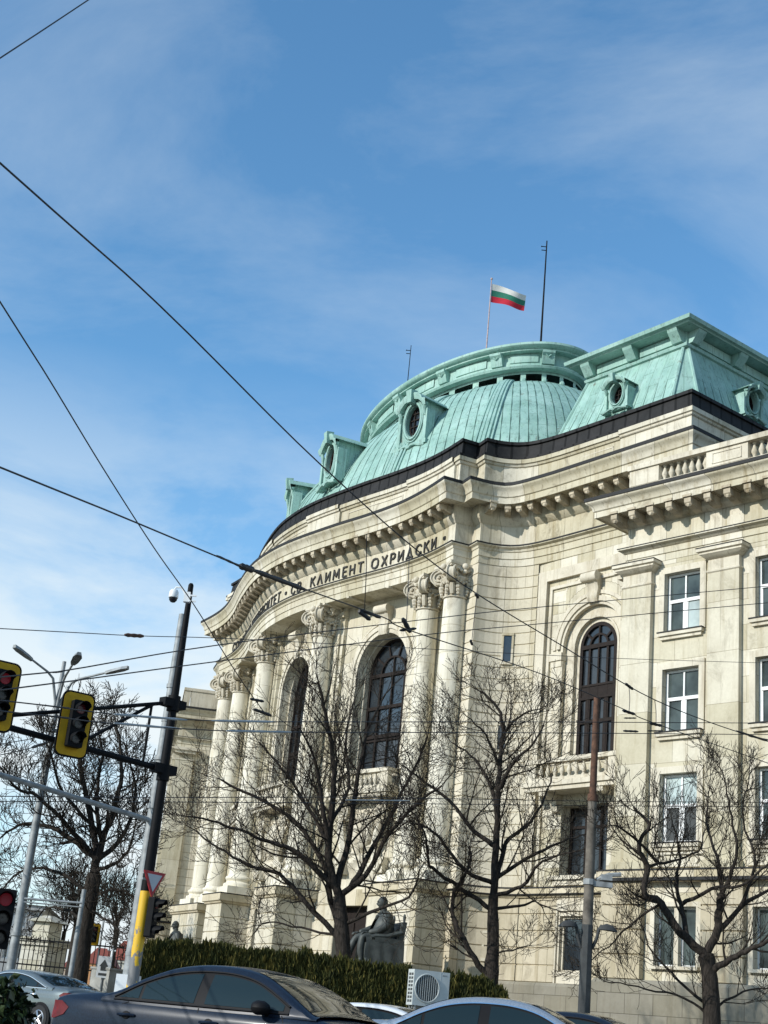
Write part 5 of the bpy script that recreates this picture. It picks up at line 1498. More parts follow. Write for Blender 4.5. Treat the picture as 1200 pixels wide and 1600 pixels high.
# triple street lamp
XL, YL = -10.2, 46.9; GL = ground_z(XL, YL)
o = thing('street_lamp', 'grey street lamp with three curved arms and flat lamp heads behind the traffic lights', 'street lamp', s2w(XL, YL, GL))
T = SF(XL, YL)
mb = MB(T); mb.tube([(0, 0, GL - .1), (0, 0, 5), (0, 0, 8.9)], [.15, .138, .115], 14); mb.tube([(0, 0, 8.9), (0, 0, 12.1)], [.09, .065], 12)
for z in (3.2, 8.9, 9.7): mb.tube([(0, 0, z), (0, 0, z + .1)], .185 if z < 8 else .15, 14)
obj('pole', mb, M['grey_metal'], o, 50)
for hx, hy in ((36, 1020), (119, 1029), (183, 1047)):
    e = street(hx, hy, 47.0 if hx != 119 else 46.0); ev = Vector((e.x - XL, e.y - YL, e.z))
    mid = Vector((ev.x * .35, ev.y * .35, lerp(11.0, ev.z, .62)))
    mb = MB(T); mb.tube([(0, 0, 10.2), (ev.x * .06, ev.y * .06, 10.75), (ev.x * .2, ev.y * .2, lerp(11, ev.z, .45)), tuple(mid), tuple(ev.lerp(mid, .12))], [.05, .05, .045, .04, .035], 8); a_ = obj('lamp_arm', mb, M['grey_metal'], o, 50)
    dv = (ev - mid).normalized(); sd_ = Vector((-dv.y, dv.x, 0)).normalized(); upv = sd_.cross(dv) * -1
    mb = MB(T); C_ = ev
    P = []
    for zz, kw in ((-.05, .9), (.05, .6)):
        for a, w_ in ((-.42, .07), (-.2, .14), (.2, .17), (.40, .10)):
            P.append(C_ + dv * a + sd_ * w_ * kw + Vector((0, 0, zz)));
        for a, w_ in ((.40, .10), (.2, .17), (-.2, .14), (-.42, .07)): P.append(C_ + dv * a - sd_ * w_ * kw + Vector((0, 0, zz)))
    mb.add(P, [tuple(range(8)), tuple(range(15, 7, -1))] + [(i, (i + 1) % 8, 8 + (i + 1) % 8, 8 + i) for i in range(8)]); obj('lamp_head', mb, M['grey_metal'], a_)
# thin leaning-on-trunk post
XT, YT = -7.85, 44.3; GT = ground_z(XT, YT)
o = thing('grey_post', 'thin grey post with a level side arm standing against the thick dark trunk', 'post', s2w(XT, YT, GT))
mb = MB(SF(XT, YT)); mb.tube([(0, 0, GT - .1), (0, 0, 4.6)], [.085, .07], 10); obj('pole', mb, M['grey_metal'], o, 50)
q1 = street(128, 1411, 44.3); q2 = street(38, 1404, 44.6)
mb = MB(); mb.tube([s2w(q1.x, q1.y, q1.z), s2w(q2.x, q2.y, q2.z)], .035, 8); mb.tube([s2w(q1.x, q1.y, q1.z - .12), s2w(q2.x, q2.y, q2.z - .1)], .02, 8); obj('side_arm', mb, M['grey_metal'], o, 50)
M['lamp_grey'] = simple('dull_blue_grey_paint', (0.04, 0.043, 0.043), .85, var=.35, scale=3, bmp=.3)
# rusty pole with twin lamps before the building
XR, YR = 6.54, 39.46; GR = ground_z(XR, YR)
o = thing('rusty_pole', 'tall pole, rusty above and grey below, with two small curved lamps before the wing corner', 'pole', s2w(XR, YR, GR))
mb = MB(SF(XR, YR)); mb.tube([(0, 0, GR - .1), (0, 0, 4.6)], [.175, .155], 8); obj('pole', mb, M['lamp_grey'], o)
M['halfrust'] = simple('rusting_grey_steel', (0.115, 0.10, 0.08), 0.85, var=0.6, scale=3, bmp=0.3)
mb = MB(SF(XR, YR)); mb.tube([(0, 0, 4.6), (0, 0, 8.0)], [.145, .13], 10); obj('middle_tube', mb, M['halfrust'], o, 50)
mb = MB(SF(XR, YR)); mb.tube([(0, 0, 8.0), (0, 0, 10.85)], [.105, .09], 10); mb.tube([(0, 0, 7.9), (0, 0, 8.1)], .15, 10); obj('upper_tube', mb, M['rust'], o, 50)
mb = MB(SF(XR, YR)); mb.tube([(0, 0, 5.65), (0, 0, 5.8)], .17, 10); mb.box(.1, .62, -.1, .12, 5.62, 5.76); mb.tube([(.2, 0, 5.8), (.5, -.05, 5.95), (.85, -.05, 6.0)], .06, 6); mb.box(.3, .6, -.15, .05, 5.80, 5.95); obj('clamp', mb, M['grey_metal'], o)
for s, hx in ((-1, 893), (1, 936)):
    e = street(hx, 1448, 39.3); ex_, ey_ = e.x - XR, e.y - YR
    mb = MB(SF(XR, YR)); mb.tube([(s * .15, 0, 4.0), (s * .25, -.04, 4.25), (s * .30, -.07, 4.5), (s * .38, -.1, 4.62)], .045, 8); a_ = obj('lamp_arm', mb, M['lamp_grey'], o, 50)
    mb = MB(SF(XR, YR)); rows = []
    for x, w, h in ((.30, .04, .05), (.36, .11, .12), (.5, .15, .17), (.66, .14, .15), (.78, .07, .05), (.80, .01, .01)):
        rows.append([(s * x, -.1 + w * math.cos(R_(a)), 4.50 - .1 * max(0, x - .5) + h * math.sin(R_(a))) for a in range(0, 181, 20)])
    mb.grid(rows); mb.add([r[0] for r in rows] + [r[-1] for r in rows[::-1]], [tuple(range(12))]); obj('lamp_head', mb, M['lamp_grey'], a_, 60)
# air conditioner on its steel stand
q = street(669, 1545, 38); GX = ground_z(q.x, q.y)
o = thing('air_conditioner', 'white outdoor air conditioner unit with a round fan grille between the two hedges', 'air conditioner', s2w(q.x, q.y, GX))
T = SF(q.x, q.y, q.z, R_(22)); w, h, dp = .50, .43, .36
mb = MB(T); mb.box(-w, w, -dp / 2, dp / 2, -h, h); 
M['ac'] = simple('pale_grey_casing', (0.44, 0.47, 0.455), .5, var=.06)
bo = obj('casing', mb, M['ac'], o)
mb = MB(T); mb.tube([(-.12 + .335 * math.cos(2 * PI * i / 32), -dp / 2 - .012, .335 * math.sin(2 * PI * i / 32)) for i in range(33)], .018, 6, False); mb.box(.24, .245, -dp / 2 - .004, -dp / 2, -h, h); obj('fan_ring', mb, M['ac'], o, 50)
mb = MB(T); mb.add([(-.12 + .33 * math.cos(2 * PI * i / 32), -dp / 2 - .004, .33 * math.sin(2 * PI * i / 32)) for i in range(32)], [tuple(range(32))]); obj('fan_opening', mb, M['blind'], o)
mb = MB(T)
for i in range(11):
    x = -.30 + .06 * i; hh = math.sqrt(max(.001, .33**2 - x * x)); mb.box(-.12 + x - .006, -.12 + x + .006, -dp / 2 - .018, -dp / 2 - .008, -hh, hh)
obj('fan_grille', mb, M['ac'], o)
mb = MB(T)
for i in range(8):
    for j in range(2): mb.box(-w - .004, -w, -.13 + j * .14, -.13 + j * .14 + .11, -.36 + i * .092, -.36 + i * .092 + .06)
obj('side_louvre', mb, M['blind'], o)
mb = MB(T); mb.box(.30, .42, -dp / 2 - .004, -dp / 2, .33, .36); obj('maker_plate', mb, M['grey_metal'], o)
mb = MB(T)
for x in (-.4, .4):
    for y in (-.14, .14): mb.box(x - .02, x + .02, y - .02, y + .02, GX - q.z - .05, -h)
mb.add([(-.4, -.16, -h - .001), (.4, -.16, -h - .001), (.4, .16, -h - .001), (-.4, .16, -h - .001)], [(0, 1, 2, 3)]); mb.box(-.42, .42, -.03, .03, -h - .06, -h - .01)
obj('stand', mb, M['grey_metal'], o)
# concrete cabinet with a little notice board
q = street(163, 1542, 52); GX = ground_z(q.x, q.y)
o = thing('cabinet', 'pale concrete street cabinet behind the boot of the dark saloon car', 'cabinet', s2w(q.x, q.y, GX))
T = SF(q.x, q.y, 0, R_(-35))
mb = MB(T); mb.box(-.42, .42, -.3, .5, GX - .1, q.z + .55); mb.box(-.46, .46, -.34, .54, q.z + .552, q.z + .62); obj('cabinet_body', mb, M['concrete'], o)
q = street(162, 1511, 51.6)
o = thing('notice_board', 'small white notice board with a dark house symbol above the concrete cabinet', 'sign', s2w(q.x, q.y, ground_z(q.x, q.y)))
T = SF(q.x, q.y, q.z, R_(10))
mb = MB(T); mb.box(-.22, .22, -.02, .02, -.35, .35); obj('board', mb, M['white_paint'], o)
mb = MB(T); mb.prism([(-.15, .02), (0, .25), (.15, .02), (.1, .02), (.1, -.12), (-.1, -.12), (-.1, .02)], -.026, -.0205); mb.box(-.15, .15, -.026, -.0205, -.28, -.2); obj('symbol', mb, M['blind'], o)
mb = MB(T); mb.tube([(0, .04, -q.z + ground_z(q.x, q.y)), (0, .04, .3)], .03, 6); obj('post', mb, M['grey_metal'], o)
# far small signal and cross pole
q = street(147, 1460, 75)
signal_head('traffic_light', 'tiny yellow framed traffic light far away beside the thick dark trunk', q.x, q.y, q.z, R_(20), None, k=.72)
q2 = street(154, 1490, 75.4)
o = thing('thin_pole', 'thin grey pole carrying the far traffic light', 'pole', s2w(q2.x, q2.y, ground_z(q2.x, q2.y)))
mb = MB(); mb.tube([s2w(q2.x, q2.y, ground_z(q2.x, q2.y) - .1), s2w(q2.x, q2.y, q.z + 1.2)], .06, 6); mb.tube([s2w(q2.x, q2.y, q.z + .2), s2w(q.x, q.y + .2, q.z + .2)], .04, 6); obj('pole', mb, M['grey_metal'], o)
q = street(172, 1500, 80)
o = thing('cross_pole', 'pale thin post with one short crosspiece left of the mast foot', 'pole', s2w(q.x, q.y, ground_z(q.x, q.y)))
mb = MB(); a, b = street(177, 1478, 80), street(168, 1530, 80); l, r = street(168, 1484, 80), street(181, 1486, 80)
mb.tube([s2w(b.x, b.y, ground_z(b.x, b.y) - .1), s2w(a.x, a.y, a.z)], .07, 6); mb.tube([s2w(l.x, l.y, l.z), s2w(r.x, r.y, r.z)], .05, 6); obj('post', mb, M['white_paint'], o)
# red light at lower left
q = street(3, 1436, 24)
o_ = signal_head('traffic_light', 'black traffic light with a red top lens, low at the left edge before the lamp', q.x, q.y, q.z, R_(15), 0, False, k=.85)
mb = MB(); mb.tube([s2w(q.x - .22, q.y + .1, ground_z(q.x, q.y) - .1), s2w(q.x - .22, q.y + .1, q.z + .6)], .05, 8); obj('post', mb, M['black_metal'], o_)

# ------------------------------------------------------------------ things on the roof
o = thing('flagpole', 'flagpole with a white, green and red striped flag on the dome', 'flag', (1.25, 9.0, 41.7))
mb = MB(); mb.tube([(1.25, 9, 41.7), (1.25, 9, 51.3)], [.06, .035], 8); mb.ball((1.25, 9, 51.35), .09, 8, 6)
M['flagpole'] = simple('red_white_pole', (0.42, 0.30, 0.27), .6, var=.3, scale=4)
obj('pole', mb, M['flagpole'], o, 50)
M['flag_w'] = simple('flag_white', (0.62, 0.60, 0.55), .8, var=.05); M['flag_g'] = simple('flag_green', (0.02, 0.16, 0.10), .8, var=.1); M['flag_r'] = simple('flag_red', (0.50, 0.012, 0.03), .8, var=.1)
mb = MB(); nx, nz = 26, 12
fd = sdir(1, 0.0); fn = sdir(0, 1)
def fpt(i, j):
    u, v = i / nx, j / nz
    z = 50.95 - 1.42 * v - (.42 * u - .10 * math.sin(u * PI * 2.0)) * (1 - .55 * v) - .02 * u
    w = .16 * math.sin(u * 7 + v * 1.2) * u ** .5
    return Vector((1.25, 9, z)) + fd * (.05 + 2.45 * u * (1 - .03 * v)) + fn * (w + .25 * u)
for j in range(nz):
    mb.mat = j * 3 // nz
    mb.grid([[fpt(i, j) for i in range(nx + 1)], [fpt(i, j + 1) for i in range(nx + 1)]])
obj('flag', mb, [M['flag_w'], M['flag_g'], M['flag_r']], o, 60)
def mast(label, x, z1, px_side, r=.05):
    o = thing('lightning_rod', label, 'mast', (x, 9, 41.7), 'masts on the dome')
    mb = MB(); mb.tube([(x, 9, 41.7), (x, 9, z1)], [r, r * .55], 8)
    for dz in (.45, .72): mb.tube([s2w(*(Vector((0, 0))), 0) * 0 + Vector((x, 9, z1 - dz)), Vector((x, 9, z1 - dz)) - fd * .32], .03, 5)
    mb.ball(Vector((x, 9, z1 - .45)) - fd * .32, .05, 5, 4)
    obj('rod', mb, M['black_metal'], o, 50)
mast('tall thin black mast with two short pegs right of the flag', 8.25, 50.9, 0, .075)
mast('short thin dark mast above the left shoulder of the dome', -10.6, 51.1, 0)

# ------------------------------------------------------------------ overhead wires
def wire(label, pts, r=.010, group='overhead wires', fit=()):
    """pts: (px, py, distance)"""
    W = [at(*p) for p in pts]; F = []
    if pts[0][0] < 0 and group == 'overhead wires': W.insert(0, W[0] + (W[0] - W[1]).normalized() * 24)
    if (pts[-1][0] > 1200 or pts[-1][1] < 0) and group == 'overhead wires': W.append(W[-1] + (W[-1] - W[-2]).normalized() * 24)
    n = len(W)
    for i in range(n - 1):
        a, b, c, d = W[max(i - 1, 0)], W[i], W[i + 1], W[min(i + 2, n - 1)]
        for k in range(6):
            t = k / 6; F.append(0.5 * ((2 * b) + (c - a) * t + (2 * a - 5 * b + 4 * c - d) * t * t + (3 * b - a - 3 * c + d) * t**3))
    F.append(W[-1])
    o = thing('overhead_wire', label, 'wire', W[0], group)
    mb = MB(); mb.tube(F, r, 6); obj('cable', mb, M['wire'], o)
    for (a, b, rad, m) in fit:
        mb = MB(); A, Bq = at(*a), at(*b)
        nn = 6; P = [A.lerp(Bq, i / nn) for i in range(nn + 1)]
        mb.tube(P, [rad * (.55 if i in (0, nn) else 1.0 if i % 2 else .8) for i in range(nn + 1)], 8); obj('fitting', mb, M[m], o, 50)
    return o
wire('wire crossing the top left corner of the sky', [(-40, 117, 16), (70, 45, 18), (180, -28, 20)], .011)
wire('long wire falling from the left sky edge across the dome towards the wing windows', [(-30, 228, 15), (250, 478, 20), (500, 725, 25), (693, 892, 29), (880, 1010, 33), (1024, 1094, 36), (1170, 1149, 39), (1260, 1168, 41)], .014,
     fit=(((1150, 1142, 38.4), (1200, 1158, 39.6), .035, 'wire'), ((977, 1068, 34.9), (989, 1077, 35.2), .04, 'wire')))
wire('wire dropping steeply from the left sky edge past the black mast top', [(-20, 440, 17), (75, 590, 20), (160, 730, 23), (240, 855, 26), (303, 945, 29), (371, 1054, 31), (412, 1112, 32)], .011,
     fit=(((391, 1092, 31.4), (412, 1096, 31.6), .035, 'wire'), ((396, 1108, 31.8), (424, 1118, 32.2), .04, 'wire')))
wire('feeder wire with a long thick black splice before the inscription', [(-30, 718, 14), (180, 803, 17), (375, 884, 20), (475, 920, 22), (600, 965, 25), (640, 985, 26), (840, 1051, 31), (981, 1111, 34), (1020, 1129, 35), (1230, 1203, 40)], .012,
     fit=(((375, 884, 20), (396, 891, 20.4), .055, 'wire'), ((396, 891, 20.4), (476, 921, 22), .042, 'wire'), ((338, 868, 19.4), (378, 886, 20), .02, 'wire'), ((562, 952, 24.2), (594, 965, 24.8), .035, 'wire')))
wire('nearly level wire with a small brown coupling at the far left sky', [(-20, 981, 20), (205, 993, 23), (340, 997, 25), (520, 1006, 28), (840, 1023, 34), (1000, 1030, 37), (1230, 1037, 41)], .007,
     fit=(((195, 992, 22.9), (224, 994, 23.2), .035, 'rust'),))
wire('upper of two wires rising gently rightwards past the capitals', [(-20, 1060, 18), (100, 1048, 20), (340, 1008, 24), (680, 966, 30), (840, 949, 33), (1230, 913, 40)], .010)
wire('lower of two wires rising gently rightwards past the arched windows', [(-20, 1081, 18), (120, 1063, 20), (320, 1036, 24), (680, 990, 30), (840, 975, 33), (1230, 939, 40)], .010)
wire('upper trolley contact wire with grey clamps by the mast', [(-20, 1092, 20), (60, 1101, 21), (180, 1116, 23), (330, 1126, 25), (480, 1128, 27), (840, 1128, 33), (1230, 1130, 40)], .010,
     fit=(((178, 1116, 22.9), (292, 1125, 24.5), .022, 'contact'), ((330, 1126, 25), (432, 1128, 26.4), .022, 'contact')))
wire('lower trolley contact wire with grey clamps by the mast', [(-20, 1109, 20), (60, 1117, 21), (180, 1131, 23), (330, 1141, 25), (480, 1144, 27), (840, 1145, 33), (1230, 1148, 40)], .010,
     fit=(((178, 1130, 22.9), (284, 1139, 24.5), .022, 'contact'), ((354, 1142, 25.2), (455, 1144, 26.6), .022, 'contact'), ((974, 1142, 35.4), (997, 1143, 35.8), .03, 'wire')))
wire('upper of two thin level wires low across the tree crowns', [(-20, 1244, 30), (240, 1246, 33), (560, 1246, 36), (945, 1252, 42), (1230, 1254, 46)], .010)
wire('lower of two thin level wires low across the tree crowns', [(-20, 1252, 30), (240, 1253, 33), (560, 1255, 36), (960, 1259, 42), (1230, 1261, 46)], .010, fit=(((540, 1250, 35.8), (640, 1251, 37), .018, 'contact'),))
wire('short wire from the left edge up to a black insulator on the lamp pole', [(-20, 1184, 40), (40, 1171, 43), (75, 1160, 46.5)], .014, fit=(((50, 1168, 44), (75, 1160, 46.5), .05, 'wire'),))
wire('topmost short wire from the left edge to the lamp pole', [(-20, 1166, 40), (40, 1156, 43), (80, 1147, 46.5)], .012)
wire('thin wire sloping down behind the lower wing windows at the right', [(960, 1262, 44), (1080, 1222, 42), (1230, 1168, 40)], .008)
def hanger(label, pts, fit): wire(label, pts, .008, 'wire hangers', fit)
hanger('thin vertical hanger left of the inscription end, ending in a black clamp', [(573, 836, 22.5), (572, 900, 23.5), (569, 960, 24.3)], (((561, 955, 24.2), (578, 968, 24.5), .045, 'wire'),))
hanger('thin vertical hanger crossing the inscription letters, ending in a black clamp', [(640, 848, 28), (638, 910, 27), (635, 975, 26)], (((629, 966, 25.9), (641, 988, 26.1), .05, 'wire'), ((625, 985, 26), (650, 982, 26.3), .03, 'wire')))
hanger('thin curved hanger beside the right hand column capital', [(745, 930, 30), (741, 965, 29.3), (737, 1004, 28.6)], (((743, 927, 29.9), (747, 934, 30.1), .04, 'wire'), ((735, 1000, 28.6), (738, 1008, 28.7), .03, 'wire')))
hanger('short hanger with a black clamp before the first wing pilaster', [(983, 1074, 35), (984, 1092, 34.6), (983, 1110, 34.2)], (((973, 1110, 34), (992, 1116, 34.3), .04, 'wire'), ((975, 1122, 34.2), (994, 1122, 34.5), .02, 'wire')))
hanger('short hanger with a black clamp left of the middle wing window', [(1023, 1094, 36), (1025, 1112, 35.6), (1025, 1130, 35.2)], (((1015, 1130, 35), (1034, 1134, 35.4), .04, 'wire'), ((1012, 1142, 35.3), (1036, 1142, 35.6), .02, 'wire')))
# ------------------------------------------------------------------ seated bronze statues
def skin_mesh(name, verts, edges, radii, root=0, sub=2):
    me = bpy.data.meshes.new(name); me.from_pydata([tuple(v) for v in verts], edges, [])
    o = bpy.data.objects.new(name, me); COL.objects.link(o)
    m = o.modifiers.new('skin', 'SKIN'); m.use_smooth_shade = True
    for i, sv in enumerate(me.skin_vertices[0].data):
        r = radii[i]; sv.radius = r if hasattr(r, '__len__') else (r, r); sv.use_root = (i == root)
    s = o.modifiers.new('sub', 'SUBSURF'); s.levels = sub; s.render_levels = sub
    dg = bpy.context.evaluated_depsgraph_get(); ev = o.evaluated_get(dg)
    out = bpy.data.meshes.new_from_object(ev); bpy.data.objects.remove(o); bpy.data.meshes.remove(me)
    return out
def merge_into(mb, me, T):
    vs_ = [T(v.co) for v in me.vertices]; mb.add(vs_, [tuple(p.vertices) for p in me.polygons])
def statue(label, x, y, z, yaw, K=2.0):
    """seated man in a coat; figure built facing -y at life size, seat at 0.5, then scaled"""
    c, s = math.cos(yaw), math.sin(yaw)
    T = lambda p: Vector((x + (c * p[0] - s * p[1]) * K, y + (s * p[0] + c * p[1]) * K, z + p[2] * K))
    o = thing('bronze_statue', label, 'statue', (x, y, gz_w((x, y))), 'seated statues before the portico')
    V = [(0, .02, .60), (0, .03, .80), (0, .02, 1.0), (0, .0, 1.12), (0, -.03, 1.20),          # 0-4 spine, neck
         (.10, -.04, .58), (.17, -.30, .62), (.20, -.52, .60), (.20, -.54, .33), (.20, -.50, .10), (.20, -.62, .045), (.20, -.74, .04),   # 5-11 right leg
         (-.10, -.04, .58), (-.16, -.30, .62), (-.17, -.55, .59), (-.17, -.66, .34), (-.17, -.72, .10), (-.17, -.84, .045), (-.17, -.95, .04),
         (.20, .0, 1.06), (.30, -.02, .86), (.29, -.20, .74), (.22, -.40, .69),
         (-.20, .0, 1.06), (-.31, -.06, .86), (-.30, -.28, .76), (-.22, -.48, .70)]
    E = [(0, 1), (1, 2), (2, 3), (3, 4), (0, 5), (5, 6), (6, 7), (7, 8), (8, 9), (9, 10), (10, 11), (0, 12), (12, 13), (13, 14), (14, 15), (15, 16), (16, 17), (17, 18), (3, 19), (19, 20), (20, 21), (21, 22), (3, 23), (23, 24), (24, 25), (25, 26)]
    Rr = [(.24, .22), (.24, .22), (.22, .18), (.15, .11), .09, .13, .12, .09, .085, .07, .06, .045, .13, .12, .09, .085, .07, .06, .045, .12, .10, .085, .055, .12, .10, .085, .055]
    mb = MB(T)
    merge_into(mb, skin_mesh('body', V, E, Rr, 0, 2), lambda v: v)
    # head with brow, nose, ears, chin
    hc = Vector((0, -.06, 1.36)); rows = []
    n, m_ = 20, 16
    for j in range(m_ + 1):
        a = PI * j / m_; row = []
        for i in range(n):
            b = 2 * PI * i / n; d = Vector((math.sin(a) * math.cos(b), math.sin(a) * math.sin(b), math.cos(a)))
            sx, sy, sz = .095, .118, .15
            p = Vector((d.x * sx, d.y * sy, d.z * sz))
            if d.z < -.1: p.x *= 1 + .3 * d.z; 
            if d.y < 0:
                f = -d.y
                p.y -= .020 * math.exp(-((d.z - .22) / .12) ** 2) * f                    # brow
                p.y += .016 * math.exp(-((d.z - .03) / .10) ** 2) * f * min(1, abs(d.x) * 3)  # eye sockets
                p.y -= .042 * math.exp(-((d.z + .16) / .14) ** 2) * math.exp(-(d.x / .16) ** 2) * f  # nose
                p.y -= .018 * math.exp(-((d.z + .42) / .07) ** 2) * math.exp(-(d.x / .4) ** 2) * f   # moustache
                p.y += .010 * math.exp(-((d.z + .55) / .06) ** 2) * f                    # mouth
                p.y -= .022 * math.exp(-((d.z + .78) / .12) ** 2) * f                    # chin
            row.append(hc + p)
        rows.append(row)
    mb.grid(rows, close=True)
    mb.tube([(0, .01, 1.05), (0, -.02, 1.16), (0, -.045, 1.30)], [.12, .085, .075], 12)
    for q in (-1, 1): mb.ball((q * .096, -.045, 1.355), .03, 8, 6, (.45, .8, 1.2))
    # hands: palm and five curled fingers on each knee
    for q, hx, hy, hz in ((1, .215, -.44, .685), (-1, -.215, -.52, .69)):
        mb.ball((hx, hy, hz), .05, 8, 6, (.85, 1.1, .5))
        for k, ln in enumerate((.075, .09, .095, .085)):
            fx = hx + q * (-.034 + .022 * k)
            mb.tube([(fx, hy - .035, hz + .005), (fx, hy - .035 - ln * .5, hz - .002), (fx, hy - .035 - ln * .85, hz - .03), (fx, hy - .035 - ln * .9, hz - .055)], [.0115, .011, .010, .007], 6)
        mb.tube([(hx - q * .04, hy + .01, hz), (hx - q * .065, hy - .03, hz - .005), (hx - q * .06, hy - .065, hz - .02)], [.014, .012, .008], 6)
    body = obj('body', mb, M['bronze'], o, 60)
    # coat: lapels and skirts hanging over the thighs and chair
    mb = MB(T)
    def loft(R): mb.grid(R)
    coat = []
    for zz, rx, ry, oy in ((1.14, .09, .09, -.01), (1.11, .20, .13, .01), (1.04, .28, .19, .01), (.93, .29, .235, .0), (.80, .29, .265, -.02), (.68, .30, .28, -.04), (.56, .32, .29, -.06)):
        coat.append([(rx * math.sin(R_(a)), oy + ry * math.cos(R_(a)) + (.012 * math.sin(a * .21)), zz) for a in range(-160, 161, 16)])
    loft(coat)
    for q in (-1, 1):
        rows = []
        for t in range(9):
            yy = lerp(.20, -.46, t / 8)
            rows.append([(q * (.12 + .10), yy, .69 - .05 * t / 8), (q * .28, yy, .60), (q * .345 + q * .008 * math.sin(t * 1.9), yy, .46), (q * .36 + q * .012 * math.sin(t * 2.4), yy - .02, .30), (q * .38 + q * .014 * math.sin(t * 2.2 + 1), yy - .03, .12 + .03 * math.sin(t))])
        loft(rows)
    mb.tube([(.05, -.16, 1.08), (0, -.19, 1.02), (-.05, -.16, 1.08)], .03, 5)
    obj('coat', mb, M['bronze'], body, 60)
    # chair
    mb = MB(T)
    mb.box(-.40, .40, -.36, .36, .02, .5); mb.hexa([(-.40, .22, .5), (.40, .22, .5), (.40, .36, .5), (-.40, .36, .5), (-.40, .33, .98), (.40, .33, .98), (.40, .42, .98), (-.40, .42, .98)])
    for q in (-1, 1):
        mb.box(min(q * .36, q * .44), max(q * .36, q * .44), -.30, .36, .5, .60)
        mb.tube([(q * .40, -.38, .58), (q * .40, -.28, .62), (q * .40, .0, .64), (q * .40, .34, .76)], .05, 8)
        mb.lathe([(.001, 1.16), (.025, 1.13), (.035, 1.07), (.025, 1.0), (.04, .97)], (q * .38, .35, 0), 10)
    for q in (-1, 1):
        rows = []
        for j in range(7):
            zz = lerp(.58, .05, j / 6); rows.append([(q * (.43 + .05 * (j / 6) + .012 * math.sin(i * .8 + j * .35) * min(1, j / 3)), lerp(.38, -.40, i / 22), zz - (.06 * (i / 22) if j == 0 else 0)) for i in range(23)])
        mb.grid(rows)
    obj('chair', mb, M['bronze'], o, 40)
    mb = MB(T); mb.box(-.50, .50, -1.0, .45, -.06, .02); obj('plinth_slab', mb, M['bronze'], o)
    mb = MB()
    hw, g = .62 * K, gz_w((x, y))
    P = [(x + c * a - s * b, y + s * a + c * b) for a, b in ((-hw, -1.1 * K), (hw, -1.1 * K), (hw, .55 * K), (-hw, .55 * K))]
    for i in range(4):
        a, b = P[i], P[(i + 1) % 4]; mb.add([(*a, g - .3), (*b, g - .3), (*b, z - .06 * K), (*a, z - .06 * K)], [(0, 1, 2, 3)])
    mb.add([(*p, z - .06 * K) for p in P], [(0, 1, 2, 3)]); obj('pedestal', mb, M['plinth'], o)
statue('seated bronze man in a coat before the right hand pedestal, seen in profile', 18.3, -3.5, 4.22, R_(-10), 2.02)
statue('bronze seated man, only head and shoulders showing above the far end of the hedge', -12.0, -2.75, 4.2, R_(0), 1.92)

# ------------------------------------------------------------------ cars
def car_paint(name, c, fl=.25, metal=.3, coat=.8):
    m, nt, b = mat(name)
    tc = N(nt, 'ShaderNodeTexCoord'); n1 = noise(nt, 60, 2, .5, tc.outputs['Object'])
    d = noise(nt, 1.3, 4, .6, tc.outputs['Object'])
    base = ramp(nt, n1, [(.35, tuple(x * (1 - fl) for x in c)), (.65, tuple(min(1, x * (1 + fl)) for x in c))])
    L(nt, mixc(nt, ramp(nt, d, [(.45, (0, 0, 0)), (.8, (.05, .05, .05))]), base, (.13, .12, .10)), b.inputs['Base Color'])
    b.inputs['Metallic'].default_value = metal; b.inputs['Roughness'].default_value = .3
    b.inputs['Coat Weight'].default_value = coat; b.inputs['Coat Roughness'].default_value = .06; b.inputs['Specular IOR Level'].default_value = .08
    return m
M['paint_dark'] = car_paint('dark_blue_grey_paint', (0.010, 0.017, 0.031), .2, 0.0, .22)
M['paint_silver'] = car_paint('silver_blue_paint', (0.24, 0.285, 0.34), .12)
M['paint_coupe'] = car_paint('silver_grey_paint', (0.13, 0.155, 0.16), .12)
M['paint_white'] = car_paint('white_car_paint', (0.62, 0.63, 0.63), .03, .0)
M['paint_navy'] = car_paint('navy_car_paint', (0.012, 0.017, 0.028))
def car_glass():
    m, nt, b = mat('car_glass')
    b.inputs['Base Color'].default_value = (0.012, 0.022, 0.025, 1); b.inputs['Roughness'].default_value = .03
    b.inputs['IOR'].default_value = 1.52; b.inputs['Specular IOR Level'].default_value = .3; return m
M['car_glass'] = car_glass()
M['trim'] = simple('black_trim', (0.007, 0.007, 0.008), .6)
M['trim'].node_tree.nodes['Principled BSDF'].inputs['Specular IOR Level'].default_value = .15
M['chrome'] = simple('chrome_trim', (0.78, 0.79, 0.80), .15, metal=1.0, var=.03)
M['tyre'] = simple('tyre_rubber', (0.015, 0.015, 0.015), .85)
M['alloy'] = simple('alloy_wheel', (0.45, 0.46, 0.47), .3, metal=.9)
M['tail'] = simple('red_tail_lamp', (0.10, 0.0015, 0.005), .45, var=.4, scale=9)
M['tail'].node_tree.nodes['Principled BSDF'].inputs['Specular IOR Level'].default_value = .3
M['head'] = glass_mat('clear_lamp', (.35, .36, .37), .08, .2)
ROOF_S = [(.80, 1.075), (1.0, 1.135), (1.3, 1.29), (1.6, 1.405), (1.9, 1.462), (2.2, 1.478), (2.5, 1.465), (2.8, 1.405), (3.1, 1.275), (3.4, 1.11), (3.62, .985)]
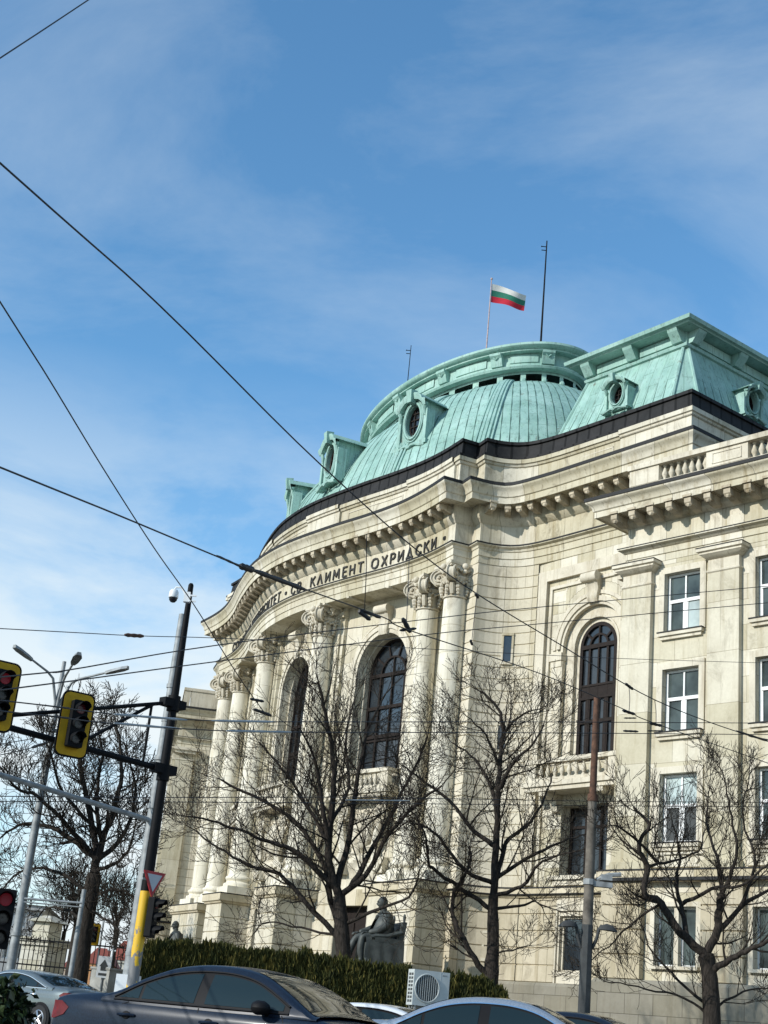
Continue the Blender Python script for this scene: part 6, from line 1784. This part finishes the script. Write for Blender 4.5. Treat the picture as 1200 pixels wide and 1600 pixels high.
def car(name, label, anchor, px, py, d, fwd, paint, chrome=False, roof=ROOF_S, belt=.985, group=None, Hs=1.0, cat='car', pose=None, SZ=1.0):
    q = street(px, py, d); f = Vector(fwd).normalized(); l = Vector((-f.y, f.x))
    ax, ay, az = anchor
    ox = q.x - f.x * ax - l.x * ay; oy = q.y - f.y * ax - l.y * ay
    if pose: ox, oy = pose[0], pose[1]; f = Vector((math.cos(pose[2]), math.sin(pose[2]))); l = Vector((-f.y, f.x))
    cx, cy = ox + f.x * 2.25, oy + f.y * 2.25
    z0 = ground_z(cx, cy) + .035
    T = lambda p: s2w(ox + (f.x * p[0] + l.x * p[1]) * SZ, oy + (f.y * p[0] + l.y * p[1]) * SZ, z0 + p[2] * Hs * SZ)
    o = thing(name, label, cat, s2w(cx, cy, z0), group)
    def rf(x):
        if x <= roof[0][0]: return roof[0][1]
        for (a, b), (c, e) in zip(roof[:-1], roof[1:]):
            if a <= x <= c:
                i = roof.index((a, b)); pa = roof[max(i - 1, 0)]; pd = roof[min(i + 2, len(roof) - 1)]
                t = (x - a) / (c - a); m0 = (e - pa[1]) / (c - pa[0]) * (c - a); m1 = (pd[1] - b) / (pd[0] - a) * (c - a)
                return (2*t**3-3*t*t+1)*b + (t**3-2*t*t+t)*m0 + (-2*t**3+3*t*t)*e + (t**3-t*t)*m1
        return roof[-1][1]
    def W(x):
        for (a, b), (c, e) in zip(((0, .66), (.12, .79), (.5, .855), (1.2, .88), (3.2, .88), (3.9, .86), (4.25, .78), (4.45, .58)), ((.12, .79), (.5, .855), (1.2, .88), (3.2, .88), (3.9, .86), (4.25, .78), (4.45, .58), (4.5, .5))):
            if a <= x <= c: return lerp(b, e, (x - a) / (c - a))
        return .5
    def top(x):
        tb = ((0, .70), (.05, .86), (.12, .985), (.3, 1.035), (.8, 1.065), (1.1, 1.03), (3.3, 1.0), (3.62, .985), (4.0, .90), (4.3, .79), (4.45, .66), (4.5, .5))
        for (a, b), (c, e) in zip(tb[:-1], tb[1:]):
            if a <= x <= c: return lerp(b, e, (x - a) / (c - a))
        return .5
    xs = [0, .04, .08, .13, .2, .3, .45, .6, .8, 1.0, 1.3, 1.7, 2.1, 2.5, 2.9, 3.3, 3.5, 3.62, 3.8, 4.0, 4.15, 4.3, 4.4, 4.46, 4.5]
    mb = MB(T); rows = []
    for x in xs:
        w, t = W(x), top(x); r = []
        half = [(w * .80, .22), (w * .95, .26), (w * .99, .40), (w, .58), (w * 1.005, .72), (w * .992, min(.86, t - .09)), (w * .965, min(belt - .03, t - .05)), (w * .93, min(belt + .02, t - .02)), (w * .84, t - .004), (w * .5, t + .012), (0, t + .022)]
        pts = [(x, -y, z) for y, z in half] + [(x, y, z) for y, z in half[-2::-1]]
        rows.append(pts)
    mb.grid(rows); mb.add(rows[0], [tuple(range(len(rows[0])))]); mb.add(rows[-1], [tuple(range(len(rows[-1])))])
    body = obj('body', mb, paint, o, 35)
    ys = lambda z: .845 - .33 * max(0, z - belt) - .38 * max(0, z - belt) ** 2
    def section(x, k=0):
        zt = rf(x); zb = belt - .02; r = []
        for i in range(7):
            z = lerp(zb, max(zb + .01, zt - .055), i / 6); r.append((ys(z) * min(1, W(x) / .88 + .0), z))
        ye, ze = r[-1]
        for a in (30, 60, 90): r.append((ye * (1 - .10 * math.sin(R_(a)) ** 2) - .02 * (a / 90), ze + .035 * math.sin(R_(a))))
        yq = r[-1][0]
        for t in (.72, .4, 0): r.append((yq * t, ze + .035 + .022 * (1 - t * t)))
        return r
    gx = [roof[0][0] + (roof[-1][0] - roof[0][0]) * i / 48 for i in range(49)]
    def green(name, x0, x1, i0, i1, m, parent, lift=0.0, n=14):
        mb = MB(T); rows = []
        for j in range(n + 1):
            x = lerp(x0, x1, j / n); S = section(x)
            pts = [(x, -y, z + lift) for y, z in S[i0:i1]]
            if i1 >= len(S): pts += [(x, y, z + lift) for y, z in S[i0:-1][::-1]]
            rows.append(pts)
        mb.grid(rows); return obj(name, mb, m, parent, 40)
    green('roof', roof[0][0], roof[-1][0], 0, 99, paint, body, 0, 48)
    # glass of the front and rear screens lies just above the shell
    xr0, xr1 = roof[0][0] + .12, roof[0][0] + .78
    xf0, xf1 = roof[-1][0] - .92, roof[-1][0] - .05
    green('windscreen', xf0, xf1, 9, 99, M['car_glass'], body, .006); green('rear_window', xr0, xr1, 9, 99, M['car_glass'], body, .006)
    # side windows
    def dlo(x, e): 
        zt = rf(x) - .105 - e; zb = belt + .025 + .012 * (2.2 - x) * 0 + e; return zb, zt
    X = [roof[0][0] + (roof[-1][0] - roof[0][0]) * i / 240 for i in range(241)]
    ok_ = [x for x in X if dlo(x, 0)[1] - dlo(x, 0)[0] > .012]
    x0, x1 = ok_[0], ok_[-1] - .08
    def sidepoly(name, a, b, e, off, m, parent, s, n=24):
        mb = MB(T); rows = []
        for j in range(n + 1):
            x = lerp(a, b, j / n); zb, zt = dlo(x, e); zt = max(zt, zb + .002)
            rows.append([(x, s * (ys(lerp(zb, zt, k / 5)) * min(1, W(x) / .88) + off), lerp(zb, zt, k / 5)) for k in range(6)])
        mb.grid(rows); return obj(name, mb, m, parent, 40)
    for s in (-1, 1):
        tr = sidepoly('window_trim', x0, x1, 0, .004, M['trim'], body, s)
        for a, b in ((x0 + .05, x0 + .33), (x0 + .37, 2.06), (2.20, x1 - .07)):
            sidepoly('side_window', a, b, .022, .009, M['car_glass'], tr, s)
        mb = MB(T)
        up = [(x, s * (ys(dlo(x, 0)[1]) * min(1, W(x) / .88) + .008), dlo(x, 0)[1] + .006) for x in [lerp(x0, x1, i / 30) for i in range(31)]]
        lo_ = [(x, s * (ys(dlo(x, 0)[0]) * min(1, W(x) / .88) + .008), dlo(x, 0)[0] - .004) for x in [lerp(x0, x1, i / 10) for i in range(11)]]
        mb.tube(up, .012, 5); mb.tube(lo_, .012, 5); obj('window_moulding', mb, M['chrome'] if chrome else M['trim'], tr, 50)
        for hx in (1.22, 2.32):
            mb = MB(T); y = s * .885; mb.tube([(hx - .12, y, .845), (hx - .08, y + s * .028, .848), (hx + .06, y + s * .028, .85), (hx + .11, y, .848)], .014, 6); h_ = obj('door_handle', mb, M['chrome'] if chrome else paint, body, 50)
            mb = MB(T); mb.ball((hx - .01, s * .882, .845), .055, 10, 6, (1, .12, .8)); obj('handle_recess', mb, M['trim'], h_)
        for seam in ([(.98, .62), (1.0, .8), (1.12, .96), (1.2, .985)], [(2.12, .30), (2.13, .7), (2.14, .985)], [(3.28, .32), (3.34, .7), (3.2, .985)]):
            mb = MB(T); mb.tube([(x, s * (W(x) * (1.004 if z < .8 else .985 if z < .93 else .955) + .002), z) for x, z in seam], .006, 4); obj('door_seam', mb, M['trim'], body)
        mb = MB(T); rows = []
        for u, k in ((-.075, .25), (-.06, .8), (-.02, 1), (.05, .95), (.10, .6), (.115, .2)):
            rows.append([(2.98 + u, s * (.95 + .10 * math.cos(R_(a)) * k), 1.045 + .075 * math.sin(R_(a)) * k) for a in range(0, 361, 24)])
        mb.grid(rows); mb.add(rows[0], [tuple(range(len(rows[0])))]); mb.add(rows[-1], [tuple(range(len(rows[-1])))]); mb.tube([(3.02, s * .83, .99), (3.0, s * .92, 1.02)], .03, 6)
        obj('door_mirror', mb, M['trim'] if not chrome else paint, body, 60)
        # tail lamp wraps round the rear corner
        mb = MB(T); rows = []
        for zz, x_e in ((.74, .16), (.79, .30), (.87, .36), (.935, .24)):
            r = []
            for i in range(9):
                t = i / 8
                if t < .4: xx = 0.02 - .015; yy = lerp(.45, W(.05) * .97, t / .4); xx = .05 if zz > .86 else .02
                else: xx = lerp(.06, x_e, (t - .4) / .6); yy = W(xx) * (1.0 if zz < .8 else .985)
                r.append((xx - .008, s * (yy + .008), zz))
            rows.append(r)
        mb.grid(rows); obj('tail_lamp', mb, M['tail'], body, 50)
        mb = MB(T); mb.ball((4.22, s * .66, .70), .2, 10, 8, (1.2, .6, .55)); obj('headlight', mb, M['head'], body, 60)
    for x in (.88, 3.55):
        for s in (-1, 1):
            mb = MB(T); y = s * .80
            def ring(r, yy): return [(x + r * math.cos(2 * PI * i / 28), yy, .315 + r * math.sin(2 * PI * i / 28)) for i in range(28)]
            mb.grid([ring(.36, s * .70), ring(.375, s * .882), ring(.34, s * .886)], close=True); mb.add(ring(.37, s * .884), [tuple(range(28))]); ar = obj('wheel_arch', mb, M['trim'], body)
            mb = MB(T); mb.grid([ring(.20, y + s * .1), ring(.30, y + s * .1), ring(.318, y + s * .07), ring(.318, y - s * .1)], close=True); wh = obj('wheel', mb, M['tyre'], o, 50)
            mb = MB(T); mb.grid([ring(.205, y + s * .098), ring(.19, y + s * .108), ring(.17, y + s * .09)], close=True)
            for kk in range(5):
                a = 2 * PI * kk / 5; mb.tube([(x + .03 * math.cos(a), y + s * .085, .315 + .03 * math.sin(a)), (x + .19 * math.cos(a), y + s * .1, .315 + .19 * math.sin(a))], [.045, .028], 6)
            obj('rim', mb, M['alloy'], wh, 50)
    for x, s in ((4.49, 1), (.005, -1)):
        mb = MB(T); mb.box(x - .012, x + .012, -.26, .26, .48, .60); obj('number_plate', mb, M['white_paint'], body)
    return o
car('saloon_car', 'dark blue grey saloon car in front of the hedge, its rear to the left', (2.12, -.84, 1.0), 307, 1582, 13.8, (.755, -.656), M['paint_dark'], group='cars on the street', pose=(-2.84, 17.55, -.50), SZ=.96)
car('saloon_car', 'silver blue saloon car with bright window trim below the air conditioner', (2.13, -.78, 1.36), 757, 1571, 19.3, (.955, -.295), M['paint_silver'], True, group='cars on the street')
COUPE = [(.62, 1.06), (.9, 1.135), (1.2, 1.23), (1.55, 1.325), (1.9, 1.375), (2.2, 1.39), (2.5, 1.375), (2.8, 1.31), (3.1, 1.195), (3.4, 1.06), (3.6, .975)]
car('coupe_car', 'silver grey coupe with bright window trim at the left edge behind the dark saloon', (2.2, .4, 1.40), 40, 1531, 22, (-.80, .60), M['paint_coupe'], True, COUPE, .97, 'cars on the street', pose=(-5.54, 35.1, 2.459))
car('white_car', 'white car of which only the roof shows between the two saloon cars', (2.2, 0, 1.49), 597, 1571, 22.5, (.90, -.43), M['paint_white'], group='cars on the street', Hs=.84)
car('navy_car', 'dark navy car of which only the roof shows at the lower right', (2.2, 0, 1.49), 905, 1583, 24, (.90, -.43), M['paint_navy'], group='cars on the street')

# ------------------------------------------------------------------ far left background
def bstreet(name, label, px, py, d, cat, group=None):
    q = street(px, py, d); g = ground_z(q.x, q.y)
    return thing(name, label, cat, s2w(q.x, q.y, g), group), q, g
o, q, g = bstreet('gate_pier', 'white stone gate pier with a small lantern top beside an iron fence', 66, 1500, 82, 'gate pier')
T = SF(q.x, q.y, 0, R_(-28)); zt = street(66, 1468, 82).z
M['white_stone'] = stone_mat('white_stone', (.50, .48, .41), (.60, .58, .50), 1.0, .5, dirt=.4)
mb = MB(T); mb.box(-.85, .85, -.85, .85, g - .1, zt - .35); mb.box(-.95, .95, -.95, .95, g - .1, g + .6); obj('shaft', mb, M['white_stone'], o)
mb = MB(T); mb.box(-1.0, 1.0, -1.0, 1.0, zt - .34, zt - .15); mb.box(-1.12, 1.12, -1.12, 1.12, zt - .149, zt + .05); obj('cap', mb, M['white_stone'], o)
mb = MB(T); mb.box(-.55, .55, -.55, .55, zt + .051, zt + .9); mb.hexa([(-.85, -.85, zt + .9), (.85, -.85, zt + .9), (.85, .85, zt + .9), (-.85, .85, zt + .9), (-.2, -.2, zt + 1.25), (.2, -.2, zt + 1.25), (.2, .2, zt + 1.25), (-.2, .2, zt + 1.25)]); obj('lantern_top', mb, M['white_stone'], o)
mb = MB(T); mb.tube([(-.56, -.1, zt + .3), (-.58, 0, zt + .6)], .15, 8); mb.lathe([(.2, 0), (.2, .04)], (0, 0, 0), 10) if False else None; obj('lantern_opening', mb, M['blind'], o)
o, q, g = bstreet('iron_fence', 'dark iron railing fence running past the white gate pier', 60, 1520, 76, 'fence')
T = SF(q.x, q.y, 0, R_(-8)); mb = MB(T)
for z in (g + .3, g + 1.7, g + 2.9): mb.box(-5, 6.5, -.02, .02, z, z + .07)
obj('rails', mb, M['black_metal'], o)
mb = MB(T)
for i in range(48): mb.box(-5 + i * .24, -4.965 + i * .24, -.018, .018, g, g + 3.1)
obj('bars', mb, M['black_metal'], o); mb.f and None
mb = MB(T)
for x in (-3.2, 1.6): mb.box(x - .06, x + .06, -.06, .06, g - .1, g + 3.6)
obj('fence_post', mb, M['black_metal'], o)
def block(name, label, px0, px1, pytop, d, yaw, depth, wall, roofm, rows_, cols, roofh=1.6, group=None):
    a, b = street(px0, 1540, d), street(px1, 1540, d); zt = street((px0 + px1) / 2, pytop, d).z
    g = ground_z(a.x, a.y); w = math.hypot(b.x - a.x, b.y - a.y)
    o = thing(name, label, 'building', s2w(a.x, a.y, g), group)
    T = SF(a.x, a.y, 0, yaw); h = zt - g
    holes = []
    for i in range(cols):
        for j in range(rows_):
            cx = w * (i + .5) / cols; cz = g + h * (j + .55) / rows_; holes.append((cx - w / cols * .24, cx + w / cols * .24, cz - h / rows_ * .27, cz + h / rows_ * .27))
    mb = MB(T); wall_rect(mb, 0, w, g - .5, zt, holes, .3)
    for x in (0, w): mb.add([(x, 0, g - .5), (x, depth, g - .5), (x, depth, zt), (x, 0, zt)], [(0, 1, 2, 3)])
    mb.box(-.2, w + .2, -.25, .0, zt - .35, zt - .003); obj('wall', mb, wall, o)
    mb = MB(T); e = .4; mb.add([(-e, -e, zt), (w + e, -e, zt), (w + e, depth + e, zt), (-e, depth + e, zt), (w * .2, depth * .5, zt + roofh), (w * .8, depth * .5, zt + roofh)], [(0, 1, 5, 4), (2, 3, 4, 5), (1, 2, 5), (3, 0, 4), (0, 1, 2, 3)]); obj('roof', mb, roofm, o)
    for k, (a_, b_, c_, d_) in enumerate(holes):
        mb = MB(T); m2 = (a_ + b_) / 2
        for p_, q_, r_, s_ in ((a_, a_ + .1, c_, d_), (b_ - .1, b_, c_, d_), (a_ + .1, b_ - .1, c_, c_ + .1), (a_ + .1, b_ - .1, d_ - .1, d_), (m2 - .04, m2 + .04, c_ + .1, d_ - .1)): mb.box(p_, q_, .2, .27, r_, s_)
        f_ = obj('window', mb, M['whitewood'], o); mb = MB(T); mb.add([(a_, .26, c_), (b_, .26, c_), (b_, .26, d_), (a_, .26, d_)], [(0, 1, 2, 3)]); obj('pane', mb, M['glass'], f_)
    return o
M['grey_render'] = simple('grey_render', (.36, .37, .37), .9, var=.1, scale=.8); M['orange_render'] = simple('orange_render', (.60, .30, .13), .9, var=.1, scale=.8)
M['pale_render'] = simple('pale_render', (.55, .52, .44), .9, var=.1, scale=.8); M['red_tiles'] = simple('red_roof_tiles', (.24, .055, .03), .9, var=.3, scale=3)
block('grey_building', 'grey modern block with narrow windows behind the lamp pole foot', -30, 47, 1410, 110, R_(6), 14, M['grey_render'], M['grey_render'], 3, 4, .3)
block('orange_house', 'orange rendered house with a red roof seen far down the street', 128, 168, 1506, 190, R_(4), 12, M['orange_render'], M['red_tiles'], 2, 5, 2.2)
block('pale_house', 'pale house far down the street, just right of the iron fence', 96, 127, 1512, 200, R_(8), 12, M['pale_render'], M['red_tiles'], 2, 4, 1.6)
block('red_roofed_house', 'low far house with a broad red roof behind the thin poles', 165, 204, 1500, 230, R_(0), 14, M['pale_render'], M['red_tiles'], 2, 5, 3.2)
# ------------------------------------------------------------------ camera, light, sky
cd = bpy.data.cameras.new('camera'); cam = bpy.data.objects.new('camera', cd); COL.objects.link(cam)
cd.sensor_fit = 'VERTICAL'; cd.sensor_height = 36; cd.sensor_width = 27; cd.lens = FPX / 1600 * 36
cd.clip_start = 0.1; cd.clip_end = 3000
r, u, fw = (sdir(*v) for v in (CAM_R, CAM_U, CAM_F))
mw = Matrix(((r.x, u.x, -fw.x, 0), (r.y, u.y, -fw.y, 0), (r.z, u.z, -fw.z, 0), (0, 0, 0, 1)))
cl = s2w(0, 0, EYE)
mw.translation = cl
cam.matrix_world = mw
scene.camera = cam
SUN_AZ, SUN_EL = R_(-87), R_(25.5)     # azimuth in the x,y plane of the direction towards the sun
sd = Vector((math.cos(SUN_AZ) * math.cos(SUN_EL), math.sin(SUN_AZ) * math.cos(SUN_EL), math.sin(SUN_EL)))
ld = bpy.data.lights.new('sun', 'SUN'); ld.energy = 3.9; ld.angle = R_(0.55); ld.color = (1.0, 0.965, 0.90)
lo = bpy.data.objects.new('sun', ld); COL.objects.link(lo)
lo.rotation_euler = (-sd).to_track_quat('-Z', 'Y').to_euler(); lo.location = (0, -40, 60)
w = bpy.data.worlds.new('World'); scene.world = w; w.use_nodes = True
nt = w.node_tree; bg = nt.nodes['Background']
sky = N(nt, 'ShaderNodeTexSky'); sky.sky_type = 'NISHITA'; sky.sun_disc = False
sky.sun_elevation = SUN_EL; sky.sun_rotation = PI / 2 - SUN_AZ
sky.air_density = 1.0; sky.dust_density = 0.3; sky.ozone_density = 2.5
tc = N(nt, 'ShaderNodeTexCoord'); gen = tc.outputs['Generated']
sep = N(nt, 'ShaderNodeSeparateXYZ'); L(nt, gen, sep.inputs[0])
rot = N(nt, 'ShaderNodeMapping'); rot.inputs['Rotation'].default_value = (0.15, 0.25, 0.5); rot.inputs['Scale'].default_value = (1.6, 3.4, 7.0); L(nt, gen, rot.inputs[0])
ci = noise(nt, 0.9, 8, 0.62, rot.outputs[0], 0.5)
rot2 = N(nt, 'ShaderNodeMapping'); rot2.inputs['Scale'].default_value = (3.2, 3.2, 9); rot2.inputs['Location'].default_value = (0.3, .1, .2); L(nt, gen, rot2.inputs[0])
cu = noise(nt, 1.3, 7, 0.6, rot2.outputs[0], 0.3)
low = ramp(nt, sep.outputs[2], [(0.20, (1, 1, 1)), (0.43, (0, 0, 0))])
m1 = ramp(nt, ci, [(0.42, (0, 0, 0)), (0.80, (0.30, 0.30, 0.30))])
m2 = N(nt, 'ShaderNodeMath', operation='MULTIPLY'); L(nt, ramp(nt, cu, [(0.33, (0.12, 0.12, 0.12)), (0.45, (0.66, 0.66, 0.66)), (0.56, (1, 1, 1))]), m2.inputs[0]); L(nt, low, m2.inputs[1])
mx = N(nt, 'ShaderNodeMath', operation='MAXIMUM'); L(nt, m1, mx.inputs[0]); L(nt, m2.outputs[0], mx.inputs[1])
skyc = mixc(nt, 1.0, sky.outputs[0], (0.80, 1.20, 1.30), 'MULTIPLY')
CLOUD = (4.9, 5.4, 5.6)
L(nt, mixc(nt, mx.outputs[0], skyc, CLOUD), bg.inputs['Color'])
bg.inputs['Strength'].default_value = 0.15
vs = scene.view_settings
vs.view_transform = 'Standard'; vs.look = 'None'; vs.exposure = 0.22; vs.gamma = 1.0
scene.cycles.max_bounces = 6
